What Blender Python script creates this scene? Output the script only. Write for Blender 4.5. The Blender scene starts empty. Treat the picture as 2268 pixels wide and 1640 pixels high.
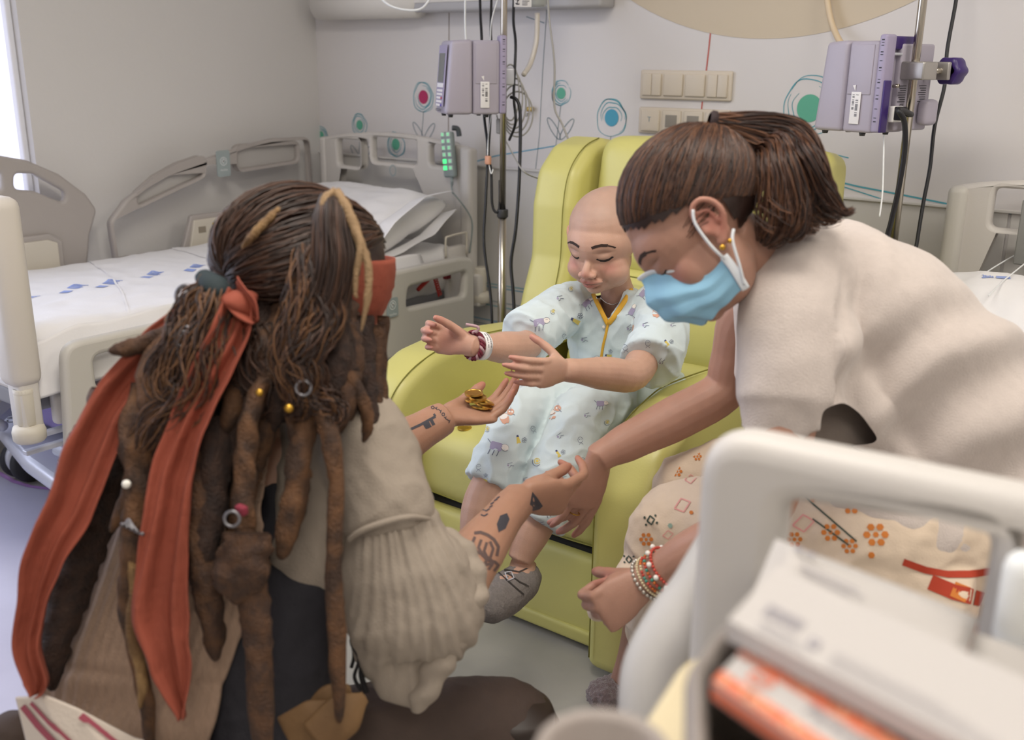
import bpy, bmesh, math, random
from mathutils import Vector, Matrix, noise
from mathutils.bvhtree import BVHTree
V = Vector
sc = bpy.context.scene
COL = sc.collection

# ------------------------------------------------------------ camera, world, lights, exposure
FPX, PITCH, YAW, ROLL, EYE = 2230.0, math.radians(17), math.radians(37), math.radians(0.6), 1.25
f0 = V((-math.sin(YAW), math.cos(YAW), 0)); r0 = V((math.cos(YAW), math.sin(YAW), 0)); zz = V((0, 0, 1))
CF = f0*math.cos(PITCH) - zz*math.sin(PITCH); u_ = f0*math.sin(PITCH) + zz*math.cos(PITCH)
CR = r0*math.cos(ROLL) + u_*math.sin(ROLL); CU = -r0*math.sin(ROLL) + u_*math.cos(ROLL)
CAM = V((0, 0, EYE))
cd = bpy.data.cameras.new('camera'); cam = bpy.data.objects.new('camera', cd); COL.objects.link(cam)
cam.matrix_world = Matrix(((CR.x, CU.x, -CF.x, CAM.x), (CR.y, CU.y, -CF.y, CAM.y), (CR.z, CU.z, -CF.z, CAM.z), (0, 0, 0, 1)))
cd.sensor_width = 36; cd.lens = FPX/2268*36; cd.clip_start = .05
cd.dof.use_dof = True; cd.dof.focus_distance = 2.15; cd.dof.aperture_fstop = 3.6
sc.camera = cam
w = bpy.data.worlds.new('world'); sc.world = w; w.use_nodes = True
w.node_tree.nodes['Background'].inputs[0].default_value = (.62, .72, 1, 1)
w.node_tree.nodes['Background'].inputs[1].default_value = 1.0
sc.view_settings.view_transform = 'Standard'; sc.view_settings.look = 'None'
sc.view_settings.gamma = 1; sc.view_settings.use_curve_mapping = False
sc.view_settings.exposure = 0.0
def area(name, loc, rot, sx, sy, power, color):
    l = bpy.data.lights.new(name, 'AREA'); l.shape = 'RECTANGLE'; l.size = sx; l.size_y = sy; l.energy = power; l.color = color
    o = bpy.data.objects.new(name, l); COL.objects.link(o); o.location = loc; o.rotation_euler = rot
    return o
area('ceiling_lamp_light', (-.9, .9, 2.44), (0, 0, 0), 1.15, .55, 21, (1, .95, .87))
area('ceiling_lamp_light', (.9, 2.0, 2.44), (0, 0, 0), 1.15, .55, 15, (1, .95, .87))
area('ceiling_lamp_light', (.7, -.7, 2.44), (0, 0, 0), 1.15, .55, 18, (1, .95, .87))
area('window_daylight', (-3.10, .45, 1.35), (0, math.radians(-90), 0), 1.9, 2.0, 33, (.74, .80, 1))

def A(px, py, d): return CAM + (CF + CR*((px-1134)/FPX) + CU*((820-py)/FPX))*d
def onz(px, py, z): r = CF + CR*((px-1134)/FPX) + CU*((820-py)/FPX); return CAM + r*((z-EYE)/r.z)
def ony(px, py, y): r = CF + CR*((px-1134)/FPX) + CU*((820-py)/FPX); return CAM + r*(y/r.y)
def onx(px, py, x): r = CF + CR*((px-1134)/FPX) + CU*((820-py)/FPX); return CAM + r*(x/r.x)

# ------------------------------------------------------------ materials
def lin(h):
    h = h.lstrip('#'); c = [int(h[i:i+2], 16)/255 for i in (0, 2, 4)]
    return tuple([x/12.92 if x <= .04045 else ((x+.055)/1.055)**2.4 for x in c] + [1])
MATS = {}
def mat(name, color, rough=.5, metal=0, bump=0, bscale=40, var=0, vscale=6, sss=0, coat=0, color2=None, trans=0, sheen=0, stretch=None, vcol=False, emit=0, spec=.5):
    if name in MATS: return MATS[name]
    m = bpy.data.materials.new(name); m.use_nodes = True; MATS[name] = m
    nt = m.node_tree; N = nt.nodes; L = nt.links; b = N['Principled BSDF']
    c = lin(color); b.inputs['Base Color'].default_value = c
    b.inputs['Roughness'].default_value = rough; b.inputs['Metallic'].default_value = metal
    b.inputs['Specular IOR Level'].default_value = spec
    if sss:
        b.inputs['Subsurface Weight'].default_value = sss; b.inputs['Subsurface Radius'].default_value = (1, .35, .2); b.inputs['Subsurface Scale'].default_value = .012
    if coat: b.inputs['Coat Weight'].default_value = coat; b.inputs['Coat Roughness'].default_value = .2
    if trans: b.inputs['Transmission Weight'].default_value = trans
    if sheen: b.inputs['Sheen Weight'].default_value = sheen
    if emit: b.inputs['Emission Color'].default_value = c; b.inputs['Emission Strength'].default_value = emit
    tc = N.new('ShaderNodeTexCoord'); src = tc.outputs['Object']
    if stretch:
        mp = N.new('ShaderNodeMapping'); mp.inputs['Scale'].default_value = stretch; L.new(src, mp.inputs[0]); src = mp.outputs[0]
    base = None
    if vcol:
        a = N.new('ShaderNodeVertexColor'); a.layer_name = 'Col'; base = a.outputs[0]
    if var or color2:
        n = N.new('ShaderNodeTexNoise'); n.inputs['Scale'].default_value = vscale; n.inputs['Detail'].default_value = 5; L.new(src, n.inputs[0])
        if color2:
            r = N.new('ShaderNodeValToRGB'); r.color_ramp.elements[0].position = .38; r.color_ramp.elements[1].position = .62
            r.color_ramp.elements[0].color = c; r.color_ramp.elements[1].color = lin(color2); L.new(n.outputs[0], r.inputs[0]); base = r.outputs[0]
        else:
            h = N.new('ShaderNodeHueSaturation'); mr = N.new('ShaderNodeMapRange'); mr.inputs[1].default_value = .3; mr.inputs[2].default_value = .7
            mr.inputs[3].default_value = 1-var; mr.inputs[4].default_value = 1+var; L.new(n.outputs[0], mr.inputs[0]); L.new(mr.outputs[0], h.inputs['Value'])
            if base: L.new(base, h.inputs['Color'])
            else: h.inputs['Color'].default_value = c
            base = h.outputs[0]
    if base: L.new(base, b.inputs['Base Color'])
    if bump:
        n2 = N.new('ShaderNodeTexNoise'); n2.inputs['Scale'].default_value = bscale; n2.inputs['Detail'].default_value = 4; L.new(src, n2.inputs[0])
        bp = N.new('ShaderNodeBump'); bp.inputs['Strength'].default_value = bump; bp.inputs['Distance'].default_value = .004; L.new(n2.outputs[0], bp.inputs['Height']); L.new(bp.outputs[0], b.inputs['Normal'])
    return m

# ------------------------------------------------------------ objects
def link(name, me, m=None, parent=None, smooth=True):
    o = bpy.data.objects.new(name, me); COL.objects.link(o)
    if m is not None:
        for x in (m if isinstance(m, (list, tuple)) else [m]): me.materials.append(x)
    for p in me.polygons: p.use_smooth = smooth
    if parent is not None:
        o.parent = parent; o.matrix_parent_inverse = parent.matrix_world.inverted()
    return o
def meshof(verts, faces, name='m'):
    me = bpy.data.meshes.new(name); me.from_pydata([tuple(v) for v in verts], [], faces); me.update(); return me
def tag(o, label=None, cat=None, group=None, kind=None):
    if label: o['label'] = label
    if cat: o['category'] = cat
    if group: o['group'] = group
    if kind: o['kind'] = kind
    return o
def thing(name, loc, label, cat, group=None):
    o = bpy.data.objects.new(name, None); COL.objects.link(o); o.location = loc; o.empty_display_size = .1
    o.matrix_world = Matrix.Translation(V(loc)); tag(o, label, cat, group); return o
def autosmooth(me, ang=35):
    bm = bmesh.new(); bm.from_mesh(me)
    for e in bm.edges:
        if len(e.link_faces) == 2 and e.calc_face_angle(0) > math.radians(ang): e.smooth = False
    bm.to_mesh(me); bm.free()
    for p in me.polygons: p.use_smooth = True
class MB:
    def __init__(s): s.v = []; s.f = []; s.mi = []
    def add(s, vs, fs, mi=0):
        o = len(s.v); s.v += [V(v) for v in vs]; s.f += [tuple(i+o for i in f) for f in fs]; s.mi += [mi]*len(fs); return s
    def bm(s, b, M=Matrix.Identity(4), mi=0):
        b.verts.index_update(); s.add([M @ v.co for v in b.verts], [[v.index for v in f.verts] for f in b.faces], mi); b.free(); return s
    def box(s, c, size, bev=0, M=Matrix.Identity(4), seg=3, mi=0):
        b = bmesh.new(); bmesh.ops.create_cube(b, size=1)
        for v in b.verts: v.co = V((v.co.x*size[0], v.co.y*size[1], v.co.z*size[2]))
        if bev: bmesh.ops.bevel(b, geom=b.edges[:], offset=bev, segments=seg, profile=.5, affect='EDGES')
        return s.bm(b, M @ Matrix.Translation(V(c)), mi)
    def cyl(s, a, b_, r, r2=None, seg=20, mi=0, bev=0):
        a = V(a); b_ = V(b_); d = (b_-a); L = d.length; q = d.to_track_quat('Z', 'Y').to_matrix().to_4x4()
        r2 = r if r2 is None else r2
        if bev: prof = [(0, 0), (r-bev, 0), (r-.3*bev, .3*bev), (r, bev), (r2, L-bev), (r2-.3*bev, L-.3*bev), (r2-bev, L), (0, L)]
        else: prof = [(0, 0), (r, 0), (r2, L), (0, L)]
        return s.lathe(prof, Matrix.Translation(a) @ q, seg, mi)
    def lathe(s, prof, M=Matrix.Identity(4), seg=24, mi=0):
        vs = []; fs = []; ring = []
        for (r, z) in prof:
            if r < 1e-6: ring.append([len(vs)]); vs.append(M @ V((0, 0, z)))
            else:
                ring.append(list(range(len(vs), len(vs)+seg)))
                for k in range(seg): a = 2*math.pi*k/seg; vs.append(M @ V((r*math.cos(a), r*math.sin(a), z)))
        for a, b in zip(ring, ring[1:]):
            if len(a) == 1 and len(b) == 1: continue
            for k in range(seg):
                k2 = (k+1) % seg
                if len(a) == 1: fs.append((a[0], b[k2], b[k]))
                elif len(b) == 1: fs.append((a[k], a[k2], b[0]))
                else: fs.append((a[k], a[k2], b[k2], b[k]))
        return s.add(vs, fs, mi)
    def loft(s, pts, radii, seg=16, up=None, mi=0, res=0, cap=True, smoothcap=True):
        """tube of elliptical rings: radii entries r or (across, along-up)"""
        pts = [V(p) for p in pts]; rr = [(r, r) if not isinstance(r, (tuple, list)) else r for r in radii]
        if res: pts, rr = spline(pts, rr, res)
        n = len(pts); T = []
        for i in range(n):
            a = pts[max(i-1, 0)]; b = pts[min(i+1, n-1)]; t = b-a
            T.append(t.normalized() if t.length > 1e-7 else (T[-1] if T else V((0, 0, 1))))
        u = V(up) if up is not None else (V((0, 0, 1)) if abs(T[0].z) < .9 else V((0, 1, 0)))
        vs = []; fs = []
        for i in range(n):
            u = (u - T[i]*u.dot(T[i]))
            u = u.normalized() if u.length > 1e-6 else T[i].orthogonal().normalized()
            sd = T[i].cross(u)
            for k in range(seg):
                a = 2*math.pi*k/seg
                vs.append(pts[i] + sd*(math.cos(a)*rr[i][0]) + u*(math.sin(a)*rr[i][1]))
            if up is not None: u = V(up)
        for i in range(n-1):
            for k in range(seg):
                k2 = (k+1) % seg; fs.append((i*seg+k, i*seg+k2, (i+1)*seg+k2, (i+1)*seg+k))
        if cap:
            for (i, sg) in ((0, -1), (n-1, 1)):
                c = len(vs); off = (min(rr[i])*.45 if smoothcap else 0)
                vs.append(pts[i]+T[i]*sg*off)
                for k in range(seg):
                    k2 = (k+1) % seg; fs.append((c, i*seg+k2, i*seg+k) if sg < 0 else (c, i*seg+k, i*seg+k2))
        return s.add(vs, fs, mi)
    def ball(s, c, r, M=None, seg=20, mi=0):
        r = (r, r, r) if not isinstance(r, (tuple, list)) else r
        b = bmesh.new(); bmesh.ops.create_uvsphere(b, u_segments=seg, v_segments=max(8, seg*2//3), radius=1)
        R = M if M is not None else Matrix.Identity(4)
        return s.bm(b, Matrix.Translation(V(c)) @ R @ Matrix.Diagonal((r[0], r[1], r[2], 1)), mi)
    def build(s, name, m, parent=None, smooth=True, sharp=None):
        me = meshof(s.v, s.f)
        o = link(name, me, m, parent, smooth)
        if any(s.mi): me.polygons.foreach_set('material_index', s.mi); me.update()
        if sharp: autosmooth(me, sharp)
        return o
def spline(pts, vals, res):
    P = []; R = []
    n = len(pts)
    for i in range(n-1):
        p0 = pts[max(i-1, 0)]; p1 = pts[i]; p2 = pts[i+1]; p3 = pts[min(i+2, n-1)]
        for k in range(res):
            t = k/res; t2 = t*t; t3 = t2*t
            P.append(.5*((2*p1) + (p2-p0)*t + (2*p0-5*p1+4*p2-p3)*t2 + (3*p1-p0-3*p2+p3)*t3))
            R.append(tuple(a+(b-a)*(3*t2-2*t3) for a, b in zip(vals[i], vals[i+1])))
    P.append(pts[-1]); R.append(vals[-1]); return P, R
def tube(name, pts, r, m, parent=None, res=6, seg=8):
    return MB().loft(pts, [r]*len(pts), seg=seg, res=res, smoothcap=False).build(name, m, parent)
def frame(o, U, W):
    """matrix whose x axis is U, y axis is W and z their cross, at o"""
    U = V(U).normalized(); N = U.cross(V(W)).normalized(); W = N.cross(U)
    return Matrix(((U.x, W.x, N.x, o[0]), (U.y, W.y, N.y, o[1]), (U.z, W.z, N.z, o[2]), (0, 0, 0, 1)))
def roundpoly(pts, r, n=6):
    out = []; N = len(pts)
    rs = r if isinstance(r, (list, tuple)) else [r]*N
    for i in range(N):
        p = V(pts[i]); a = V(pts[i-1])-p; b = V(pts[(i+1) % N])-p
        la, lb = a.length, b.length; a.normalize(); b.normalize()
        ang = a.angle(b); d = min(rs[i]/math.tan(ang/2) if ang < 3.1 else 0, la*.48, lb*.48)
        p1 = p+a*d; p2 = p+b*d
        for k in range(n+1):
            t = k/n; out.append(tuple(p1*(1-t)**2 + p*2*t*(1-t) + p2*t*t))
    return out
def panel(name, outline, holes, M, thick, bev, m, parent=None):
    """flat board with holes and rounded rims; outline in (u,v)"""
    cu = bpy.data.curves.new('c', 'CURVE'); cu.dimensions = '2D'; cu.fill_mode = 'BOTH'
    cu.extrude = max(thick/2-bev, .0001); cu.bevel_depth = bev; cu.bevel_resolution = 3; cu.offset = -bev
    for loop in [outline]+list(holes):
        sp = cu.splines.new('POLY'); sp.points.add(len(loop)-1)
        for i, p in enumerate(loop): sp.points[i].co = (p[0], p[1], 0, 1)
        sp.use_cyclic_u = True
    o = bpy.data.objects.new('c', cu); COL.objects.link(o)
    dg = bpy.context.evaluated_depsgraph_get(); dg.update()
    me = bpy.data.meshes.new_from_object(o.evaluated_get(dg)); bpy.data.objects.remove(o); bpy.data.curves.remove(cu)
    me.transform(M); r = link(name, me, m, parent); autosmooth(me, 50); return r
def text(name, body, M, size, m, parent=None, ext=.0003, align='CENTER'):
    cu = bpy.data.curves.new('t', 'FONT'); cu.body = body; cu.size = size; cu.extrude = ext; cu.align_x = align; cu.align_y = 'CENTER'; cu.resolution_u = 2
    o = bpy.data.objects.new('t', cu); COL.objects.link(o)
    dg = bpy.context.evaluated_depsgraph_get(); dg.update()
    me = bpy.data.meshes.new_from_object(o.evaluated_get(dg)); bpy.data.objects.remove(o); bpy.data.curves.remove(cu)
    if M is not None: me.transform(M)
    if name is None: return me
    return link(name, me, m, parent, False)
def organic(mb, voxel, smooth=4, fac=.5):
    """overlapping closed shapes fused into one continuous surface"""
    o = link('tmp', meshof(mb.v, mb.f))
    r = o.modifiers.new('r', 'REMESH'); r.mode = 'VOXEL'; r.voxel_size = voxel; r.adaptivity = 0
    if smooth: s = o.modifiers.new('s', 'SMOOTH'); s.iterations = smooth; s.factor = fac
    dg = bpy.context.evaluated_depsgraph_get(); dg.update()
    me = bpy.data.meshes.new_from_object(o.evaluated_get(dg)); bpy.data.objects.remove(o); return me
def displace(me, fn):
    nn = [v.normal.copy() for v in me.vertices]
    for v, n in zip(me.vertices, nn): v.co = v.co + fn(v.co, n)
    me.update()
def paint(me, fn):
    ca = me.color_attributes.new('Col', 'FLOAT_COLOR', 'POINT')
    for i, v in enumerate(me.vertices):
        c = fn(v.co, v.normal); ca.data[i].color = (c[0], c[1], c[2], 1)
def mixc(a, b, t): t = max(0, min(1, t)); return tuple(a[i]*(1-t)+b[i]*t for i in range(3))
def g3(p, c, s): return math.exp(-((p[0]-c[0])**2/s[0]**2 + (p[1]-c[1])**2/s[1]**2 + (p[2]-c[2])**2/s[2]**2))
class Decal:
    """flat print laid onto a surface: 2-D shapes are dropped on the mesh along a direction"""
    def __init__(s, meshes, off=.0008):
        vs = []; fs = []
        for me in meshes:
            o = len(vs); vs += [v.co.copy() for v in me.vertices]; fs += [tuple(i+o for i in p.vertices) for p in me.polygons]
        s.t = BVHTree.FromPolygons(vs, fs); s.mb = MB(); s.off = off
    def drop(s, P, D, maxd=.3):
        h = s.t.ray_cast(P-D*.12, D, maxd)
        if h[0] is None: return None
        n = h[1]
        if n.dot(D) > 0: n = -n
        return h[0]+n*s.off
    def poly(s, M, pts, mi=0, grid=.006):
        """pts: convex-ish polygon in local xy of M, projected along -z of M"""
        D = -(M.to_3x3() @ V((0, 0, 1))).normalized(); c = sum((V(p) for p in pts), V((0, 0)))/len(pts)
        R = max((V(p)-c).length for p in pts); rings = max(1, int(R/grid)); n = len(pts); idx = []
        loc = []
        for k in range(1, rings+1):
            for p in pts: loc.append(c+(V(p)-c)*(k/rings))
        hits = [s.drop(M @ V((c.x, c.y, 0)), D)] + [s.drop(M @ V((q.x, q.y, 0)), D) for q in loc]
        fs = []
        for j in range(n): fs.append((0, 1+j, 1+(j+1) % n))
        for k in range(rings-1):
            for j in range(n): j2 = (j+1) % n; a = 1+k*n; b = a+n; fs.append((a+j, b+j, b+j2, a+j2))
        s._put(hits, fs, mi)
    def stroke(s, M, pts, w, mi=0, step=.004):
        D = -(M.to_3x3() @ V((0, 0, 1))).normalized(); P = [V((p[0], p[1])) for p in pts]; Q = [P[0]]
        for a, b in zip(P, P[1:]):
            n = max(1, int((b-a).length/step))
            for k in range(1, n+1): Q.append(a.lerp(b, k/n))
        h = []
        for i, q in enumerate(Q):
            t = (Q[min(i+1, len(Q)-1)]-Q[max(i-1, 0)]); t = t.normalized() if t.length > 0 else V((1, 0)); nn = V((-t.y, t.x))*w/2
            for e in (q-nn, q+nn): h.append(s.drop(M @ V((e.x, e.y, 0)), D))
        s._put(h, [(2*i, 2*i+1, 2*i+3, 2*i+2) for i in range(len(Q)-1)], mi)
    def mesh(s, M, me, mi=0):
        D = -(M.to_3x3() @ V((0, 0, 1))).normalized()
        h = [s.drop(M @ V((v.co.x, v.co.y, 0)), D) for v in me.vertices]
        s._put(h, [tuple(p.vertices) for p in me.polygons if abs(p.normal.z) > .5 and p.center.z >= 0], mi)
    def _put(s, hits, fs, mi):
        ok = []
        for f in fs:
            if any(hits[i] is None for i in f): continue
            if max((hits[i]-hits[f[0]]).length for i in f) > .03: continue
            ok.append(f)
        vs = [h if h is not None else V((0, 0, 0)) for h in hits]; use = sorted({i for f in ok for i in f}); mp = {a: i for i, a in enumerate(use)}
        s.mb.add([vs[i] for i in use], [tuple(mp[i] for i in f) for f in ok], mi)
    def build(s, name, m, parent):
        o = s.mb.build(name, m, parent); o['kind'] = 'stuff'; return o
def circ(cx, cy, rx, ry=None, n=20, a0=0, a1=360):
    ry = rx if ry is None else ry; full = abs(a1-a0) >= 360
    return [(cx+rx*math.cos(math.radians(a0+(a1-a0)*k/(n if full else n-1))), cy+ry*math.sin(math.radians(a0+(a1-a0)*k/(n if full else n-1)))) for k in range(n)]
def ribbon(mb, M, pts, w, mi=0, closed=False, taper=False):
    P = [V((p[0], p[1])) for p in pts]; n = len(P); vs = []
    for i in range(n):
        t = (P[(i+1) % n if closed else min(i+1, n-1)]-P[i-1 if closed else max(i-1, 0)]).normalized(); nn = V((-t.y, t.x))*w/2
        if taper: nn = nn*(.35+.65*math.sin(math.pi*i/(n-1)))
        vs += [M @ V((*(P[i]-nn), 0)), M @ V((*(P[i]+nn), 0))]
    fs = [(2*i, 2*i+1, (2*i+3) % (2*n), (2*i+2) % (2*n)) for i in range(n if closed else n-1)]
    mb.add(vs, fs, mi)

def smooth_rim(b, n=8):
    """even out the cut edge of an open cloth"""
    for _ in range(n):
        new = {}
        for v in b.verts:
            if v.is_boundary:
                nb = [e.other_vert(v).co for e in v.link_edges if e.is_boundary]
                if nb: new[v] = v.co*.4+sum(nb, V())/len(nb)*.6
        for v, c in new.items(): v.co = c
# ------------------------------------------------------------ room shell
XL, YB, ZC = -3.15, 2.87, 2.5
m_wall = mat('wall_paint', '#d6d3d0', .75, bump=.15, bscale=90)
m_wallprint = mat('wall_vinyl', '#d9d5d4', .45, bump=.05, bscale=120)
m_floor = mat('vinyl_floor', '#a9a6a0', .32, var=.04, vscale=14, bump=.03, bscale=60)
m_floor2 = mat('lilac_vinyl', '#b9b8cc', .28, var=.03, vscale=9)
m_ceil = mat('ceiling_paint', '#d8d6d2', .9)
def struct(o, kind='structure'): o['kind'] = kind; return o
struct(MB().box((-.3, .8, -.05), (6.2, 4.6, .1)).build('floor', m_floor, None, False))
floor = bpy.data.objects['floor']
wl = struct(MB().box((XL-.06, 2.275, 1.25), (.12, 1.21, 2.5)).box((XL-.06, -.9, 1.25), (.12, 1.4, 2.5)).box((XL-.06, .735, 2.4), (.12, 1.87, .2)).box((XL-.06, .735, .15), (.12, 1.87, .3)).build('wall_left', m_wall, None, False))
wb = struct(MB().box((-.3, YB+.06, 1.25), (6.2, .12, 2.5)).build('wall_back', m_wallprint, None, False))
struct(MB().box((2.66, .8, 1.25), (.12, 4.4, 2.5)).build('wall_right', m_wall, None, False))
struct(MB().box((-.3, -1.46, 1.25), (6.2, .12, 2.5)).build('wall_front', m_wall, None, False))
ceil = struct(MB().box((-.3, .8, 2.55), (6.2, 4.6, .1)).build('ceiling', m_ceil, None, False))
# lower wall covering, proud by a few millimetres
m_wains = mat('wainscot_panel', '#d3d0cc', .4)
wains_z = .892
for x0, x1 in ((XL, -1.94), (-1.936, -.55), (-.546, .9), (.904, 2.6)):
    MB().box(((x0+x1)/2, YB-.004, wains_z/2+.04), (x1-x0-.003, .008, wains_z-.08), .002, seg=1).build('wainscot_panel', m_wains, wb, False)
MB().box((-.3, YB-.008, wains_z+.001), (5.8, .018, .008), .002).build('wainscot_cap', m_wains, wb, False)
struct(MB().box((-.3, YB-.008, .04), (5.7, .014, .08), .003).build('baseboard_back', mat('baseboard', '#b9b5ae', .5), None))
struct(MB().box((XL+.008, .7, .04), (.014, 4.2, .08), .003).build('baseboard_left', mat('baseboard', '#b9b5ae', .5), None))
# window in the left wall
win = bpy.data.objects.new('window_1', None); COL.objects.link(win); win.location = (XL, .7, .3); win.matrix_world = Matrix.Translation((XL, .7, .3)); struct(win)
m_wf = mat('window_frame_white', '#e6e6ea', .4)
fm = MB()
for (c, s_) in (((XL-.055, 1.66, 1.3), (.05, .02, 2.0)), ((XL-.06, -.175, 1.3), (.08, .05, 2.0)), ((XL-.06, .72, 2.27), (.08, 1.84, .06)), ((XL-.06, .72, .33), (.08, 1.84, .06)), ((XL-.06, .72, 1.3), (.06, .05, 2.0))): fm.box(c, s_, .006)
fm.build('window_frame', m_wf, win)
mg = mat('window_glass', '#ffffff', .02, trans=1)
for y in (.27, 1.17): MB().box((XL-.03, y, 1.3), (.006, .85, 1.9)).build('pane', mg, win, False)
m_blind = mat('lit_window_blind', '#e8ebff', .8, emit=1.0)
MB().box((XL-.06, .735, 1.3), (.006, 1.86, 2.0)).build('blind', m_blind, win, False)
# ceiling lamps
m_lampf = mat('lamp_housing', '#e2e2e2', .5); m_diff = mat('lamp_diffuser', '#fff4e4', .5, emit=4)
for i, (x, y) in enumerate(((-.9, .9), (.9, 2.0), (.7, -.7))):
    t = thing('ceiling_lamp', (x, y, 2.5), ['ceiling light panel above the green recliner', 'ceiling light panel above the right hand bed', 'ceiling light panel behind the photographer'][i], 'lamp', 'recessed ceiling light panels')
    MB().box((x, y, 2.485), (1.24, .64, .03), .004).build('housing', m_lampf, t, False)
    MB().box((x, y, 2.466), (1.15, .55, .008)).build('diffuser', m_diff, t, False)
# floor: lighter lilac field with a thin purple line at the left
zf = .002
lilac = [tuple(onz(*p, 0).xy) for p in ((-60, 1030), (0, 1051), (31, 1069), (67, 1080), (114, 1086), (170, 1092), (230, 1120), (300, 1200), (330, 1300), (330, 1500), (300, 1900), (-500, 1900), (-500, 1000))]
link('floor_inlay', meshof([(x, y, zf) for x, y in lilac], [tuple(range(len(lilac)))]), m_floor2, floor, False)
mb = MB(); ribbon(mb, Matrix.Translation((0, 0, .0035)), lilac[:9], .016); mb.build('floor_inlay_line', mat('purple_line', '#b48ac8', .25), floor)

# ------------------------------------------------------------ drawings on the back wall (flat print)
MW = frame((0, YB-.0012, 0), (1, 0, 0), (0, 0, 1))       # x = world x, y = world z, facing the room
inks = [mat('ink_teal', '#4f9fae', .6), mat('ink_green', '#5fae93', .6), mat('ink_magenta', '#b02c5e', .6), mat('ink_blue', '#4a9dbb', .6), mat('ink_grey', '#7f9097', .6), mat('ink_red', '#c0635a', .6), mat('ink_brown', '#8a7b70', .6), mat('ink_beige', '#cdbfa9', .6)]
def dot(mb, c, r, mi, dz=.0, e=1.0):
    P = circ(c[0], c[1], r, r*e, 32); vs = [MW @ V((x, y, dz)) for x, y in P]; mb.add(vs, [tuple(range(len(vs)))], mi)
def flower(px, py, r, ci, stem=True, seed=1):
    c = ony(px, py, YB); c = (c.x, c.z); random.seed(seed); mb = MB(); dot(mb, c, r, ci, .0003, 1.04)
    for k in range(4):
        R = r*(1.35+.38*k) if k < 3 else r*2.15; a0 = random.uniform(0, 360); sp = random.uniform(200, 320); off = (random.uniform(-.15, .15)*r, random.uniform(-.12, .12)*r)
        n = 40; P = []
        for i in range(n):
            a = math.radians(a0+sp*i/(n-1)); rr = R*(1+.05*math.sin(3*a+k)+.02*math.sin(7*a)); P.append((c[0]+off[0]+rr*math.cos(a), c[1]+off[1]+rr*math.sin(a)*1.05))
        ribbon(mb, MW, P, .0030, 0, taper=True)
    if stem:
        y0 = c[1]-r*2.2
        ribbon(mb, MW, [(c[0]-.002*i, y0-.016*i) for i in range(10)], .0026, 4)
        for sgn in (-1, 1):
            P = []
            for i in range(25):
                t = i/24*2*math.pi; u = (1-math.cos(t))/2*.085; v = math.sin(t)*.013
                P.append((c[0]+sgn*(u*.62+v*.7), y0-.11+u*.8-v*.6*sgn*sgn))
            ribbon(mb, MW, P, .003, 4)
    return mb
for i, (px, py, r, ci) in enumerate(((938, 215, .0235, 2), (797, 277, .018, 1), (877, 320, .021, 1), (1243, 207, .018, 1), (1355, 261, .0262, 3), (1793, 240, .037, 1), (712, 300, .016, 1))):
    flower(px, py, r, ci, i not in (2, 6), 11+i).build('flower_print', inks, wb, False)
mb = MB()
P_ = [(x, min(y, 2.49)) for x, y in circ(-1.262, 2.262, .94, None, 120)]; mb.add([MW @ V((x, y, .0002)) for x, y in P_], [tuple(range(len(P_)))], 7)
mb.build('beige_circle_print', inks, wb, False)
mb = MB()
def wl_(pts, w, mi, n=1): ribbon(mb, MW, [(ony(x, y, YB).x, ony(x, y, YB).z) for x, y in pts], w, mi)
wl_([(995, 20), (994, 200), (993, 430)], .0035, 6); wl_([(1576, 52), (1570, 110), (1564, 162)], .0045, 5); wl_([(1556, 225), (1552, 262)], .0045, 5)
wl_([(1212, 10), (1202, 160), (1195, 300), (1186, 380)], .0022, 4); wl_([(1166, 37), (1206, 51)], .003, 4)
wl_([(1040, 362), (1100, 345), (1250, 320), (1400, 308), (1520, 312)], .0035, 3); wl_([(1050, 395), (1180, 388), (1300, 372)], .003, 0)
wl_([(1838, 398), (1900, 413), (2000, 432), (2120, 456), (2290, 480)], .0045, 0); wl_([(1838, 404), (1950, 440), (2050, 477)], .003, 0)
wl_([(1600, 330), (1700, 318), (1800, 330), (1880, 350)], .003, 0)
wl_([(1450, 20), (1520, 35), (1600, 38), (1700, 30), (1750, 12)], .002, 6)
mb.build('line_drawing', inks, wb, False)
# blue ruled lines on the lower covering
mb = MB(); MW2 = frame((0, YB-.0095, 0), (1, 0, 0), (0, 0, 1))
for k, z in enumerate((.47, .455, .40, .385, .33, .315, .29, .25, .22)):
    ribbon(mb, MW2, [(x, z+.004*math.sin(3*x+k)) for x in [XL+.1+.1*i for i in range(18)]], .003, [0, 3, 4][k % 3])
mb.build('ruled_lines_print', inks, wb, False)
# hook shadow-caster fitting on the wall
t = thing('wall_hook', (-2.08, YB-.02, 1.10), 'small brass hook fixed to the wall beside the centre drip stand', 'hook')
c = ony(1172, 242, YB-.02)
t.matrix_world = Matrix.Translation(c); mbr = mat('brass', '#b59a5a', .35, .9)
MB().box(c+V((0, .006, 0)), (.022, .016, .016), .003).build('plate', mbr, t); MB().cyl(c+V((0, 0, -.016)), c+V((0, -.018, -.02)), .005, bev=.001).build('peg', mat('zinc', '#a8a6a2', .35, .9), t)

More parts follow.
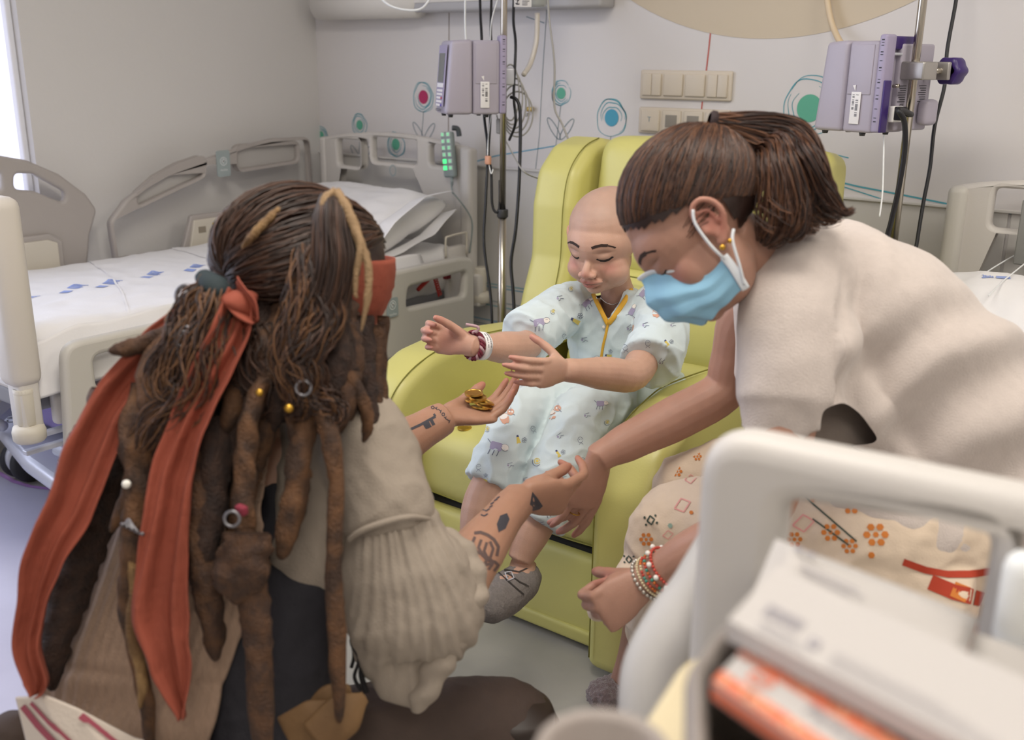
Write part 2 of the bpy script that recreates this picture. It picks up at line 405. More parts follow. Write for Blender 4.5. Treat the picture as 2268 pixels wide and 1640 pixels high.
# ------------------------------------------------------------ outlet panels
m_cream = mat('cream_plastic', '#d3c8b8', .38); m_creamd = mat('cream_recess', '#8e8880', .6); m_dark = mat('dark_grey', '#3a3a3c', .5)
def outlet(z0, z1, label, kinds):
    x0, x1 = -1.663, -1.352; zc = (z0+z1)/2; h = z1-z0
    t = thing('outlet_panel', ((x0+x1)/2, YB, zc), label, 'outlet', 'cream outlet panels on the wall')
    MB().box(((x0+x1)/2, YB-.006, zc), (x1-x0, .012, h), .005).build('frame', m_cream, t)
    for k in range(4):
        xc = x0+.044+k*(x1-x0-.088)/3; s = .066
        if kinds[k] == 's':
            MB().box((xc, YB-.014, zc), (s, .010, s), .004).build('rocker', m_cream, t)
        elif kinds[k] == 'd':
            for q in (-1, 1): MB().box((xc+q*s/4, YB-.014, zc), (s/2-.001, .010, s), .003).build('rocker', m_cream, t)
        else:
            MB().box((xc, YB-.013, zc), (s, .006, s), .004).box((xc, YB-.0158, zc), (.040, .002, .038), .0005, mi=1).build('socket', [m_cream, m_creamd], t)
    return t
outlet(1.145, 1.232, 'upper cream four-gang switch panel with blank rockers', 'dssd')
op = outlet(1.040, 1.120, 'lower cream panel with grey sockets, partly behind the woman', 'soos')
text('marking', 'T', frame((-1.62, YB-.0195, 1.083), (1, 0, 0), (0, 0, 1)), .022, inks[4], op)

# ------------------------------------------------------------ bedhead service unit
m_trunk = mat('service_white', '#dedad4', .45); m_trunkg = mat('service_grey', '#b5b4b6', .4)
t = thing('service_unit', (-2.3, YB-.06, 1.45), 'white rounded service duct high on the back wall over the beds', 'wall unit')
MB().loft([(-3.07, YB-.055, 1.455), (-3.06, YB-.055, 1.455), (-2.55, YB-.055, 1.455)], [(.030, .050), (.055, .058), (.055, .058)], seg=28, up=(0, 0, 1)).build('lamp_cover', m_trunk, t)
MB().box((-2.20, YB-.045, 1.475), (.86, .085, .12), .012).build('duct_body', m_trunkg, t)
MB().box((-.3, YB-.045, 1.60), (2.5, .085, .12), .012).build('duct_body', m_trunk, t)
MB().box((-2.20, YB-.088, 1.455), (.84, .006, .02), .002).build('rail', m_trunk, t)
# ------------------------------------------------------------ hospital beds
m_bed = mat('bed_plastic', '#cbc6c0', .42, bump=.08, bscale=220); m_bedg = mat('bed_plastic_grey', '#a8a19c', .42, bump=.08, bscale=220)
m_rail = mat('rail_warm_grey', '#c2beb6', .45, bump=.08, bscale=220)
m_creamb = mat('bumper_cream', '#c9c2b4', .5); m_steel = mat('steel_lacquer', '#c4c6cf', .3, .2); m_purple = mat('chassis_purple', '#8d7fb5', .35); m_blue = mat('chassis_blue', '#4a4a90', .4)
m_rubber = mat('rubber', '#2f2f33', .7); m_badge = mat('badge_grey', '#9aa5a5', .5); m_white = mat('white_print', '#e6e8e8', .6); m_logo = mat('logo_blue', '#3b73b8', .7); m_logo2 = mat('logo_blue_pale', '#94a6dc', .7)
m_sheet = mat('white_sheet', '#e6e4e4', .8, bump=.12, bscale=160, sheen=.2)
def offs(pts, dx): return [(p[0]+dx, p[1]) for p in pts]
def endboard(parent, name, y, x0, w, holes=True, z0=.42, m=None):
    """head or foot board in the plane y, left edge x0"""
    m = m or m_bed
    M = frame((x0, y, 0), (1, 0, 0), (0, 0, 1))
    out = [(.0, z0), (w, z0), (w, .962)] + [(w*(1-k/12), .962+.036*math.sin(math.pi*k/12)) for k in range(1, 12)] + [(0, .958)]
    H = []
    if holes:
        for (a, b, za, zb) in ((.105, .225, .862, .962), (.292, .515, .888, .979), (.58, .69, .892, .968)):
            H.append(roundpoly([(a, za), (b, za), (b, zb), (a, zb)], .018))
    return panel(name, roundpoly(out, [.02, .02]+[.03]+[0.001]*11+[.03]), H, M, .036, .012, m, parent)
def badge(parent, c, U, W, w=.058, h=.088):
    M = frame(c, U, W)
    b = MB(); P = roundpoly([(-w/2, -h/2), (w/2, -h/2), (w/2, h/2), (-w/2, h/2)], .008)
    n = len(P); b.add([M @ V((x, y, -.001)) for x, y in P]+[M @ V((x, y, .002)) for x, y in P], [tuple(range(n, 2*n))]+[(i, (i+1) % n, n+(i+1) % n, n+i) for i in range(n)], 0)
    M2 = M @ Matrix.Translation((0, .008, .0024)); ribbon(b, M2, circ(0, 0, .014), .002, 1, True)
    for (a, c2) in (((-.008, .002), (.008, .002)), ((0, -.008), (0, .010)), ((-.005, -.005), (.006, .007))): ribbon(b, M2, [a, c2], .0035, 1)
    o = b.build('badge', [m_badge, m_white], parent, False)
    text('badge_lettering', 'medisa', M @ Matrix.Translation((0, -.022, .0026)), .0115, m_white, parent, .0001)
def bumper(parent, x, y, z=.40):
    b = MB().cyl((x, y, z+.028), (x, y, z+.118), .0225, .0235, bev=.003).lathe([(.0235, 0), (.0235, .012), (.019, .012), (.019, -.02), (0, -.02)], Matrix.Translation((x, y, z+.106)))
    b.build('bumper_post', m_creamb, parent)
    return MB().lathe([(0, -.013), (.032, -.013), (.037, -.007), (.038, .012), (.034, .024), (.024, .028), (0, .028)], Matrix.Translation((x, y, z)), 32).build('bumper_roller', m_creamb, parent)
def caster(parent, x, y):
    for s_ in (-1, 1):
        MB().lathe([(0, -.014), (.052, -.014), (.060, -.008), (.060, .008), (.052, .014), (0, .014)], Matrix.Translation((x+s_*.03, y, .062)) @ Matrix.Rotation(math.pi/2, 4, 'Y'), 36).build('wheel', m_rubber, parent)
    MB().lathe([(0, -.014), (.055, -.012), (.058, 0), (.055, .012), (0, .014)], Matrix.Translation((x, y, .075)) @ Matrix.Rotation(math.pi/2, 4, 'Y'), 28).box((x, y, .14), (.05, .06, .07), .012).build('caster_housing', m_steel, parent)

bed = thing('hospital_bed', (-2.65, 1.9, 0), 'left hospital bed with grey-beige plastic rails standing in the corner', 'bed', 'hospital beds')
X0, X1 = -3.04, -2.27
endboard(bed, 'headboard', 2.775, X0, .77)
MB().box((X1-.012, 2.765, .70), (.052, .05, .53), .016).build('headboard_post', m_bed, bed)
MB().box((X0+.022, 2.775, .70), (.04, .045, .53), .014).build('headboard_post', m_bed, bed)
cc = ony(870, 378, 2.752); mb = MB(); ribbon(mb, frame(cc, (1, 0, 0), (0, 0, 1)), circ(0, 0, .015, .019), .005, 0, True); mb.build('round_emblem', m_badge, bed)
# footboard, near the left image edge
endboard(bed, 'footboard', 1.10, X0, .77, True, .50)
MB().box((X1+.005, 1.10, .735), (.085, .075, .44), .026, seg=4).build('footboard_post', mat('post_beige', '#cfc8bf', .42), bed)
bumper(bed, -2.25, 1.094, .395); bumper(bed, -2.25, 2.79, .425)
# far rails
MR = frame((-3.06, 0, 0), (0, 1, 0), (0, 0, 1))
def rl(pts): return pts
head_out = [(1.845, .60), (1.838, .735), (1.905, .80), (1.99, .845), (2.075, .878), (2.28, .922), (2.42, .952), (2.54, .968), (2.725, .966), (2.73, .60)]
h1 = roundpoly([(1.95, .778), (2.215, .858), (2.228, .918), (2.12, .895), (2.03, .860), (1.955, .812)], .016); h2 = roundpoly([(2.375, .866), (2.655, .88), (2.655, .945), (2.375, .943)], .02)
def far_rail(parent, out, rad, holes, name='side_rail'):
    o = panel(name, roundpoly(out, rad), [], MR, .026, .010, m_bedg, parent)
    # a raised rim line around the grips and recessed grip panes
    return o
panel('side_rail', roundpoly(head_out, [.01, .04, .05, .05, .05, .05, .05, .04, .035, .01]), [h1, h2], MR, .03, .011, m_bedg, bed)
for hp in (h1, h2):
    mbp = MB(); n = len(hp); M_ = MR @ Matrix.Translation((0, 0, -.006)); mbp.add([M_ @ V((x, y, 0)) for x, y in hp], [tuple(range(n))]); mbp.build('grip_recess', mat('grip_recess_grey', '#b3afab', .5), bed, False)
bdM = (-3.043, 2.303, .892); badge(bed, bdM, (0, 1, 0), (0, .0, 1), .058, .092)
foot_out = [(1.13, .60), (1.13, .85), (1.25, .945), (1.38, .975), (1.51, .970), (1.59, .951), (1.685, .903), (1.768, .832), (1.800, .778), (1.765, .70), (1.745, .60)]
f1 = roundpoly([(1.538, .868), (1.60, .857), (1.69, .812), (1.698, .846), (1.60, .91), (1.545, .915)], .018); f2 = roundpoly([(1.22, .82), (1.50, .87), (1.505, .925), (1.40, .925), (1.28, .89)], .018)
panel('side_rail', roundpoly(foot_out, [.01, .05, .05, .05, .05, .05, .04, .04, .03, .03, .01]), [f1, f2], MR, .03, .011, m_bedg, bed)
# cream hinge plates under the far rails
for (ya, yb_) in ((2.09, 2.36), (1.40, 1.66)):
    o_ = roundpoly([(ya, .60), (yb_, .60), (yb_-.0, .70), (yb_-.04, .725), (ya+.05, .725)], .012)
    panel('rail_cover', o_, [], frame((-3.038, 0, 0), (0, 1, 0), (0, 0, 1)), .02, .006, m_bedg, bed)
    o2 = roundpoly([(ya+.03, .61), (yb_-.02, .61), (yb_-.02, .695), (yb_-.05, .708), (ya+.055, .708)], .008)
    panel('hinge_plate', o2, [], frame((-3.026, 0, 0), (0, 1, 0), (0, 0, 1)), .012, .004, m_creamb, bed)
    MB().box((-3.0195, ya+.085, .672), (.002, .03, .022), .0).build('hinge_slot', mat('slot_brown', '#8c8273', .6), bed, False)
q = (-3.019, 2.23, .680); mb = MB(); Mq = frame(q, (0, 1, 0), (0, 0, 1)); mb.add([Mq @ V(p) for p in ((-.012, .01, 0), (.012, .01, 0), (0, -.011, 0))], [(0, 1, 2)], 0); mb.add([Mq @ V(p) for p in ((-.006, .007, .0004), (.006, .007, .0004), (0, -.005, .0004))], [(0, 1, 2)], 1); mb.build('warning_sticker', [mat('warning_yellow', '#d8b52c', .5), m_dark], bed, False)
# near rails
MN = frame((-2.205, 0, 0), (0, 1, 0), (0, 0, 1))
nh = roundpoly([(2.10, .585), (2.10, .325), (2.685, .325), (2.685, .60), (2.60, .612), (2.26, .612)], [.04, .02, .02, .05, .05, .05])
wn = roundpoly([(2.335, .482), (2.628, .472), (2.640, .558), (2.345, .550)], .018)
panel('side_rail', nh, [wn], MN, .034, .013, m_rail, bed)
badge(bed, (-2.184, 2.262, .50), (0, 1, 0), (0, 0, 1), .05, .062)
nf = roundpoly([(1.15, .33), (1.90, .33), (1.90, .585), (1.80, .610), (1.17, .612)], [.02, .02, .05, .05, .05])
wf = roundpoly([(1.243, .482), (1.80, .482), (1.80, .567), (1.243, .567)], .022)
panel('side_rail', nf, [wf], MN, .034, .013, m_rail, bed)
# wire bow and red cable behind the near head rail
tube('wire_bow', [(-2.25, 2.60, .60), (-2.25, 2.60, .665), (-2.25, 2.615, .675), (-2.25, 2.70, .678), (-2.25, 2.712, .668), (-2.25, 2.712, .60)], .004, m_creamb, bed, 3)
# deck and chassis
MB().box((-2.655, 1.93, .45), (.70, 1.60, .05), .012).build('mattress_deck', mat('deck_grey', '#8f8f92', .6), bed)
MB().box((-2.62, 2.02, .275), (.60, 1.30, .10), .02).build('chassis_tray', m_purple, bed)
MB().box((-2.285, 2.15, .285), (.02, .95, .065), .006).build('chassis_side', m_blue, bed)
base = roundpoly([(-3.12, 1.43), (-2.9, 1.315), (-2.6, 1.235), (-2.34, 1.20), (-2.22, 1.27), (-2.22, 2.66), (-2.42, 2.75), (-3.12, 2.75)], [.05, .3, .3, .12, .12, .2, .1, .1], 8)
panel('base_cover', base, [], Matrix.Translation((0, 0, .180)), .05, .02, m_steel, bed)
text('base_lettering', 'CARDO', Matrix.Translation((-2.96, 1.40, .2062)) @ Matrix.Rotation(math.radians(150), 4, 'Z'), .045, m_dark, bed, .0002)
for (x, y) in ((-2.31, 1.33), (-2.93, 1.40), (-2.34, 2.6), (-2.9, 2.6)): caster(bed, x, y)
for x in (-2.42, -2.86):
    MB().loft([(x, 1.25, .22), (x, 1.62, .42)], [(.014, .025)]*2, seg=4, up=(0, 0, 1), smoothcap=False).build('lift_arm', m_steel, bed, False)
    MB().loft([(x, 2.25, .22), (x, 2.55, .42)], [(.014, .025)]*2, seg=4, up=(0, 0, 1), smoothcap=False).build('lift_arm', m_steel, bed, False)
    for y in (1.27, 2.3): MB().cyl((x-.05, y, .25), (x+.1, y, .25), .016).build('pivot_rod', m_steel, bed)
for z in (.335, .37): MB().box((-2.30, 1.55, z), (.02, .9, .012), .002).build('frame_bar', m_steel, bed)
for c_, s_ in (((-2.285, 2.69, .49), (.03, .10, .28)), ((-2.285, 1.2, .45), (.03, .05, .12)), ((-2.26, 1.10, .46), (.06, .05, .14)), ((-2.26, 2.78, .46), (.06, .05, .12))): MB().box(c_, s_, .01).build('corner_bracket', m_bed, bed)

def cloth_slab(name, c, s_, m, seed, thick_bulge=.02, parent=None, amp=.006, sub=40, yslope=0, corner=.04, sag=None):
    """a soft rounded slab with creases: superellipse cross sections"""
    nx, ny, nz = sub, int(sub*s_[1]/s_[0]), 6
    b = bmesh.new(); bmesh.ops.create_cube(b, size=1)
    for v in b.verts: v.co = V((v.co.x*s_[0], v.co.y*s_[1], v.co.z*s_[2]))
    bmesh.ops.bevel(b, geom=b.edges[:], offset=corner, segments=4, profile=.5, affect='EDGES')
    me = bpy.data.meshes.new('s'); b.to_mesh(me); b.free()
    mb = MB(); mb.add([v.co for v in me.vertices], [tuple(p.vertices) for p in me.polygons])
    me = organic(mb, max(s_[0]/sub, .008), 2)
    o3 = V((seed*3.1, seed*1.7, 0))
    def fn(p, n):
        f = noise.noise(V((p.x*5, p.y*4, p.z*4))+o3)*amp*1.5 + abs(noise.noise(V((p.x*11+p.y*4, p.y*9-p.x*3, p.z*9))+o3))*-amp*1.6 + noise.noise(p*24+o3)*amp*.35
        q = n*f
        if sag: q = q+sag(p)
        return q
    displace(me, fn); me.transform(Matrix.Translation(V(c)))
    return link(name, me, m, parent)
# mattress with its fitted sheet
mt = cloth_slab('mattress', (-2.655, 1.92, .545), (.735, 1.60, .175), m_sheet, 3, amp=.006, sub=56, corner=.045)
tag(mt, 'mattress in a white logo-printed sheet on the left hospital bed', 'mattress')
def logo(D, M, s, mi=0, full=True):
    """square emblem with a small crest and two lines of lettering"""
    D.poly(M, [(.1*s, -.5*s), (1.1*s, -.5*s), (1.1*s, .5*s), (.1*s, .5*s)], mi)
    for k in range(5): D.stroke(M, [(-.9*s+.18*s*k, -.35*s+.1*s*(k % 2)), (-.75*s+.16*s*k, .1*s), (-.85*s+.17*s*k, .4*s-.08*s*(k % 3))], .11*s, mi)
    D.stroke(M, [(-.9*s, -.36*s), (-.1*s, -.30*s)], .14*s, mi)
    for yy in (-.72, -.9): D.mesh(M @ Matrix.Translation((.1*s, yy*s, 0)), text(None, 'SaludMadrid', None, .22*s, None), mi) if full else None
D = Decal([mt.data], .0012)
def pxframe(px, py, d, rot):
    o = A(px, py, d); z = (CAM-o).normalized(); x = (CR-z*CR.dot(z)).normalized(); y = z.cross(x)
    return Matrix(((x.x, y.x, z.x, o.x), (x.y, y.y, z.y, o.y), (x.z, y.z, z.z, o.z), (0, 0, 0, 1))) @ Matrix.Rotation(math.radians(rot), 4, 'Z')
TOPD = lambda x, y, a: Matrix.Translation((x, y, .75)) @ Matrix.Rotation(math.radians(a), 4, 'Z')
for (px, py, s) in ((160, 636, .055), (238, 626, .055), (50, 660, .055), (335, 606, .05), (430, 592, .05), (440, 517, .04), (60, 558, .04), (92, 553, .04)):
    p = onz(px, py, .632); logo(D, TOPD(p.x, p.y, -60), s, 0, False)
D.build('sheet_print', [m_logo2], mt)
D2 = Decal([mt.data], .0025)
p = [onz(*q, .633) for q in ((260, 530), (310, 545), (420, 580))]
for pl in ([(180, 565), (215, 590), (250, 615)], [(250, 615), (272, 650), (285, 690)], [(262, 518), (330, 535), (420, 560), (470, 575)]):
    q = [onz(a, b, .632) for a, b in pl]; D2.stroke(TOPD(0, 0, 0), [(v.x, v.y) for v in q], .006, 0)
# hems are folded ridges in the sheet
D2.build('sheet_hem', [m_sheet], mt)
# hanging corner of the sheet at the foot end
def sheet_patch(name, P, nu, nv, m, parent, amp=.006, seed=0, th=.0018):
    """P[i][j] control grid, bilinear cloth patch with small folds"""
    a = len(P)-1; b_ = len(P[0])-1; vs = []
    for i in range(nu+1):
        for j in range(nv+1):
            u = i/nu*a; v = j/nv*b_; i0 = min(int(u), a-1); j0 = min(int(v), b_-1); fu = u-i0; fv = v-j0
            fu = fu*fu*(3-2*fu)*.5+fu*.5; fv = fv*fv*(3-2*fv)*.5+fv*.5
            p = V(P[i0][j0])*(1-fu)*(1-fv)+V(P[i0+1][j0])*fu*(1-fv)+V(P[i0][j0+1])*(1-fu)*fv+V(P[i0+1][j0+1])*fu*fv
            p = p+V((noise.noise(p*9+V((seed, 0, 0))), noise.noise(p*9+V((0, seed, 5))), noise.noise(p*9+V((7, 0, seed)))))*amp
            vs.append(p)
    fs = [(i*(nv+1)+j, (i+1)*(nv+1)+j, (i+1)*(nv+1)+j+1, i*(nv+1)+j+1) for i in range(nu) for j in range(nv)]
    me = meshof(vs, fs); o = link(name, me, m, parent); s = o.modifiers.new('s', 'SOLIDIFY'); s.thickness = th; return o
sheet_patch('loose_sheet_edge', [[(-2.278, 1.14, .60), (-2.262, 1.13, .53), (-2.250, 1.13, .475)], [(-2.275, 1.26, .625), (-2.245, 1.27, .55), (-2.235, 1.28, .49)], [(-2.275, 1.5, .63), (-2.25, 1.5, .56), (-2.24, 1.5, .53)], [(-2.275, 2.5, .63), (-2.25, 2.5, .57), (-2.24, 2.5, .55)]], 60, 12, m_sheet, mt, .012, 3)
# red call cable lying behind the near rail
rc = thing('red_lead', (-2.30, 2.45, .48), 'red plug and curly red lead behind the near rail of the left bed', 'cable')
m_red = mat('signal_red', '#b3261e', .4)
pa, pb = onx(925, 643, -2.262), onx(955, 612, -2.262)
MB().cyl(pa, pb, .007, .009, bev=.002).build('plug', m_red, rc); MB().cyl(pb, pb+(pb-pa)*.35, .004, bev=.001).build('plug_tip', m_white, rc)
a0, a1 = onx(962, 610, -2.262), onx(975, 655, -2.262); h = [a0.lerp(a1, k/60)+V((.0, .010*math.cos(k*.9), .006*math.sin(k*.9))) for k in range(61)]
tube('curly_cord', h, .0022, m_red, rc, 1, 6)
MB().box(onx(990, 612, -2.262), (.018, .026, .020), .003).build('connector', mat('deep_red', '#7c1420', .4), rc)
# pillow
def pillow(name, M, sx, sy, h, m, seed):
    nu, nv = 44, 34; vs = []; fs = []
    for side in (1, -1):
        for i in range(nu+1):
            for j in range(nv+1):
                u = i/nu*2-1; v = j/nv*2-1; e = max(0, (1-abs(u)**3.2))*max(0, (1-abs(v)**3.2)); z = side*h*e**.42*.5
                pin = 1-.09*(1-abs(u))*0-.06*(1-v*v)*abs(u)**4*0
                p = V((u*sx/2*(1-.05*(1-v*v)), v*sy/2*(1-.06*(1-u*u)), z))
                n_ = noise.noise(V((p.x*7+seed, p.y*7, side)))*.012+abs(noise.noise(V((p.x*16-p.y*6, p.y*15+seed, side*2))))*-.012
                vs.append(M @ (p+V((0, 0, n_*side*min(1, e*3)))))
    o = (nu+1)*(nv+1)
    for i in range(nu):
        for j in range(nv):
            a = i*(nv+1)+j; fs.append((a, a+nv+1, a+nv+2, a+1)); fs.append((o+a, o+a+1, o+a+nv+2, o+a+nv+1))
    b = bmesh.new(); me = meshof(vs, fs); b.from_mesh(me); bmesh.ops.remove_doubles(b, verts=b.verts, dist=.0006); b.to_mesh(me); b.free()
    return link(name, me, m)
MP = Matrix.Translation((-2.64, 2.50, .715)) @ Matrix.Rotation(math.radians(-2), 4, 'Z') @ Matrix.Rotation(math.radians(18), 4, 'X')
pl = pillow('pillow', MP, .66, .40, .17, m_sheet, 2); tag(pl, 'plump white pillow with two blue logos on the left hospital bed', 'pillow')
D = Decal([pl.data], .0012)
for (px, py, s, a) in ((852, 474, .026, 64), (878, 437, .024, 40)): logo(D, pxframe(px, py, 2.95, a), s, 0)
D.build('pillow_print', [m_logo], pl)
# open flap of the pillow case at the right side
fl = MB()
P = [[MP @ V((.30, -.21, .0)), MP @ V((.30, -.08, .055)), MP @ V((.30, .06, .07)), MP @ V((.30, .19, .035))], [MP @ V((.345, -.235, -.01)), MP @ V((.365, -.09, .058)), MP @ V((.375, .06, .088)), MP @ V((.375, .20, .055))]]
sheet_patch('pillowcase_flap', P, 10, 40, m_sheet, pl, .010, 4)
P = [[MP @ V((.29, -.21, -.03)), MP @ V((.30, -.08, -.055)), MP @ V((.30, .06, -.06)), MP @ V((.30, .19, -.03))], [MP @ V((.35, -.235, -.03)), MP @ V((.365, -.09, -.050)), MP @ V((.375, .06, -.045)), MP @ V((.37, .20, -.01))]]
sheet_patch('pillowcase_flap', P, 10, 40, m_sheet, pl, .010, 9)
# handset hanging on the headboard
hs = thing('handset', tuple(ony(993, 340, 2.735)), 'grey bed control handset with green lit keys on the headboard', 'remote control')
m_hs = mat('handset_grey', '#8f9a99', .45); m_hk = mat('handset_key', '#c8d6cf', .5); m_grn = mat('lit_key_green', '#46d07a', .4, emit=1.5)
ht, hb = ony(988, 292, 2.735), ony(1001, 393, 2.735); MH = frame((ht+hb)/2, (1, 0, .10), (0, 0, 1)); L_ = (ht-hb).length; Mh = MH
MB().box((0, 0, 0), (.052, L_, .022), .008, MH).build('body', m_hs, hs)
for r_ in range(6):
    for c_ in (-1, 1):
        MB().box((c_*.0125, .070-.023*r_, .0115), (.017, .015, .003), .001, MH).build('key', m_grn if (r_ in (4, 5) and c_ == -1) else m_hk, hs, False)
        mb = MB(); ribbon(mb, MH @ Matrix.Translation((c_*.0125, .070-.023*r_, .0132)), circ(0, 0, .004, n=12), .0012, 0, True); mb.build('key_symbol', m_grn, hs, False)
tube('hook', [MH @ V((.02, .09, -.005)), MH @ V((.032, .085, -.02)), MH @ V((.035, .06, -.022))], .009, mat('hook_dark', '#4c5155', .5), hs)
cab = [hb+V((0, -.005, -.005)), hb+V((.01, -.01, -.05)), onx(1020, 430, -2.255)+V((0, -.03, 0)), onx(1044, 468, -2.235)+V((0, -.02, 0)), onx(1046, 500, -2.235), onx(1040, 560, -2.26)]
tube('cable', cab, .0028, m_hs, hs, 8)
MB().cyl(hb+V((0, 0, .004)), hb+V((.004, -.004, -.03)), .006, .003).build('strain_relief', m_hs, hs)

# ---------------------------------------------- right bed
bed2 = thing('hospital_bed', (-.28, 1.9, 0), 'right hospital bed behind the seated woman, only its head end in view', 'bed', 'hospital beds')
endboard(bed2, 'headboard', 2.775, -.675, .77)
MB().box((-.655, 2.765, .66), (.05, .05, .60), .018).build('headboard_post', m_rail, bed2)
MB().box((.075, 2.765, .66), (.05, .05, .60), .018).build('headboard_post', m_rail, bed2)
MB().box((-.29, 2.24, .42), (.70, .94, .05), .012).build('mattress_deck', mat('deck_grey', '#8f8f92'), bed2)
MB().box((-.29, 2.24, .26), (.5, .9, .10), .02).build('chassis_tray', m_purple, bed2)
for (x, y) in ((-.5, 1.9), (-.08, 1.9), (-.5, 2.6), (-.08, 2.6)): caster(bed2, x, y)
MB().box((-.29, 2.24, .34), (.3, .8, .12), .01).box((-.29, 2.24, .18), (.46, .8, .05), .01).build('lift_column', m_steel, bed2)
MB().box((-.45, 2.745, .86), (.10, .02, .16), .004).build('rail_bracket', mat('bracket_grey', '#8b8b88', .5), bed2)
mt2 = cloth_slab('mattress', (-.285, 2.24, .50), (.73, .96, .13), m_sheet, 8, amp=.006, sub=44, corner=.04)
tag(mt2, 'white-sheeted mattress on the right hospital bed', 'mattress')
MP2 = Matrix.Translation((-.30, 2.42, .66)) @ Matrix.Rotation(math.radians(20), 4, 'X')
pl2 = pillow('pillow', MP2, .68, .50, .17, m_sheet, 5); tag(pl2, 'white pillow at the head of the right hospital bed', 'pillow')
D = Decal([pl2.data], .0012)
for (px, py, s, a) in ((2195, 537, .028, 20), (2250, 540, .026, 20), (2195, 668, .03, 15)):
    p = onz(px, py, .72); logo(D, TOPD(p.x, p.y, a), s, 0, False)
D.build('pillow_print', [m_logo2], pl2)
for (pts, lb) in (([(2300, 540, .78), (2240, 570, .76), (2190, 600, .74), (2160, 622, .72), (2140, 640, .70)], 'thin white tube running down over the right pillow, upper one'), ([(2300, 560, .78), (2250, 600, .76), (2225, 620, .75), (2205, 640, .74), (2190, 655, .735)], 'thin white tube on the right pillow, lower one')):
    t_ = tube('drip_tube', [ony(a, b, 2.25) if False else onz(a, b, c+.03) for a, b, c in pts], .0018, m_white, None, 8); tag(t_, lb, 'tube')

# ------------------------------------------------------------ green recliner
m_gr = mat('lime_leatherette', '#ccc678', .40, bump=.06, bscale=260, var=.02, vscale=3)
m_seam = mat('seam_olive', '#7e7a2c', .6)
ch = thing('recliner_chair', (-1.27, 2.0, 0), 'lime green high-backed recliner armchair with side wings', 'armchair')
def yzprism(name, prof, x0, x1, bev, parent, m=m_gr, seg=5):
    """closed profile in (y,z) extruded along x with softly rounded rims"""
    b = bmesh.new(); vs = [b.verts.new((x0, y, z)) for y, z in prof]; f = b.faces.new(vs)
    r = bmesh.ops.extrude_face_region(b, geom=[f]); ev = [g for g in r['geom'] if isinstance(g, bmesh.types.BMVert)]
    for v in ev: v.co.x = x1
    bmesh.ops.recalc_face_normals(b, faces=b.faces[:])
    rim = [e for e in b.edges if all(abs(v.co.x-x0) < 1e-6 for v in e.verts) or all(abs(v.co.x-x1) < 1e-6 for v in e.verts)]
    bmesh.ops.bevel(b, geom=rim, offset=bev, segments=seg, profile=.5, affect='EDGES')
    me = bpy.data.meshes.new('y'); b.to_mesh(me); b.free(); o = link(name, me, m, parent); autosmooth(me, 40); return o
def seam(pts, parent=ch, r=.0016): return tube('seam', pts, r, m_seam, parent, 6, 6)
armp = roundpoly([(1.585, .02), (1.585, .44), (1.63, .525), (1.74, .572), (1.86, .585), (2.02, .575), (2.30, .545), (2.42, .50), (2.42, .02)], [.03, .1, .12, .12, .1, .1, .1, .03, .03], 5)
yzprism('armrest', armp, -1.675, -1.548, .030, ch); yzprism('armrest', armp, -.998, -.855, .030, ch)
def arm_seam(x, dx):
    P = [(x+dx, 1.583+.0, .05), (x+dx, 1.583, .25), (x+dx, 1.584, .42), (x+dx, 1.612, .495), (x+dx, 1.68, .545), (x+dx, 1.78, .575), (x+dx, 1.86, .583), (x+dx, 2.02, .574), (x+dx, 2.2, .556)]
    return P
for x, dx in ((-1.548, -.018), (-.998, .018)): seam([(a, b-.003*(z < .4), z+.003) for a, b, z in arm_seam(x, dx)])
def soft(name, c, s_, bev, parent, m=m_gr, rotx=0, bulge=(0, 0, 0), sub=3, pn=0, sink=None):
    b = bmesh.new(); bmesh.ops.create_cube(b, size=1)
    for v in b.verts: v.co = V((v.co.x*s_[0], v.co.y*s_[1], v.co.z*s_[2]))
    bmesh.ops.bevel(b, geom=b.edges[:], offset=bev, segments=4, profile=.5, affect='EDGES')
    mb = MB(); mb.bm(b); me = organic(mb, .009, 3)
    M = Matrix.Translation(V(c)) @ Matrix.Rotation(math.radians(rotx), 4, 'X')
    def fn(p, n):
        fx = 1-(2*p.x/s_[0])**2; fy = 1-(2*p.y/s_[1])**2; fz = 1-(2*p.z/s_[2])**2
        d = V((math.copysign(bulge[0], p.x)*max(0, fy*fz), math.copysign(bulge[1], p.y)*max(0, fx*fz), math.copysign(bulge[2], p.z)*max(0, fx*fy)))
        if pn: d += n*noise.noise(p*7)*pn
        if sink: d += sink(p)
        return d
    displace(me, fn); me.transform(M); return link(name, me, m, parent)
soft('seat_cushion', (-1.273, 1.965, .328), (.546, .60, .178), .045, ch, bulge=(0, .01, .018), pn=.004)
seam([(-1.54, 1.668, .262), (-1.27, 1.655, .262), (-1.005, 1.668, .262)])
MB().box((-1.273, 2.02, .14), (.545, .66, .20), .01).build('seat_frame', mat('frame_black', '#1c1b1a', .8), ch)
soft('footrest', (-1.273, 1.70, .125), (.546, .06, .205), .02, ch, bulge=(0, .006, 0))
yzprism('footrest_lip', roundpoly([(1.66, .015), (1.66, .05), (1.72, .05), (1.72, .015)], .01), -1.54, -1.005, .004, ch)
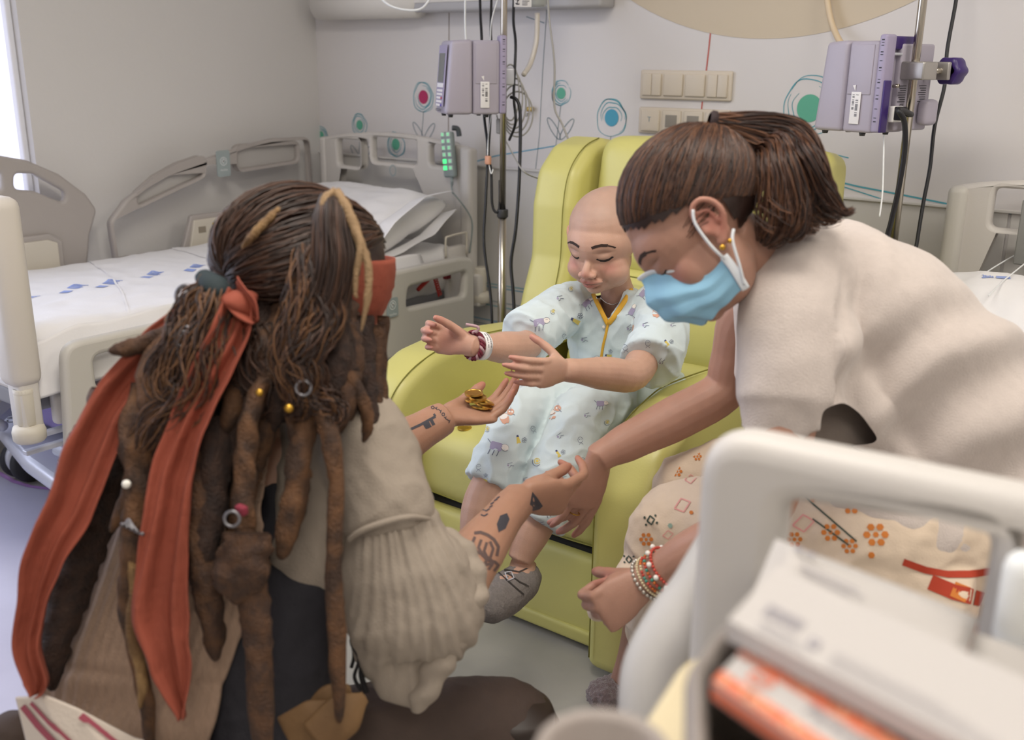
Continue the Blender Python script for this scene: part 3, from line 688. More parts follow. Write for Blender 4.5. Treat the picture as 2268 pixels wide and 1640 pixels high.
# back: head section and lumbar section
soft('backrest', (-1.235, 2.385, .88), (.50, .15, .36), .05, ch, rotx=-9, bulge=(0, .02, .01), pn=.003)
soft('backrest', (-1.235, 2.325, .60), (.50, .16, .25), .05, ch, rotx=-9, bulge=(0, .02, 0), pn=.003)
soft('backrest', (-1.235, 2.27, .45), (.50, .16, .14), .04, ch, rotx=-6, bulge=(0, .012, 0))
MB().box((-1.24, 2.45, .55), (.66, .07, .86), .03, Matrix.Rotation(math.radians(-2), 4, 'X')).build('back_shell', m_gr, ch)
wingp = roundpoly([(2.15, .50), (2.195, .64), (2.235, .74), (2.238, .88), (2.262, .975), (2.33, 1.035), (2.41, 1.055), (2.51, 1.04), (2.52, .50)], [.04, .05, .06, .08, .08, .06, .06, .05, .02], 5)
yzprism('wing', wingp, -1.635, -1.495, .034, ch); yzprism('wing', wingp, -.985, -.855, .034, ch)
for x in (-1.517, -.953): seam([(x, y-.002, z) for y, z in ((2.17, .56), (2.19, .63), (2.226, .74), (2.233, .88), (2.258, .972), (2.325, 1.032), (2.40, 1.054))])
seam([(-1.47, 2.245, .727), (-1.24, 2.228, .722), (-1.0, 2.245, .727)], r=.002)
for (x, y) in ((-1.62, 1.66), (-.92, 1.66), (-1.62, 2.4), (-.92, 2.4)): MB().cyl((x, y, 0), (x, y, .03), .022, .026).build('foot', mat('foot_wood', '#4b1f12', .4), ch)

# ------------------------------------------------------------ drip stands, pumps, cables
m_chrome = mat('stainless', '#b9b2a6', .22, 1); m_blk = mat('black_cable', '#15151a', .45); m_pump = mat('pump_lilac_grey', '#aaa4b2', .42, bump=.04, bscale=300); m_pump2 = mat('pump_lilac', '#a098b2', .4)
m_dp = mat('dark_purple', '#392468', .35); m_scr = mat('screen_grey', '#6d7172', .2); m_lbl = mat('label_white', '#e4e2e2', .5); m_ink = mat('print_black', '#3a3942', .6)
def stand(x, y, label, lean=0, rot=0):
    t = thing('drip_stand', (x, y, 0), label, 'IV pole', 'steel drip stands')
    MB().cyl((x, y, .10), (x, y, .82), .0135).build('lower_tube', m_chrome, t); MB().cyl((x, y, .8), (x, y, 2.0), .0095).build('upper_tube', m_chrome, t)
    MB().cyl((x, y, .80), (x, y, .825), .017, bev=.003).build('collar', m_dark, t)
    MB().lathe([(0, .07), (.03, .07), (.035, .08), (.033, .11), (.02, .125), (0, .125)], Matrix.Translation((x, y, 0))).build('hub', m_dark, t)
    for k in range(5):
        a = math.radians(rot+72*k); e = V((x+.165*math.cos(a), y+.165*math.sin(a), .062)); lg = MB().loft([(x, y, .09), e], [(.012, .009)]*2, seg=12, up=(0, 0, 1)).build('leg', m_chrome, t)
        MB().lathe([(0, -.009), (.020, -.009), (.024, -.005), (.024, .005), (.020, .009), (0, .009)], Matrix.Translation((e.x, e.y, .024)) @ Matrix.Rotation(a, 4, 'Z') @ Matrix.Rotation(math.pi/2, 4, 'X'), 20).build('caster', m_rubber, t)
        MB().cyl(e+V((0, 0, -.02)), e+V((0, 0, .01)), .007).build('caster_stem', m_dark, t)
    for k in range(4):
        a = math.radians(45+90*k); tube('hook', [(x, y, 1.98), (x+.08*math.cos(a), y+.08*math.sin(a), 1.97), (x+.1*math.cos(a), y+.1*math.sin(a), 2.0)], .003, m_chrome, t, 3)
    return t
def pump(name, M, label, detail, back):
    """local x = towards the front face, y = away from the seen side, z up; origin at body centre"""
    t = thing(name, tuple(M.translation), label, 'infusion pump', 'lilac infusion pumps')
    M = M @ Matrix.Diagonal((1, -1, 1, 1))
    def B(n, m, c, s_, bev, **k): return MB().box(c, s_, bev, M, **k).build(n, m, t)
    def wedge(n, m, x0, x1, y0, y1, z0, z1, tf=0, bev=.008, top=0):
        b = bmesh.new(); bmesh.ops.create_cube(b, size=1)
        for v in b.verts:
            fx = v.co.x+.5; x = x0+(x1-x0)*fx; z = (z0 if v.co.z < 0 else z1); y = (y0 if v.co.y < 0 else y1)
            if v.co.z > 0: x -= tf*fx; z -= top*fx
            v.co = V((x, y, z))
        bmesh.ops.bevel(b, geom=b.edges[:], offset=bev, segments=3, profile=.5, affect='EDGES'); bmesh.ops.recalc_face_normals(b, faces=b.faces[:])
        return MB().bm(b, M).build(n, m, t)
    wedge('door_housing', m_pump, .005, .085, -.068, .068, -.105, .100, .018, .010, .004)
    wedge('rear_housing', m_pump, -.075, .0035, -.066, .066, -.105, .098, 0, .008)
    B('recessed_side', m_pump, (-.034, -.0665, .035), (.062, .004, .110), .0018)
    wedge('fascia', m_pump2, -.095, -.074, -.068, -.030, -.103, .112, 0, .006)
    B('side_clip', m_pump2, (.03, .075, -.02), (.06, .02, .12), .004)
    # feet
    for (fx, fy) in ((.065, -.045), (.065, .045), (-.04, -.045), (-.04, .045)): MB().cyl(M @ V((fx, fy, -.105)), M @ V((fx, fy, -.113)), .008, .006).build('foot', m_dark, t)
    # serial label on the side, with print
    Ms = M @ frame((0, -.0694, 0), (-1, 0, 0), (0, 0, 1)) if False else M @ frame((0, -.0695, 0), (1, 0, 0), (0, 0, 1))
    lx = -.030
    B('serial_label', m_lbl, (lx, -.0692, -.050), (.026, .002, .072), .0008)
    mb = MB(); random.seed(5)
    for (xx, n_, z_, w_) in ((-.004, 26, -.020, .007), (.006, 18, -.012, .006)):
        for k in range(n_):
            if random.random() < .7: zc = -.020-.0019*k; mb.add([Ms @ V((lx+xx-w_/2, zc, .0012)), Ms @ V((lx+xx+w_/2, zc, .0012)), Ms @ V((lx+xx+w_/2, zc-.0011, .0012)), Ms @ V((lx+xx-w_/2, zc-.0011, .0012))], [(0, 1, 2, 3)])
    mb.build('label_print', m_ink, t, False)
    mb = MB(); tri = [(.018, -.010), (.026, .002), (.018, .004)]; mb.add([Ms @ V((a-.045, b-.002, .001)) for a, b in tri], [(0, 1, 2)]); mb.build('triangle_mark', m_lbl, t, False)
    if detail:
        Mf = M @ frame((.078, 0, 0), (0, 1, 0), (0, 0, 1))
        Mt = M @ Matrix.Translation((.0, 0, 0))
        sl = math.atan2(.018, .205)
        MF = M @ Matrix.Translation((.0775, 0, 0)) @ Matrix.Rotation(-sl, 4, 'Y')
        def F(n, m, c, s_, bev): return MB().box(c, s_, bev, MF).build(n, m, t, False)
        F('control_panel', m_pump2, (.0035, 0, .0), (.002, .100, .168), .0008); F('display', m_scr, (.005, 0, .022), (.002, .070, .080), .0006)
        F('softkey_strip', m_lbl, (.005, 0, -.026), (.002, .074, .012), .0006)
        for r_ in range(5):
            for c_ in range(4):
                F('button', [m_lbl, mat('button_red', '#b0405a', .5), mat('button_yellow', '#c9a84e', .5), mat('button_violet', '#5a4ea8', .5)][0 if c_ else (1 if r_ == 2 else (3 if r_ == 4 else 0))], (.0052, -.027+.018*c_, -.041-.010*r_), (.003, .011, .0065), .0008)
        mb = MB()
        for r_ in range(2): ribbon(mb, MF @ frame((.0055, 0, -.0925-.004*r_), (0, 1, 0), (0, 0, 1)), [(-.04, 0), (.04, 0)], .0016)
        mb.build('panel_print', m_ink, t, False)
    # markings on fascia
    mb = MB(); Mz = M @ frame((-.0845, -.0685, 0), (1, 0, 0), (0, 0, 1))
    for k, z in enumerate((.100, .094, .088, .074, .068, .055, .040, .034, .015, .008, -.004, -.02, -.028, -.05, -.07, -.078)): ribbon(mb, Mz, [(-.004, z), (.003, z)], .0014 if k % 3 else .0026, 0)
    mb.build('fascia_print', m_ink, t, False)
    if back:
        B('rear_plate', m_pump, (-.080, .066, -.004), (.020, .128, .195), .006)
        B('carry_handle', m_dp, (-.078, .020, .094), (.018, .10, .030), .006); B('handle_bar', m_steel, (-.085, .020, .070), (.008, .10, .006), .002)
        B('card_slot', m_dp, (-.0965, -.052, -.045), (.006, .024, .115), .002)
        B('battery_cover', m_pump, (-.105, .105, -.060), (.030, .050, .060), .012)
        B('mains_inlet', m_lbl, (-.096, -.006, -.062), (.014, .040, .036), .003); B('mains_plug', m_blk, (-.112, -.012, -.060), (.022, .022, .030), .003)
        for zc, n_ in ((.0, 5), (-.02, 4)):
            for sx in (.015, .095):
                mb = MB()
                for k in range(n_): ribbon(mb, M @ frame((-.0905, sx, zc-.005*k), (0, -1, 0), (0, 0, 1)), [(-.016, 0), (.014-.004*(k % 3), 0)], .0018)
                mb.build('rear_print', m_ink, t, False)
        text('rear_marking', 'CE', M @ frame((-.0908, .02, -.045), (0, 1, 0), (0, 0, 1)), .014, m_ink, t, .0001)
        MB().cyl(M @ V((-.09, -.02, .0)), M @ V((-.105, -.02, .0)), .004).cyl(M @ V((-.09, -.012, .002)), M @ V((-.1, -.012, .002)), .003).build('terminal_screw', m_chrome, t)
        B('pole_clamp', mat('brushed_aluminium', '#b5b2ae', .35, .9), (-.118, .030, .034), (.060, .055, .040), .004)
        B('clamp_jaw', mat('brushed_aluminium', '#b5b2ae'), (-.128, .098, .034), (.050, .012, .040), .003)
        MB().cyl(M @ V((-.132, .052, .034)), M @ V((-.132, .138, .034)), .0065).build('clamp_screw', m_chrome, t)
        K = M @ Matrix.Translation((-.132, .118, .034)) @ Matrix.Rotation(-math.pi/2, 4, 'X')
        kb = MB(); vs = []; fs = []; prof = [(.018, 0), (.029, 0), (.031, .004), (.031, .034), (.028, .042), (.018, .047), (0, .048)]; sg = 48
        for (r_, z_) in prof[:-1]:
            for k in range(sg):
                a = 2*math.pi*k/sg; rr = r_*(1+.07*math.cos(6*a)); vs.append(K @ V((rr*math.cos(a), rr*math.sin(a), z_)))
        for i in range(len(prof)-2):
            for k in range(sg): k2 = (k+1) % sg; fs.append((i*sg+k, i*sg+k2, (i+1)*sg+k2, (i+1)*sg+k))
        c_ = len(vs); vs.append(K @ V((0, 0, .048))); i = len(prof)-2
        fs += [(i*sg+k, i*sg+(k+1) % sg, c_) for k in range(sg)]
        kb.add(vs, fs); kb.build('clamp_knob', m_dp, t)
    else:
        B('pole_clamp', m_steel, (-.105, .0, .0), (.05, .05, .05), .006)
    for c in t.children: c.data.flip_normals()
    return t
p1 = A(1114, 350, 3.0)
stand(p1.x, p1.y, 'chrome drip stand between the left bed and the recliner', rot=36)
pc = A(1066, 168, (p1-CAM).dot(CF)-.02); pe = A(1120, 350, 3.0)
ang = math.atan2(-.80, -.60)
Mp = Matrix.Translation((pe.x, pe.y, pc.z)) @ Matrix.Rotation(ang, 4, 'Z') @ Matrix.Translation((.112, 0, 0))
pump('infusion_pump', Mp, 'lilac-grey infusion pump with keypad on the drip stand beside the left bed', True, False)
p2 = A(2014, 250, 2.32); pf = A(2048, 250, 2.32)
stand(p2.x, p2.y, 'chrome drip stand behind the seated woman, at the right bed', rot=0)
a2 = math.radians(163)
Mp2 = Matrix.Translation((pf.x, pf.y, A(1945, 190, 2.32).z)) @ Matrix.Rotation(a2, 4, 'Z') @ Matrix.Translation((.132, .052, 0))
pump('infusion_pump', Mp2, 'lilac-grey infusion pump seen from behind with purple clamp knob', False, True)
def cable(pts, r, m, label, cat='cable', name='cable', seg=8, group=None):
    o = tube(name, [A(x_, y_, d_+(.17 if d_ < 2.96 and x_ < 1300 and x_ > 980 else 0)) for x_, y_, d_ in pts], r, m, None, 8, seg); tag(o, label, cat, group); return o
cable([(1062, -60, 2.95), (1064, 30, 2.9), (1067, 90, 2.86), (1072, 250, 2.86), (1080, 330, 2.86), (1076, 440, 2.86), (1072, 540, 2.86), (1085, 640, 2.86), (1090, 720, 2.86), (1088, 800, 2.9)], .0042, m_blk, 'black cable hanging left of the centre drip stand, nearest the bed')
cable([(1090, -60, 2.95), (1087, 60, 2.9), (1088, 110, 2.87), (1086, 260, 2.87), (1082, 340, 2.87), (1088, 380, 2.87), (1090, 450, 2.87), (1098, 470, 2.87), (1106, 460, 2.87), (1107, 400, 2.9)], .0040, m_blk, 'black cable looping up below the pump left of the centre drip stand')
cable([(1141, -60, 2.85), (1137, 40, 2.85), (1142, 100, 2.82), (1138, 210, 2.82), (1142, 270, 2.82), (1128, 310, 2.9)], .0042, m_blk, 'black cable hanging right of the centre drip stand, passing the pump')
cable([(1131, 215, 2.78), (1145, 222, 2.77), (1152, 250, 2.77), (1152, 330, 2.78), (1149, 420, 2.78), (1142, 510, 2.78), (1132, 580, 2.79), (1136, 640, 2.79), (1139, 700, 2.79), (1138, 780, 2.8)], .0050, m_blk, 'thick black mains lead dropping from the back of the centre pump')
cable([(1031, -40, 2.9), (1030, 40, 2.9), (1032, 90, 2.88)], .003, m_white, 'thin white drip line running up from the centre pump', name='drip_line')
cable([(1112, -30, 2.8), (1090, 40, 2.82), (1086, 90, 2.85)], .0018, m_white, 'fine clear drip line crossing down to the centre pump', name='drip_line')
m_gc = mat('grey_cable', '#a5a39e', .5)
cable([(1212, -40, 3.0), (1216, 40, 3.0), (1228, 140, 3.0), (1228, 235, 3.0), (1245, 275, 3.0), (1263, 320, 3.0)], .0032, m_gc, 'pale grey cable hanging down the wall to the recliner top')
cable([(1190, 30, 3.05), (1188, 90, 3.05), (1175, 140, 3.05), (1160, 165, 3.0)], .008, mat('clear_tube', '#cfc8be', .3), 'thick milky tube curving down from the water bottle', 'tube', 'suction_tube')
# coil of grey leads
ct = thing('cable_coil', tuple(A(1150, 190, 3.00)), 'coil of pale grey leads hanging on the centre drip stand', 'cable')
for k in range(5):
    cx, cy, rx, ry = 1148+4*k, 205+12*k, 22+4*k, 62-3*k; P = []
    for i in range(25): a = 2*math.pi*i/24+.5*k; P.append(A(cx-18+rx*math.cos(a)*.9, cy+ry*math.sin(a), 3.01+.012*k+.01*math.sin(a)))
    tube('loop', P, .0026, m_gc, ct, 3, 6)
tube('tail', [A(1100, 255, 3.01), A(1110, 290, 3.01), A(1135, 340, 3.01), A(1160, 380, 2.9), A(1190, 395, 3.0)], .0022, m_gc, ct)
MB().box(A(1106, 280, 3.00), (.022, .012, .045), .006).build('plug_body', m_gc, ct)
lc = thing('line_clamp', tuple(A(1081, 355, 3.01)), 'small peach drip-line clamp hanging beside the centre drip stand', 'clamp')
MB().box(A(1081, 355, 3.01), (.020, .012, .026), .004).build('clip', mat('peach', '#d29a7c', .5), lc); tube('line', [A(1088, 255, 3.02), A(1082, 300, 3.02), A(1080, 345, 3.02)], .0018, m_white, lc)
tube('line', [A(1083, 365, 3.02), A(1088, 385, 3.02), A(1092, 375, 3.02)], .0018, m_white, lc)
# hanging box with printed sticker at the top edge and its tube
wbx = thing('humidifier_bottle', tuple(A(1178, 0, 3.02)), 'clear humidifier bottle with printed sticker at the top of the wall', 'bottle')
MB().lathe([(0, -.035), (.035, -.033), (.042, -.025), (.042, .06), (.03, .08), (0, .08)], Matrix.Translation(A(1182, -10, 3.05))).build('bottle', mat('clear_plastic', '#c8cccb', .15, trans=.3), wbx)
cS = A(1158, -2, 2.985); MS = frame(cS, r0, (0, 0, 1)); MB().box((0, 0, 0), (.052, .045, .003), .001, MS).build('sticker', m_lbl, wbx)
mb = MB(); random.seed(2)
for k in range(6): ribbon(mb, MS @ Matrix.Translation((0, 0, .003)), [(-.002, -.016+.005*k), (.020-.006*random.random(), -.016+.005*k)], .0018)
for i in range(6):
    for j in range(6):
        if random.random() < .5: x, y = -.022+.0024*i, -.016+.0024*j; mb.add([MS @ V((x, y, .003)), MS @ V((x+.0024, y, .003)), MS @ V((x+.0024, y+.0024, .003)), MS @ V((x, y+.0024, .003))], [(0, 1, 2, 3)])
mb.build('sticker_print', m_ink, wbx, False)
# beige oxygen hose loop top right, mains leads
cable([(1826, -70, 2.75), (1832, 0, 2.75), (1845, 60, 2.75), (1870, 105, 2.72), (1900, 120, 2.7), (1945, 105, 2.7), (1985, 60, 2.72), (2005, -10, 2.75), (2010, -70, 2.75)], .0085, mat('latex_hose', '#d9c4a4', .4), 'beige latex hose loop hanging behind the right-hand pump', 'hose', 'hose')
cable([(2126, -60, 2.5), (2116, 10, 2.5), (2098, 110, 2.5), (2092, 190, 2.5), (2070, 280, 2.5), (2060, 370, 2.5), (2045, 450, 2.5), (2032, 530, 2.5), (2020, 620, 2.5), (2010, 900, 2.5)], .0048, m_blk, 'black mains cable hanging free right of the right-hand pump')
mi = Mp2 @ V((-.124, .012, -.060))
o = tube('cable', [mi, mi+V((.02, -.02, 0)), A(1990, 243, 2.20), A(2003, 270, 2.2), A(2004, 330, 2.22), (A(1990, 420, 2.25)), A(1974, 490, 2.28), A(1960, 560, 2.3), A(1950, 760, 2.3)], .0060, m_blk, None, 8, 10); tag(o, 'thick black lead plugged into the back of the right-hand pump', 'cable')
cable([(1958, 300, 2.33), (1955, 420, 2.33), (1948, 480, 2.33)], .002, m_white, 'thin white line hanging beside the right-hand drip stand', name='drip_line')
cable([(830, -20, 2.95), (860, 10, 2.95), (900, 22, 2.95), (935, 18, 2.95), (960, -15, 2.95)], .0035, m_white, 'white cord looping under the wall duct above the left bed', name='cord')
# ------------------------------------------------------------ people
W_ = A
def CD(a, b, c): return (CR*a + CU*b - CF*c).normalized()        # image right, image up, towards the viewer
def hmat(o, F, U, s):
    """head axes: y forward, z up, x the person's right"""
    F = F.normalized(); X = F.cross(U).normalized(); U = X.cross(F)
    return Matrix(((X.x*s, F.x*s, U.x*s, o.x), (X.y*s, F.y*s, U.y*s, o.y), (X.z*s, F.z*s, U.z*s, o.z), (0, 0, 0, 1)))
def head_shapes(mb, M, child=False, ears=True):
    j = .90 if child else 1.0
    def bl(c, r, R=None): mb.ball((0, 0, 0), 1, M @ Matrix.Translation(V(c)) @ (R or Matrix.Identity(4)) @ Matrix.Diagonal((*r, 1)), 28)
    bl((0, -.018, .034), (.074, .094, .082)); bl((0, .012, .012), (.068, .078, .064)); bl((0, .022, -.038*j), (.058*j+.004, .062, .074*j)); bl((0, .034, -.076*j), (.041, .042, .034))
    bl((0, .062, -.092*j), (.019, .018, .016))
    for s in (-1, 1): bl((s*.032, .043, -.038), (.028, .027, .034)); bl((s*.030, .030, -.070*j), (.026, .036, .028))
    S = M.to_scale().x
    def lf(pts, rs, **k): mb.loft([M @ V(p) for p in pts], [(a*S, b*S) if isinstance(a, float) else a*S for a, b in [(r, r) if not isinstance(r, tuple) else r for r in rs]], **k)
    n_ = .93 if child else 1
    lf([(0, .068, .010), (0, .084*n_+.002, -.014), (0, .101*n_, -.032), (0, .103*n_, -.039), (0, .090*n_, -.049)], [.006*n_, .0065*n_, .009*n_, .0098*n_, .007], seg=14, res=4)
    if child:
        for s in (-1, 1): bl((s*.034, .044, -.048), (.030, .030, .030))
    for s in (-1, 1): bl((s*.0105, .091, -.0425), (.0085, .010, .0075))
    lf([(-.046, .050, .020), (-.028, .068, .024), (0, .074, .020), (.028, .068, .024), (.046, .050, .020)], [.010, .011, .009, .011, .010], seg=12, res=3)
    lf([(-.023, .078, -.070*j), (-.009, .090, -.0655*j), (0, .091, -.0665*j), (.009, .090, -.0655*j), (.023, .078, -.070*j)], [.003, .0052, .0050, .0052, .003], seg=10, res=3)
    lf([(-.020, .077, -.074*j), (0, .0885, -.0775*j), (.020, .077, -.074*j)], [.003, .0062, .003], seg=10, res=4)
    if ears:
        for s in (-1, 1):
            R = Matrix.Rotation(s*math.radians(-22), 4, 'Z') @ Matrix.Rotation(math.radians(-8), 4, 'X')
            bl((s*.0745, -.010, -.014), (.0055, .016, .027), R)
            E = [V((s*.078, .003, -.012)), V((s*.080, .004, .006)), V((s*.084, -.006, .019)), V((s*.087, -.020, .018)), V((s*.088, -.029, .004)), V((s*.086, -.027, -.014)), V((s*.080, -.014, -.030)), V((s*.077, -.004, -.040)), V((s*.074, .002, -.034))]
            lf([tuple(e) for e in E], [.0035, .0038, .0042, .0045, .0045, .0045, .0048, .0060, .0045], seg=10, res=4)
            lf([(s*.078, .004, -.008), (s*.080, .003, -.016), (s*.078, .002, -.022)], [.003, .005, .003], seg=8, res=3)
            lf([(s*.082, -.004, .010), (s*.083, -.018, .002), (s*.081, -.016, -.016)], [.0028, .0032, .0028], seg=8, res=3)
def face_disp(me, M, child=False):
    Mi = M.inverted(); S = M.to_scale().x; Rm = M.to_3x3(); j = .90 if child else 1.0
    nn = [v.normal.copy() for v in me.vertices]
    for v, n in zip(me.vertices, nn):
        q = Mi @ v.co
        if abs(q.x) > .11 or q.y < .02 or abs(q.z) > .13 or q.y > .13: continue
        d = V((0, 0, 0))
        for s in (-1, 1):
            d += V((0, -.0085, 0))*g3(q, (s*.031, .070, .002), (.015, .03, .0115)); d += V((0, .0075, 0))*g3(q, (s*.032, .068, -.003), (.0105, .03, .0075))
            d += V((0, -.0028, 0))*g3(q, (s*.031, .070, .0075), (.014, .03, .0022))       # lid crease
            d += V((s*-.002, -.0035, 0))*g3(q, (s*.0075, .095, -.049), (.0035, .008, .0025))  # nostril
            d += V((0, -.0022, 0))*g3(q, (s*.022, .08, -.052), (.004, .02, .014))
            d += V((0, -.004, 0))*g3(q, (s*.026, .078, -.071*j), (.0035, .012, .0045))      # mouth corners
        d += V((0, -.0035, 0))*g3(q, (0, .09, -.0717*j), (.021, .02, .0016)); d += V((0, -.0022, 0))*g3(q, (0, .09, -.055), (.0035, .02, .006)); d += V((0, -.003, 0))*g3(q, (0, .08, -.0845*j), (.016, .02, .004))
        v.co = v.co + Rm @ d
    me.update()
SK = (lin('#b28a74'), lin('#b3746a'), lin('#8f6e62'))
def skin_paint(me, base, red, heads, extra=None, brow=None, stubble=None):
    """heads: list of (M, child) ; extra(p)->(colour, weight) list"""
    Ms = [(M.inverted(), c) for M, c in heads]
    def fn(p, n):
        c = base
        for Mi, ch in Ms:
            q = Mi @ p; j = .90 if ch else 1.0
            if abs(q.x) < .12 and abs(q.y) < .15 and abs(q.z) < .15:
                for s in (-1, 1):
                    c = mixc(c, red, .55*g3(q, (s*.036, .06, -.032), (.018, .04, .015))); c = mixc(c, red, .6*g3(q, (s*.084, -.012, -.008), (.012, .022, .034)))
                    c = mixc(c, tuple(x*.62 for x in base), .35*g3(q, (s*.031, .07, .004), (.015, .03, .010)))
                c = mixc(c, red, .5*g3(q, (0, .104, -.040), (.012, .015, .012)))
                lip = max(g3(q, (0, .09, -.0660*j), (.019, .02, .0042)), g3(q, (0, .09, -.0775*j), (.017, .02, .0052))) if q.y > .07 else 0
                c = mixc(c, mixc(red, (.32, .07, .06), .55), min(1, lip*1.1)*.85)
                c = mixc(c, (.10, .03, .025), .8*g3(q, (0, .09, -.0718*j), (.020, .03, .0012)) if q.y > .07 else 0)
                if stubble is not None:
                    t = (q.z-.040-.25*(-q.y+.03)*-1*0)/.02 - (q.y-.05)*6; c = mixc(c, stubble, .42*max(0, min(1, t*.5)))
        if extra:
            for col, wgt in extra(p): c = mixc(c, col, wgt)
        f = 1+.05*noise.noise(p*60)+.05*noise.noise(p*14)
        return tuple(x*f for x in c)
    paint(me, fn)
def skin_mat(name): return mat(name, '#ffffff', .48, bump=.10, bscale=420, sss=.12, vcol=True, spec=.35)
def hand(mb, W, F, N, s, side, curl=(20, 25, 20), spread=5, thumb=(45, 20, 15), per=None, twist=0, shape=(1, 1, 1)):
    """W wrist, F towards the fingers, N the way the palm faces; returns matrix and fingertip points"""
    F = F.normalized(); N = (N-F*N.dot(F)).normalized(); X = F.cross(N)*side      # towards the thumb
    M = Matrix(((X.x*s, F.x*s, -N.x*s, W.x), (X.y*s, F.y*s, -N.y*s, W.y), (X.z*s, F.z*s, -N.z*s, W.z), (0, 0, 0, 1)))
    P = lambda x, y, z=0: M @ V((x, y, z))
    zup = -N
    mb.loft([P(0, -.02), P(0, .0), P(.002, .025), P(.001, .055), P(-.001, .082), P(-.001, .094)], [(.026*s, .019*s), (.027*s, .018*s), (.034*s, .0165*s), (.040*s, .0155*s), (.040*s, .0125*s), (.036*s, .009*s)], seg=20, up=zup, res=3)
    mb.ball(P(.022, .032, -.010), 1, M.to_3x3().to_4x4() @ Matrix.Rotation(math.radians(-25), 4, 'Z') @ Matrix.Diagonal((.016, .030, .014, 1)), 16)
    tips = []
    L = ((.044, .027, .021), (.048, .031, .022), (.044, .029, .021), (.035, .021, .019)); bx = (.030, .0105, -.0095, -.028); by = (.086, .090, .086, .078); R = (.0092, .0095, .0090, .0080)
    for i in range(4):
        c = (per[i] if per else curl); a = 0; p = V((bx[i], by[i]-.012, 0)); sp = math.radians((1.4-i)*-spread*1.0)
        pts = [p.copy()]; rad = [R[i]*1.12]
        p = V((bx[i], by[i], 0))
        pts.append(p.copy()); rad.append(R[i]*1.05)
        for k in range(3):
            a += math.radians(c[k]); d = V((-math.sin(sp)*math.cos(a), math.cos(sp)*math.cos(a), -math.sin(a)))
            mid = p+d*L[i][k]*.5; p = p+d*L[i][k]; pts += [mid, p.copy()]; rad += [R[i]*(.96-.07*k), R[i]*(1.0-.12*k)]
        rad[-1] = R[i]*.62
        mb.loft([M @ q for q in pts], [r*s for r in rad], seg=12, up=None, res=2)
        mb.ball(M @ (pts[-1]-V((0, 0, 0))), R[i]*.66*s, None, 10); tips.append(M @ pts[-1])
    ta, tb, tc = [math.radians(x) for x in thumb]         # opening from the fingers, towards the palm, bend
    p = V((.020, .016, -.006)); pts = [p.copy()]; rad = [.014]
    for k, l in enumerate((.040, .032, .026)):
        aa = ta*(1-.22*k); d = V((math.sin(aa), math.cos(aa)*math.cos(tb), -math.sin(tb)-(math.sin(tc)*k*.5))).normalized()
        mid = p+d*l*.5; p = p+d*l; pts += [mid, p.copy()]; rad += [.0125-.001*k, .0112-.0012*k]
    rad[-1] = .0075
    mb.loft([M @ q for q in pts], [r*s for r in rad], seg=12, res=2); mb.ball(M @ pts[-1], .0078*s, None, 10); tips.append(M @ pts[-1])
    return M, tips
def stroke_hair(mb, pts, r0_, r1_, seg=3, mi=0): n = len(pts); mb.loft(pts, [r0_+(r1_-r0_)*i/(n-1) for i in range(n)], seg=seg, cap=False, mi=mi)
def bundle(mb, guide, spread, n, r, wave=.004, freq=7, res=7, nm=3, taper=.35, seed=0, seg=4, flat=1.0):
    rnd = random.Random(seed); G, S = spline([V(g) for g in guide], [(x, x) for x in spread], res)
    T = [(G[min(i+1, len(G)-1)]-G[max(i-1, 0)]).normalized() for i in range(len(G))]
    for k in range(n):
        a = rnd.uniform(0, 6.283); q = math.sqrt(rnd.random()); ph = rnd.uniform(0, 6.28); ph2 = rnd.uniform(0, 6.28); m_ = rnd.randrange(nm); fr = freq*rnd.uniform(.7, 1.3); pts = []
        e = rnd.uniform(.82, 1.0); N_ = max(4, int(len(G)*e))
        for i in range(N_):
            u = T[i].cross(CF).normalized(); v = T[i].cross(u); t = i/(len(G)-1); s = S[i][0]*q
            w1 = wave*math.sin(fr*t*6.28/1.5+ph); w2 = wave*math.cos(fr*t*6.28/1.7+ph2)
            pts.append(G[i]+u*(math.cos(a)*s+w1)+v*(math.sin(a)*s*flat+w2))
        rr = r*rnd.uniform(.7, 1.3); mb.loft(pts, [rr*(1-(1-taper)*i/(N_-1)) for i in range(N_)], seg=seg, cap=True, mi=m_, smoothcap=False)
def cap_strands(mb, M, starts, end, n, r, lift=.02, nm=3, seed=0, jit=.05, seg=3):
    """strands over an ellipsoid M (unit ball), from random points between the start directions to an end direction"""
    rnd = random.Random(seed); E = V(end).normalized()
    for k in range(n):
        i = rnd.randrange(len(starts)-1); t = rnd.random(); a = V(starts[i]).normalized().slerp(V(starts[i+1]).normalized(), t, V((0, 0, 1)))
        e = (E+V((rnd.uniform(-1, 1), rnd.uniform(-1, 1), rnd.uniform(-1, 1)))*jit).normalized(); pts = []; l = lift*rnd.uniform(-.2, 1.3); b = rnd.uniform(-.10, .10); t0 = .6*rnd.random()**2.4; ax = a.cross(e).normalized() if a.cross(e).length > 1e-4 else V((0, 0, 1))
        N_ = 13
        for q in range(N_):
            f = t0+(1-t0)*q/(N_-1); d = a.slerp(e, f, V((0, 0, 1))); d = (d+ax*b*math.sin(f*math.pi)+ax*.012*math.sin(f*20+k)).normalized()
            pts.append(M @ (d*(1+l*math.sin(min(1, (q+.3)/(N_-1))*math.pi)+.004*math.sin(k+f*9))))
        rr = r*rnd.uniform(.6, 1.4); mb.loft(pts, [rr*.6]+[rr]*(N_-2)+[rr*.6], seg=seg, cap=False, mi=rnd.randrange(nm))
m_skin = skin_mat('skin')
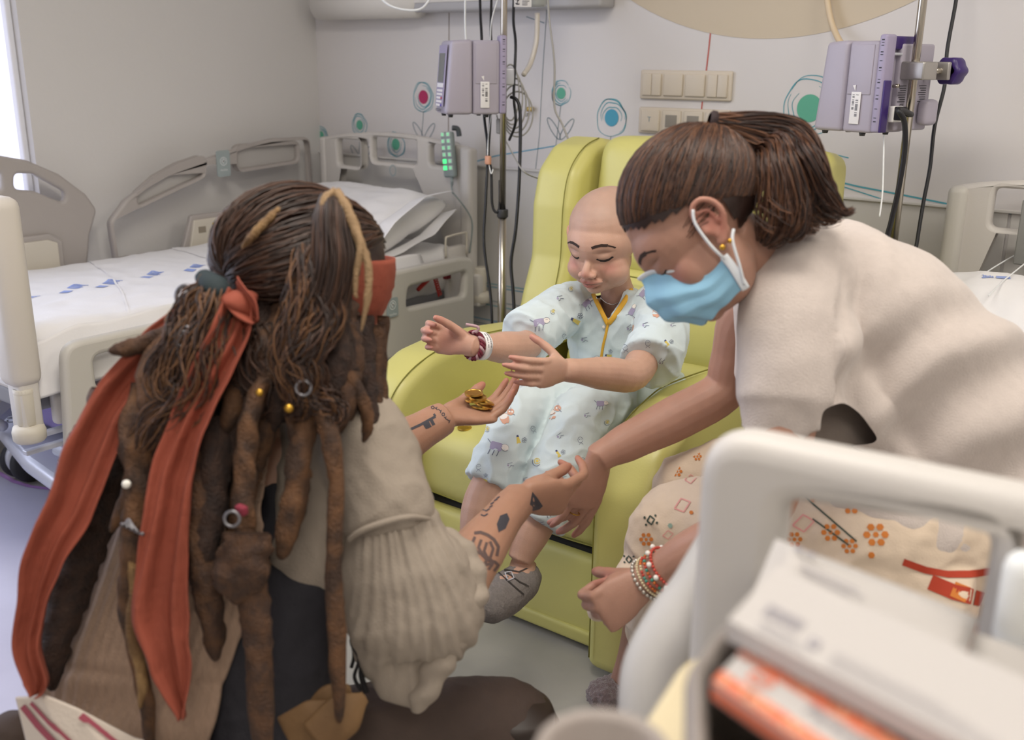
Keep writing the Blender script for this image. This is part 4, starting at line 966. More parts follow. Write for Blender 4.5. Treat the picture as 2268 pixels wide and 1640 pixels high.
# ============================================================ the child
child = thing('person', tuple(A(1400, 870, 2.45)), 'bald child in pale printed pyjamas sitting in the green recliner, arms held out', 'person')
MHc = hmat(A(1342, 534, 2.2), CD(-.52, -.45, .72), CD(-.13, .87, .46), 1.0) @ Matrix.Diagonal((1.13, 1.05, .97, 1))
mb = MB(); head_shapes(mb, MHc, True)
mb.loft([A(1352, 575, 2.25), A(1362, 625, 2.275), A(1372, 668, 2.29), A(1375, 700, 2.30)], [.040, .036, .042, (.075, .05)], seg=20, up=CD(-.5, 0, .8), res=4)
mb.loft([A(1376, 672, 2.31), A(1372, 730, 2.32), A(1375, 800, 2.38), A(1400, 870, 2.44)], [(.10, .045), (.10, .065), (.095, .065), (.11, .075)], seg=24, up=CD(-.5, .1, .8), res=4)
def limb(P, R, **k): mb.loft([A(*p) for p in P], R, seg=18, res=5, **k)
limb([(1275, 690, 2.34), (1225, 718, 2.25), (1172, 762, 2.16), (1120, 770, 2.09), (1062, 768, 2.03), (1035, 765, 2.01)], [.040, .036, .032, .034, .023, .022])
limb([(1440, 690, 2.24), (1435, 760, 2.15), (1405, 828, 2.05), (1345, 828, 1.99), (1275, 822, 1.925), (1250, 820, 1.91)], [.040, .037, .034, .034, .024, .022])
hR, tR = hand(mb, A(1038, 764, 2.01), CD(-.78, .18, -.35), CD(.40, -.10, .90), .78, 1, per=((62, 62, 40), (60, 66, 40), (58, 64, 40), (54, 60, 40)), spread=2, thumb=(24, 50, 40))
hL, tL = hand(mb, A(1252, 822, 1.91), CD(-.66, -.06, .72), CD(-.62, .28, -.70), .76, -1, per=((16, 22, 12), (18, 24, 12), (18, 24, 12), (16, 22, 12)), spread=1, thumb=(46, 50, 20))
limb([(1410, 870, 2.44), (1290, 890, 2.30), (1175, 912, 2.16), (1130, 985, 2.09), (1070, 1110, 2.03), (1045, 1210, 2.02)], [.06, .052, .036, .034, .040, .026])
limb([(1440, 880, 2.42), (1370, 900, 2.28), (1300, 938, 2.13), (1252, 1015, 2.06), (1190, 1150, 2.01), (1152, 1240, 2.0)], [.06, .052, .036, .034, .040, .026])
limb([(1160, 1245, 2.02), (1150, 1285, 2.0), (1110, 1310, 1.95), (1070, 1335, 1.90)], [.026, .032, .030, .022]); limb([(1050, 1215, 2.04), (1042, 1255, 2.0), (1000, 1280, 1.95), (965, 1300, 1.90)], [.026, .032, .030, .022])
me = organic(mb, .0027, 3, .5); face_disp(me, MHc, True)
skin_paint(me, lin('#c09a86')[:3], lin('#c0786e')[:3], [(MHc, True)], stubble=lin('#a08a7e')[:3], extra=lambda p: [(lin('#b86f66')[:3], .55*max([math.exp(-((p-t).length/.022)**2) for t in tR+tL])), (lin('#bd8378')[:3], .5*math.exp(-((p-(hR @ V((0, .05, -.02)))).length/.04)**2))])
body = link('body', me, m_skin, child)
m_brow = mat('brow_hair', '#33231c', .8); m_lash = mat('lash_black', '#1d1413', .7); m_gold = mat('gold', '#c79a3e', .3, .9)
def face_print(me, MH, parent, lash=True):
    D = Decal([me], .0006); Mf = MH @ Matrix.Translation((0, .13, 0)) @ frame((0, 0, 0), (1, 0, 0), (0, 0, 1)).inverted().to_3x3().to_4x4() if False else MH @ frame((0, .10, 0), (-1, 0, 0), (0, 0, 1))
    for s in (-1, 1):
        D.stroke(Mf, [(s*.013, .0205), (s*.020, .0235), (s*.030, .0255), (s*.040, .0235)], .0058, 0, .0015); D.stroke(Mf, [(s*.040, .0235), (s*.047, .019), (s*.051, .015)], .0028, 0, .0015)
        if not lash: D.stroke(Mf, [(s*.024, -.0105), (s*.031, -.0128), (s*.038, -.0108)], .0018, 1, .0012); continue
        D.stroke(Mf, [(s*.0185, -.0065), (s*.024, -.0105), (s*.031, -.0128), (s*.038, -.0108), (s*.045, -.0050)], .0036, 1, .0012)
        D.stroke(Mf, [(s*.024, -.0105), (s*.031, -.0128), (s*.038, -.0107)], .0056, 1, .0012)
    return D.build('eyebrows_and_lashes', [m_brow, m_lash], parent)
face_print(me, MHc, child)
MB().ball(MHc @ V((-.084, .001, -.040)), .0026, None, 10).build('ear_stud', m_gold, child)
tube('necklace', [A(1330, 660, 2.24), A(1345, 672, 2.232), A(1362, 674, 2.232), A(1382, 662, 2.24)], .0012, mat('silver', '#d8d6d6', .25, .9), child, 6, 6)
# pyjama cloth
m_pj = mat('pyjama_cloth', '#ccd9dc', .85, bump=.10, bscale=500, sheen=.2)
m_trim = mat('yellow_trim', '#e0ab35', .7)
def folds(amp, sc, seed, dirs=None):
    o = V((seed*5.3, seed*2.1, seed))
    def fn(p, n):
        q = p*sc+o; w_ = noise.noise(V((q.x*1.0, q.y*1.0, q.z*.5))); r_ = 1-abs(noise.noise(q*1.7+V((3, 1, 2))))*2
        return n*(amp*w_ + amp*.6*(r_*r_*(1 if r_ > 0 else 0)-.3) + amp*.18*noise.noise(p*60))
    return fn
mb = MB(); UPc = CD(-.5, .1, .8)
mb.loft([A(1374, 650, 2.29), A(1373, 668, 2.29), A(1370, 700, 2.29), A(1368, 760, 2.32), A(1380, 820, 2.37), A(1400, 872, 2.41)], [(.060, .045), (.100, .058), (.122, .080), (.122, .088), (.126, .094), (.135, .10)], seg=36, up=UPc, res=5)
mb.loft([A(1300, 668, 2.31), A(1262, 680, 2.31), A(1220, 708, 2.245), A(1165, 745, 2.165), A(1165, 745, 2.165), A(1180, 735, 2.19), A(1200, 722, 2.21)], [.050, .057, .054, .060, .053, .050, .045], seg=24, res=4)
mb.loft([A(1430, 668, 2.25), A(1458, 690, 2.22), A(1462, 740, 2.16), A(1440, 800, 2.09), A(1440, 800, 2.09), A(1445, 785, 2.105), A(1450, 765, 2.13)], [.050, .058, .058, .064, .058, .054, .05], seg=24, res=4)
me = organic(mb, .0042, 4)
# open the V neck
vtip = A(1345, 700, 2.2); va = A(1318, 655, 2.23); vb = A(1415, 592, 2.28)
def inV(p):
    k = (p-CAM).dot(CF); x = 1134+FPX*(p-CAM).dot(CR)/k; y = 820-FPX*(p-CAM).dot(CU)/k
    if k > 2.335: return False
    if y > 708: return False
    xl = 1345-(708-y)*.42 ; xr = 1345+(708-y)*.62
    return xl < x < xr
b = bmesh.new(); b.from_mesh(me); bmesh.ops.delete(b, geom=[v for v in b.verts if inV(v.co)], context='VERTS'); smooth_rim(b); b.to_mesh(me); b.free()
displace(me, folds(.0085, 10, 1)); shirt = link('pyjama_shirt', me, m_pj, child)
mb = MB(); UPt = CD(-.3, .9, .3)
def pl_(P, R): mb.loft([A(*p) for p in P], R, seg=28, res=5)
pl_([(1425, 868, 2.44), (1330, 878, 2.30), (1210, 895, 2.19), (1160, 915, 2.13), (1125, 985, 2.08), (1100, 1040, 2.055), (1088, 1066, 2.05), (1088, 1066, 2.05), (1096, 1045, 2.055), (1110, 1015, 2.06)], [.080, .070, .062, .060, .054, .055, .058, .052, .046, .040])
pl_([(1440, 880, 2.42), (1385, 890, 2.28), (1320, 905, 2.16), (1285, 935, 2.10), (1250, 1010, 2.05), (1205, 1110, 2.02), (1188, 1150, 2.01), (1188, 1150, 2.01), (1198, 1128, 2.015), (1212, 1095, 2.02)], [.080, .074, .067, .065, .060, .057, .060, .053, .046, .040])
mb.ball(A(1420, 862, 2.44), (.12, .10, .09))
me = organic(mb, .0042, 4); displace(me, folds(.0105, 10, 4)); pants = link('pyjama_trousers', me, m_pj, child)
inkp = [mat('p_lilac', '#a39cb8', .8), mat('p_peach', '#cf9d84', .8), mat('p_grey', '#6d7488', .8), mat('p_yellow', '#d3bf62', .8), mat('p_cream', '#e6e1da', .8), mat('p_navy', '#40446a', .8)]
def motif(D, M, k, s):
    if k == 0:      # lilac animal with a long body and stick legs
        D.poly(M, roundpoly([(-.6*s, -.35*s), (.5*s, -.35*s), (.5*s, .4*s), (-.6*s, .4*s)], .2*s, 3), 0); D.poly(M, circ(.75*s, .1*s, .35*s, .3*s, 14), 4); D.stroke(M, circ(.75*s, .1*s, .35*s, .3*s, 14), .05*s, 2)
        for x in (-.5, -.1, .3): D.stroke(M, [(x*s, -.35*s), (x*s-.1*s, -.85*s)], .07*s, 2)
        D.stroke(M, [(-.6*s, .2*s), (-.95*s, .5*s)], .06*s, 2)
        for e in (.68, .82): D.poly(M, circ(e*s, .18*s, .04*s, None, 8), 5)
    elif k == 1:    # peach round creature with spots
        D.poly(M, [(-.5*s, .1*s), (.5*s, .1*s), (.38*s, -.4*s), (.2*s, -.6*s), (0, -.5*s), (-.2*s, -.6*s), (-.38*s, -.4*s)], 1); D.poly(M, circ(0, .25*s, .45*s, .3*s, 16), 4); D.stroke(M, circ(0, .25*s, .45*s, .3*s, 16), .05*s, 1)
        D.poly(M, circ(.85*s, .45*s, .38*s, .35*s, 14), 1)
        for (x, y) in ((.75, .5), (1.0, .4)): D.poly(M, circ(x*s, y*s, .11*s, None, 8), 4)
        for (x, y) in ((.7, .95), (1.05, .95), (1.15, -.05)): D.stroke(M, [(.85*s, .45*s), (x*s, y*s)], .05*s, 2)
    elif k == 2:    # small yellow lighthouse-like shape and a flower outline
        D.poly(M, [(-.5*s, -.4*s), (.0, -.4*s), (-.1*s, .4*s), (-.4*s, .4*s)], 3); D.poly(M, [(-.42*s, .4*s), (-.08*s, .4*s), (-.14*s, .65*s), (-.36*s, .65*s)], 5)
        for a in range(5): D.stroke(M, circ(.5*s+.2*s*math.cos(a*1.256), -.1*s+.2*s*math.sin(a*1.256), .13*s, None, 8), .05*s, 2)
    elif k == 3:
        D.stroke(M, circ(0, 0, .3*s, None, 16), .07*s, 3); D.poly(M, circ(0, 0, .16*s, None, 10), 3); D.stroke(M, circ(-.05*s, -.08*s, .45*s, None, 12, 150, 320), .06*s, 2)
    elif k == 4:
        D.stroke(M, circ(0, 0, .35*s, .42*s, 16), .05*s, 2)
        for e in (-.1, .12): D.poly(M, circ(e*s, .08*s, .05*s, None, 6), 5)
        D.stroke(M, [(-.3*s, -.7*s), (0, -.4*s), (.3*s, -.7*s)], .05*s, 2)
    else:
        for (a, b) in (((-.4, .1), (.3, .3)), ((.0, -.1), (.5, -.15)), ((-.2, -.4), (.1, -.25))): D.stroke(M, [(a[0]*s, a[1]*s), (b[0]*s, b[1]*s)], .06*s, 2)
        D.poly(M, circ(-.3*s, -.1*s, .14*s, None, 8), 0)
def camframe(px, py, d, rot):
    o = A(px, py, d); z = (CAM-o).normalized(); x = CR.copy(); x = (x-z*x.dot(z)).normalized(); y = z.cross(x)
    return Matrix(((x.x, y.x, z.x, o.x), (x.y, y.y, z.y, o.y), (x.z, y.z, z.z, o.z), (0, 0, 0, 1))) @ Matrix.Rotation(math.radians(rot), 4, 'Z')
D = Decal([shirt.data], .0010)
for (px, py, k, s, r) in ((1195, 715, 0, .020, 10), (1278, 708, 2, .020, 60), (1240, 660, 5, .016, 0), (1265, 640, 3, .013, 0), (1300, 672, 0, .017, 40), (1295, 752, 5, .017, -10), (1262, 770, 4, .014, 0), (1310, 800, 0, .018, 20), (1250, 745, 4, .013, 30), (1225, 690, 3, .012, 0), (1395, 725, 5, .016, 20), (1400, 690, 0, .015, 60), (1455, 693, 1, .018, -20), (1430, 720, 5, .015, 0), (1480, 760, 2, .013, 30), (1435, 760, 4, .014, 0), (1465, 800, 5, .015, 40), (1385, 770, 4, .014, 10), (1350, 785, 2, .014, 80), (1425, 650, 0, .015, 50), (1490, 720, 5, .012, 0), (1275, 812, 3, .013, 0), (1180, 750, 4, .011, 0)):
    motif(D, camframe(px, py, 2.1, r), k, s)
D.build('shirt_print', inkp, shirt)
D = Decal([pants.data], .0010)
for (px, py, k, s, r) in ((1118, 928, 1, .019, 20), (1222, 918, 1, .018, 15), (1195, 888, 2, .018, 50), (1100, 990, 0, .022, -15), (1152, 975, 2, .016, 10), (1180, 950, 4, .013, 20), (1060, 1035, 4, .013, 0), (1130, 1030, 5, .014, 0), (1240, 965, 5, .015, 20), (1190, 1022, 3, .018, 0), (1240, 1005, 2, .014, 30), (1285, 975, 4, .014, 10), (1290, 1020, 4, .013, 0), (1165, 1062, 5, .012, 0), (1215, 1130, 0, .015, 30), (1250, 1060, 5, .014, 0), (1300, 920, 5, .014, 0), (1345, 935, 3, .013, 0), (1240, 870, 5, .014, 20), (1080, 950, 3, .013, 0), (1075, 1060, 2, .012, 90), (1200, 1160, 5, .012, 0), (1330, 895, 0, .014, 0)):
    motif(D, camframe(px, py, 1.9, r), k, s)
D.build('trouser_print', inkp, pants)
# yellow edging of the neck and front
D = Decal([shirt.data], .0022)
def trim(pts, r=.0042): 
    P = []
    for (px, py) in pts:
        M = camframe(px, py, 2.05, 0); h = D.drop(M.translation, -(M.to_3x3() @ V((0, 0, 1)))) if True else None
        o = M.translation; dd = (o-CAM).normalized(); hh = D.t.ray_cast(o, dd, .6)
        P.append(hh[0]-dd*.002 if hh[0] is not None else None)
    P = [p for p in P if p is not None]
    return P
def trimtube(name, pts, r, d=None):
    P = trim(pts); 
    if len(P) > 1: MB().loft(P, [(r, r*.45)]*len(P), seg=10, up=CF, res=4).build(name, m_trim, shirt)
trimtube('neck_trim', [(1346, 718), (1337, 700), (1329, 684), (1321, 668), (1314, 652)], .0050); trimtube('neck_trim', [(1348, 717), (1360, 702), (1373, 683), (1386, 663), (1399, 641), (1411, 618), (1416, 602)], .0056)
trimtube('front_trim', [(1347, 714), (1342, 740), (1336, 765), (1332, 790), (1329, 812), (1328, 840), (1326, 862)], .0030)
trimtube('hem_trim', [(1290, 868), (1305, 874), (1326, 872), (1350, 878)], .0030)
for (px, py) in ((1337, 725), (1328, 805)):
    h = trim([(px, py)])
    if h: MB().ball(h[0], (.004, .004, .004), None, 10).build('button', inkp[4], shirt)
# wrist bands
def band(name, M, r, w_, m, parent, y=-.02, ry=None):
    ry = ry or r; return MB().loft([M @ V((0, y-w_/2, 0)), M @ V((0, y-w_/2, 0)), M @ V((0, y+w_/2, 0)), M @ V((0, y+w_/2, 0))], [(r*.9, ry*.9), (r, ry), (r, ry), (r*.9, ry*.9)], seg=32, up=(M.to_3x3() @ V((0, 0, 1))), smoothcap=False, cap=False).build(name, m, parent)
m_idb = mat('id_band_white', '#e8e6e6', .4); m_brd = mat('braid_burgundy', '#6e2435', .8); m_brd2 = mat('braid_light', '#b99aa0', .8)
def armM(a, b, upv):
    F = (b-a).normalized(); X = F.cross(upv).normalized(); Z = X.cross(F)
    return Matrix(((X.x, F.x, Z.x, b.x), (X.y, F.y, Z.y, b.y), (X.z, F.z, Z.z, b.z), (0, 0, 0, 1)))
mR = armM(A(1120, 770, 2.09), A(1038, 765, 2.01), CD(.3, .1, .9))
idb = band('hospital_wristband', mR, .0290, .017, m_idb, child, -.033, .0275)
for k, zz_ in enumerate((-.008, .004)):
    mbt = text(None, 'AB 4471 02' if k else 'PEDIATRIA', None, .0075, None)
    mbq = MB(); Wm = hR
    for v in mbt.vertices:
        a = v.co.x/.030+math.radians(-10)+1.4; y = -.033+v.co.y*.7+(k*.008-.004)
        v.co = mR @ V((.0294*math.cos(a), y, .0279*math.sin(a)))
    link('wristband_print', mbt, m_ink, idb, False)
bb = MB()
for k in range(3):
    P = [mR @ V(((.0265+.0022*math.sin(8*t+k*2.1))*math.cos(t), -.014+.0045*math.cos(8*t+k*2.1), (.0255+.0022*math.sin(8*t+k*2.1))*math.sin(t))) for t in [i/80*2*math.pi for i in range(81)]]
    bb.loft(P, [.0032]*81, seg=8, cap=False, mi=1 if k == 2 else 0)
bb.build('braided_bracelet', [m_brd, m_brd2], child)
tube('bracelet_knot', [mR.translation+CD(.1,.9,.3)*.026+CD(1,0,.2)*.012, mR.translation+CD(.2,.9,.3)*.038+CD(1,0,.2)*.012, mR.translation+CD(-.2,.9,.3)*.044+CD(1,0,.2)*.004], .0032, m_brd2, child, 4)
# slippers
m_felt = mat('grey_felt', '#7c7673', .95, bump=.5, bscale=300, var=.12, vscale=160)
def slipper(P, R, lbl, strap=True):
    mb = MB(); mb.loft([A(*p) for p in P], R, seg=24, res=5, up=CD(.3, .8, .5)); me = organic(mb, .0035, 3); displace(me, lambda p, n: n*.0012*noise.noise(p*90))
    return link('slipper', me, m_felt, child)
sl = slipper([(1172, 1268, 2.03), (1150, 1292, 2.0), (1112, 1320, 1.95), (1078, 1340, 1.905), (1060, 1352, 1.885)], [(.030, .030), (.040, .036), (.044, .037), (.042, .034), (.028, .022)], 'a')
slipper([(1056, 1240, 2.05), (1035, 1262, 2.0), (1000, 1288, 1.95), (965, 1310, 1.90), (950, 1320, 1.885)], [(.030, .030), (.038, .036), (.042, .036), (.040, .032), (.028, .022)], 'b')
D = Decal([sl.data], .002)
Mx = camframe(1130, 1290, 1.85, 0); sc_ = 1/1180
def pxs(pts): return [((x-1130)*sc_*1.0, -(y-1290)*sc_) for x, y in pts]
D.stroke(Mx, pxs([(1096, 1262), (1115, 1280), (1140, 1302), (1160, 1318)]), .0022, 0); D.stroke(Mx, pxs([(1108, 1258), (1128, 1274), (1150, 1290), (1172, 1300)]), .0022, 0)
D.stroke(Mx, pxs([(1118, 1270), (1132, 1268), (1138, 1282), (1124, 1288), (1118, 1270)]), .0022, 1); D.stroke(Mx, pxs([(1112, 1262), (1150, 1268), (1188, 1252)]), .0020, 0)
D.build('slipper_strap', [mat('felt_dark', '#3c3836', .9), m_steel], sl)

# ============================================================ the seated woman
mum = thing('person', tuple(A(2200, 1150, 1.62)), 'woman with a brown ponytail and blue face mask leaning over, in a beige top', 'person')
MHm = hmat(A(1542, 508, 1.45), CD(-.69, -.71, -.10), CD(-.70, .68, -.08), 1.06)
mb = MB(); head_shapes(mb, MHm)
mb.loft([A(1585, 520, 1.46), A(1640, 560, 1.49), A(1700, 600, 1.54), A(1760, 640, 1.58)], [.058, .056, .062, (.09, .07)], seg=22, res=4)
mb.loft([A(1760, 630, 1.6), A(1900, 760, 1.62), A(2050, 920, 1.63), A(2200, 1110, 1.64)], [(.15, .09), (.15, .11), (.14, .10), (.16, .12)], seg=24, up=CD(.7, .7, 0), res=4)
limb([(1790, 640, 1.5), (1755, 700, 1.47), (1745, 860, 1.45), (1725, 1000, 1.44), (1700, 1110, 1.44), (1640, 1175, 1.47), (1545, 1222, 1.52), (1455, 1272, 1.57), (1430, 1286, 1.585)], [.055, .055, .052, .044, .040, .043, .038, .029, .027])
limb([(1720, 640, 1.72), (1655, 700, 1.80), (1625, 800, 1.85), (1600, 868, 1.87), (1500, 925, 1.86), (1400, 975, 1.84), (1340, 1006, 1.82), (1322, 1018, 1.815)], [.052, .050, .043, .041, .042, .036, .028, .027])
hA, tA = hand(mb, A(1324, 1022, 1.815), CD(-.30, -.93, -.22), CD(-.55, .15, -.82), .98, 1, per=((14, 12, 8), (22, 16, 10), (30, 14, 10), (8, 16, 12)), spread=3, thumb=(20, 40, 10))
hB, tB = hand(mb, A(1432, 1288, 1.585), CD(-.80, -.52, .15), CD(-.30, -.1, -.95), .96, -1, per=((75, 88, 50), (78, 90, 50), (78, 90, 50), (74, 88, 45)), spread=1, thumb=(12, 62, 60))
limb([(1440, 1350, 1.92), (1400, 1480, 2.02), (1375, 1545, 2.05)], [.045, .035, .032])
me = organic(mb, .0029, 3, .5); face_disp(me, MHm)
skin_paint(me, lin('#ab8270')[:3], lin('#ad6156')[:3], [(MHm, False)], extra=lambda p: [(lin('#ad6156')[:3], .5*max([math.exp(-((p-t).length/.022)**2) for t in tA+tB]))])
mbody = link('body', me, m_skin, mum); face_print(me, MHm, mum, False)
# hair
hairm = [mat('hair_dark_brown', '#2c1c17', .42), mat('hair_brown', '#43291d', .42), mat('hair_warm_brown', '#63402a', .42)]
MCm = MHm @ Matrix.Translation((0, -.024, .040)) @ Matrix.Diagonal((.083, .100, .088, 1))
def cap(name, MH, MC, keep, m, parent, vox=.004):
    b = bmesh.new(); bmesh.ops.create_uvsphere(b, u_segments=64, v_segments=48, radius=1); Mi = MH.inverted()
    for v in b.verts: v.co = MC @ v.co
    bmesh.ops.delete(b, geom=[v for v in b.verts if not keep(Mi @ v.co)], context='VERTS')
    for v in b.verts: v.co = v.co+V((noise.noise(v.co*40), noise.noise(v.co*40+V((5, 5, 5))), 0))*.002
    me = bpy.data.meshes.new('cap'); b.to_mesh(me); b.free(); return link(name, me, m, parent)
def keepm(q):
    # hairline: high on the forehead, down in front of the ear, along the nape
    if q.y > .02: return q.z > .066+(q.y-.02)*.15-abs(q.x)*.50
    if q.y > -.035: return q.z > .016+(q.y+.035)*.2
    return q.z > -.045-(q.y+.035)*.2
cap('hair', MHm, MCm, keepm, hairm[0], mum)
tie = V((0, -1.0, .55)); mb = MB()
cap_strands(mb, MCm, [(0, .93, .44), (-.5, .82, .28), (-.87, .5, .06), (-.98, .2, -.16), (-.98, -.1, -.40), (-.9, -.35, -.62), (-.75, -.5, -.78), (-.4, -.7, -.9), (0, -.75, -.95)], tie, 2300, .0011, .04, 3, 1, .07)
cap_strands(mb, MCm, [(0, .90, .55), (.5, .80, .42), (.9, .45, .2), (.98, .0, -.1)], tie, 350, .0011, .045, 3, 2, .07)
mb.build('hair_strands', hairm, mum)['kind'] = 'stuff'
T0 = MCm @ (tie.normalized()*1.08)
mb = MB(); mb.lathe([(.012, -.006), (.016, -.003), (.016, .003), (.012, .006)], frame(T0, CD(.2, .9, .3), CD(.0, -.3, .9)), 24); mb.build('hair_tie', mat('tie_dark', '#2a1b1c', .8), mum)
def pt(px, py, d): return A(px, py, d)
mb = MB(); d0 = (T0-CAM).dot(CF)
q = (T0-CAM); tx, ty = 1134+FPX*q.dot(CR)/d0, 820-FPX*q.dot(CU)/d0
print('mum tie px', tx, ty, d0)
GS = [([(tx, ty), (1720, 285), (1775, 330), (1800, 420), (1830, 470), (1868, 480)], [.010, .020, .028, .030, .022, .008], 150),
      ([(tx, ty), (1705, 300), (1745, 350), (1765, 430), (1780, 480), (1820, 500)], [.010, .020, .028, .032, .026, .012], 150),
      ([(tx, ty), (1690, 320), (1715, 380), (1720, 450), (1712, 510), (1690, 545)], [.010, .018, .024, .030, .026, .010], 120),
      ([(tx, ty), (1700, 310), (1735, 370), (1750, 450), (1750, 500), (1730, 530)], [.010, .018, .024, .030, .028, .012], 120),
      ([(tx, ty), (1730, 290), (1790, 345), (1830, 420), (1870, 470), (1895, 462)], [.006, .010, .014, .012, .006, .002], 36)]
for i, (g, sp, n) in enumerate(GS): bundle(mb, [pt(x, y, d0-.01*(k > 1)-.012*i*(k > 1)) for k, (x, y) in enumerate(g)], sp, n*2, .0012, .0030, 3, 8, 3, .4, 20+i)
mb.build('ponytail', hairm, mum)['kind'] = 'stuff'
mb = MB()
for i in range(16):
    r_ = random.Random(i); a = MHm @ V((-.074, .03-.045*r_.random(), .012-.02*r_.random())); b_ = a+CD(.2+.5*r_.random(), .5, .3)*.035; mb.loft([a, a.lerp(b_, .5)+CD(-.3, .2, .3)*.004, b_], [.0007]*3, seg=3, res=3, cap=False, mi=i % 3)
for i in range(10):
    r_ = random.Random(100+i); a = MHm @ V((-.07, -.045-.04*r_.random(), -.035-.02*r_.random())); b_ = a+CD(.35, .1*r_.random()-.35, .2)*(.02+.02*r_.random()); mb.loft([a, a.lerp(b_, .5)+CD(0, -.3, .2)*.005, b_], [.0008]*3, seg=3, res=3, cap=False, mi=i % 3)
mb.build('stray_hair', hairm, mum)['kind'] = 'stuff'
# earring and mask
MB().ball(MHm @ V((-.084, .004, -.044)), .0042, None, 14).build('earring', m_gold, mum); MB().ball(MHm @ V((-.084, -.008, -.045)), .0034, None, 12).build('earring', m_gold, mum)
m_mask = mat('mask_blue', '#8dbcd6', .75, bump=.15, bscale=600); m_maskw = mat('mask_white', '#d9dde2', .8)
half = [[(.0, .100, .006), (.018, .082, -.002), (.040, .064, -.030), (.058, .040, -.054), (.074, .010, -.054)],
        [(.0, .118, -.028), (.022, .106, -.032), (.045, .083, -.048), (.062, .050, -.068), (.073, .012, -.070)],
        [(.0, .113, -.062), (.024, .105, -.066), (.046, .084, -.076), (.062, .052, -.087), (.071, .016, -.086)],
        [(.0, .084, -.096), (.022, .079, -.098), (.042, .066, -.099), (.056, .044, -.099), (.067, .020, -.100)]]
grid = []
for row in half: grid.append([MHm @ V((x, y, z)) for x, y, z in [(a, b, c) for a, b, c in row[::-1]]]+[MHm @ V((-a, b, c)) for a, b, c in row[1:]])
def mask_patch(grid, nu, nv):
    R_ = len(grid); C_ = len(grid[0]); rows = [spline(r, [(0,)]*C_, nv//(C_-1))[0] for r in grid]; cols = []
    for j in range(len(rows[0])): cols.append(spline([rows[i][j] for i in range(R_)], [(0,)]*R_, nu//(R_-1))[0])
    a = len(cols); b_ = len(cols[0]); vs = []; cen = MHm @ V((0, .02, -.05))
    for i in range(a):
        for k in range(b_):
            p = cols[i][k]; o = (p-cen).normalized(); e = 1-abs(2*i/(a-1)-1)**2; t = k/(b_-1)
            pl_ = (abs(((t*3.0+.12) % 1.0)-.5)-.25)*.010*e; rad_ = .0022*math.sin(i/(a-1)*38)*e*(.3+t)
            vs.append(p+o*(pl_+rad_))
    return meshof(vs, [(i*b_+k, (i+1)*b_+k, (i+1)*b_+k+1, i*b_+k+1) for i in range(a-1) for k in range(b_-1)])
me = mask_patch(grid, 36, 96); mk = link('face_mask', me, m_mask, mum); s_ = mk.modifiers.new('s', 'SOLIDIFY'); s_.thickness = .0015; s_.offset = 1
for sx in (-1, 1):
    e_ = [MHm @ V((sx*(.0745), .010+.0*k, -.054-.048*k/6)) for k in range(7)]
    MB().loft([MHm @ V((sx*.0755, .010, -.053)), MHm @ V((sx*.0745, .012, -.070)), MHm @ V((sx*.0725, .016, -.086)), MHm @ V((sx*.0685, .020, -.103))], [(.006, .0012)]*4, seg=8, up=MHm.to_3x3() @ V((sx, 0, 0)), res=3).build('mask_edge', m_maskw, mk)
    MB().loft([MHm @ V((sx*.076, .012, -.056)), MHm @ V((sx*.080, .012, -.030)), MHm @ V((sx*.084, .006, .002)), MHm @ V((sx*.086, -.004, .016))], [.0022]*4, seg=8, res=4).build('ear_loop', m_maskw, mk)
    MB().loft([MHm @ V((sx*.0715, .018, -.098)), MHm @ V((sx*.080, .005, -.075)), MHm @ V((sx*.084, -.010, -.048)), MHm @ V((sx*.082, -.022, -.038))], [.0022]*4, seg=8, res=4).build('ear_loop', m_maskw, mk)
MB().loft([MHm @ V((-.040, .064, -.022)), MHm @ V((-.018, .084, .0015)), MHm @ V((0, .102, .007)), MHm @ V((.018, .084, .0015)), MHm @ V((.040, .064, -.022))], [(.0015, .004)]*5, seg=8, res=4, up=MHm.to_3x3() @ V((0, .3, 1))).build('mask_edge', m_maskw, mk)
# beige top
m_top = mat('beige_knit', '#c9bdb6', .95, bump=.35, bscale=420, sheen=.3, var=.03, vscale=90)
mb = MB(); UPm = CD(.72, .70, 0)
mb.loft([A(1700, 560, 1.58), A(1735, 590, 1.58), A(1800, 640, 1.60), A(1900, 735, 1.62), A(2030, 870, 1.63), A(2130, 1000, 1.64), A(2215, 1130, 1.64), A(2235, 1170, 1.64)], [(.075, .055), (.115, .085), (.175, .130), (.19, .158), (.185, .168), (.18, .165), (.185, .16), (.17, .14)], seg=40, up=UPm, res=5)
mb.loft([A(1800, 610, 1.56), A(1778, 630, 1.51), A(1762, 690, 1.47), A(1758, 790, 1.45), A(1752, 892, 1.44), A(1752, 892, 1.44), A(1754, 865, 1.445), A(1756, 830, 1.45)], [.080, .085, (.082, .075), (.084, .070), (.082, .062), (.074, .054), (.070, .05), (.06, .045)], seg=32, res=5, up=CD(0, .1, 1))
mb.loft([A(1850, 760, 1.49), A(1875, 840, 1.47), A(1905, 900, 1.475), A(1935, 935, 1.49), A(2000, 1000, 1.53)], [(.05, .04), (.050, .040), (.038, .030), (.04, .03), (.06, .05)], seg=24, res=4)
mb.loft([A(1750, 610, 1.65), A(1725, 670, 1.72), A(1722, 750, 1.76), A(1722, 830, 1.78), A(1722, 830, 1.78), A(1722, 810, 1.78)], [.075, .075, .075, .078, .07, .06], seg=28, res=4)
me = organic(mb, .0055, 5)
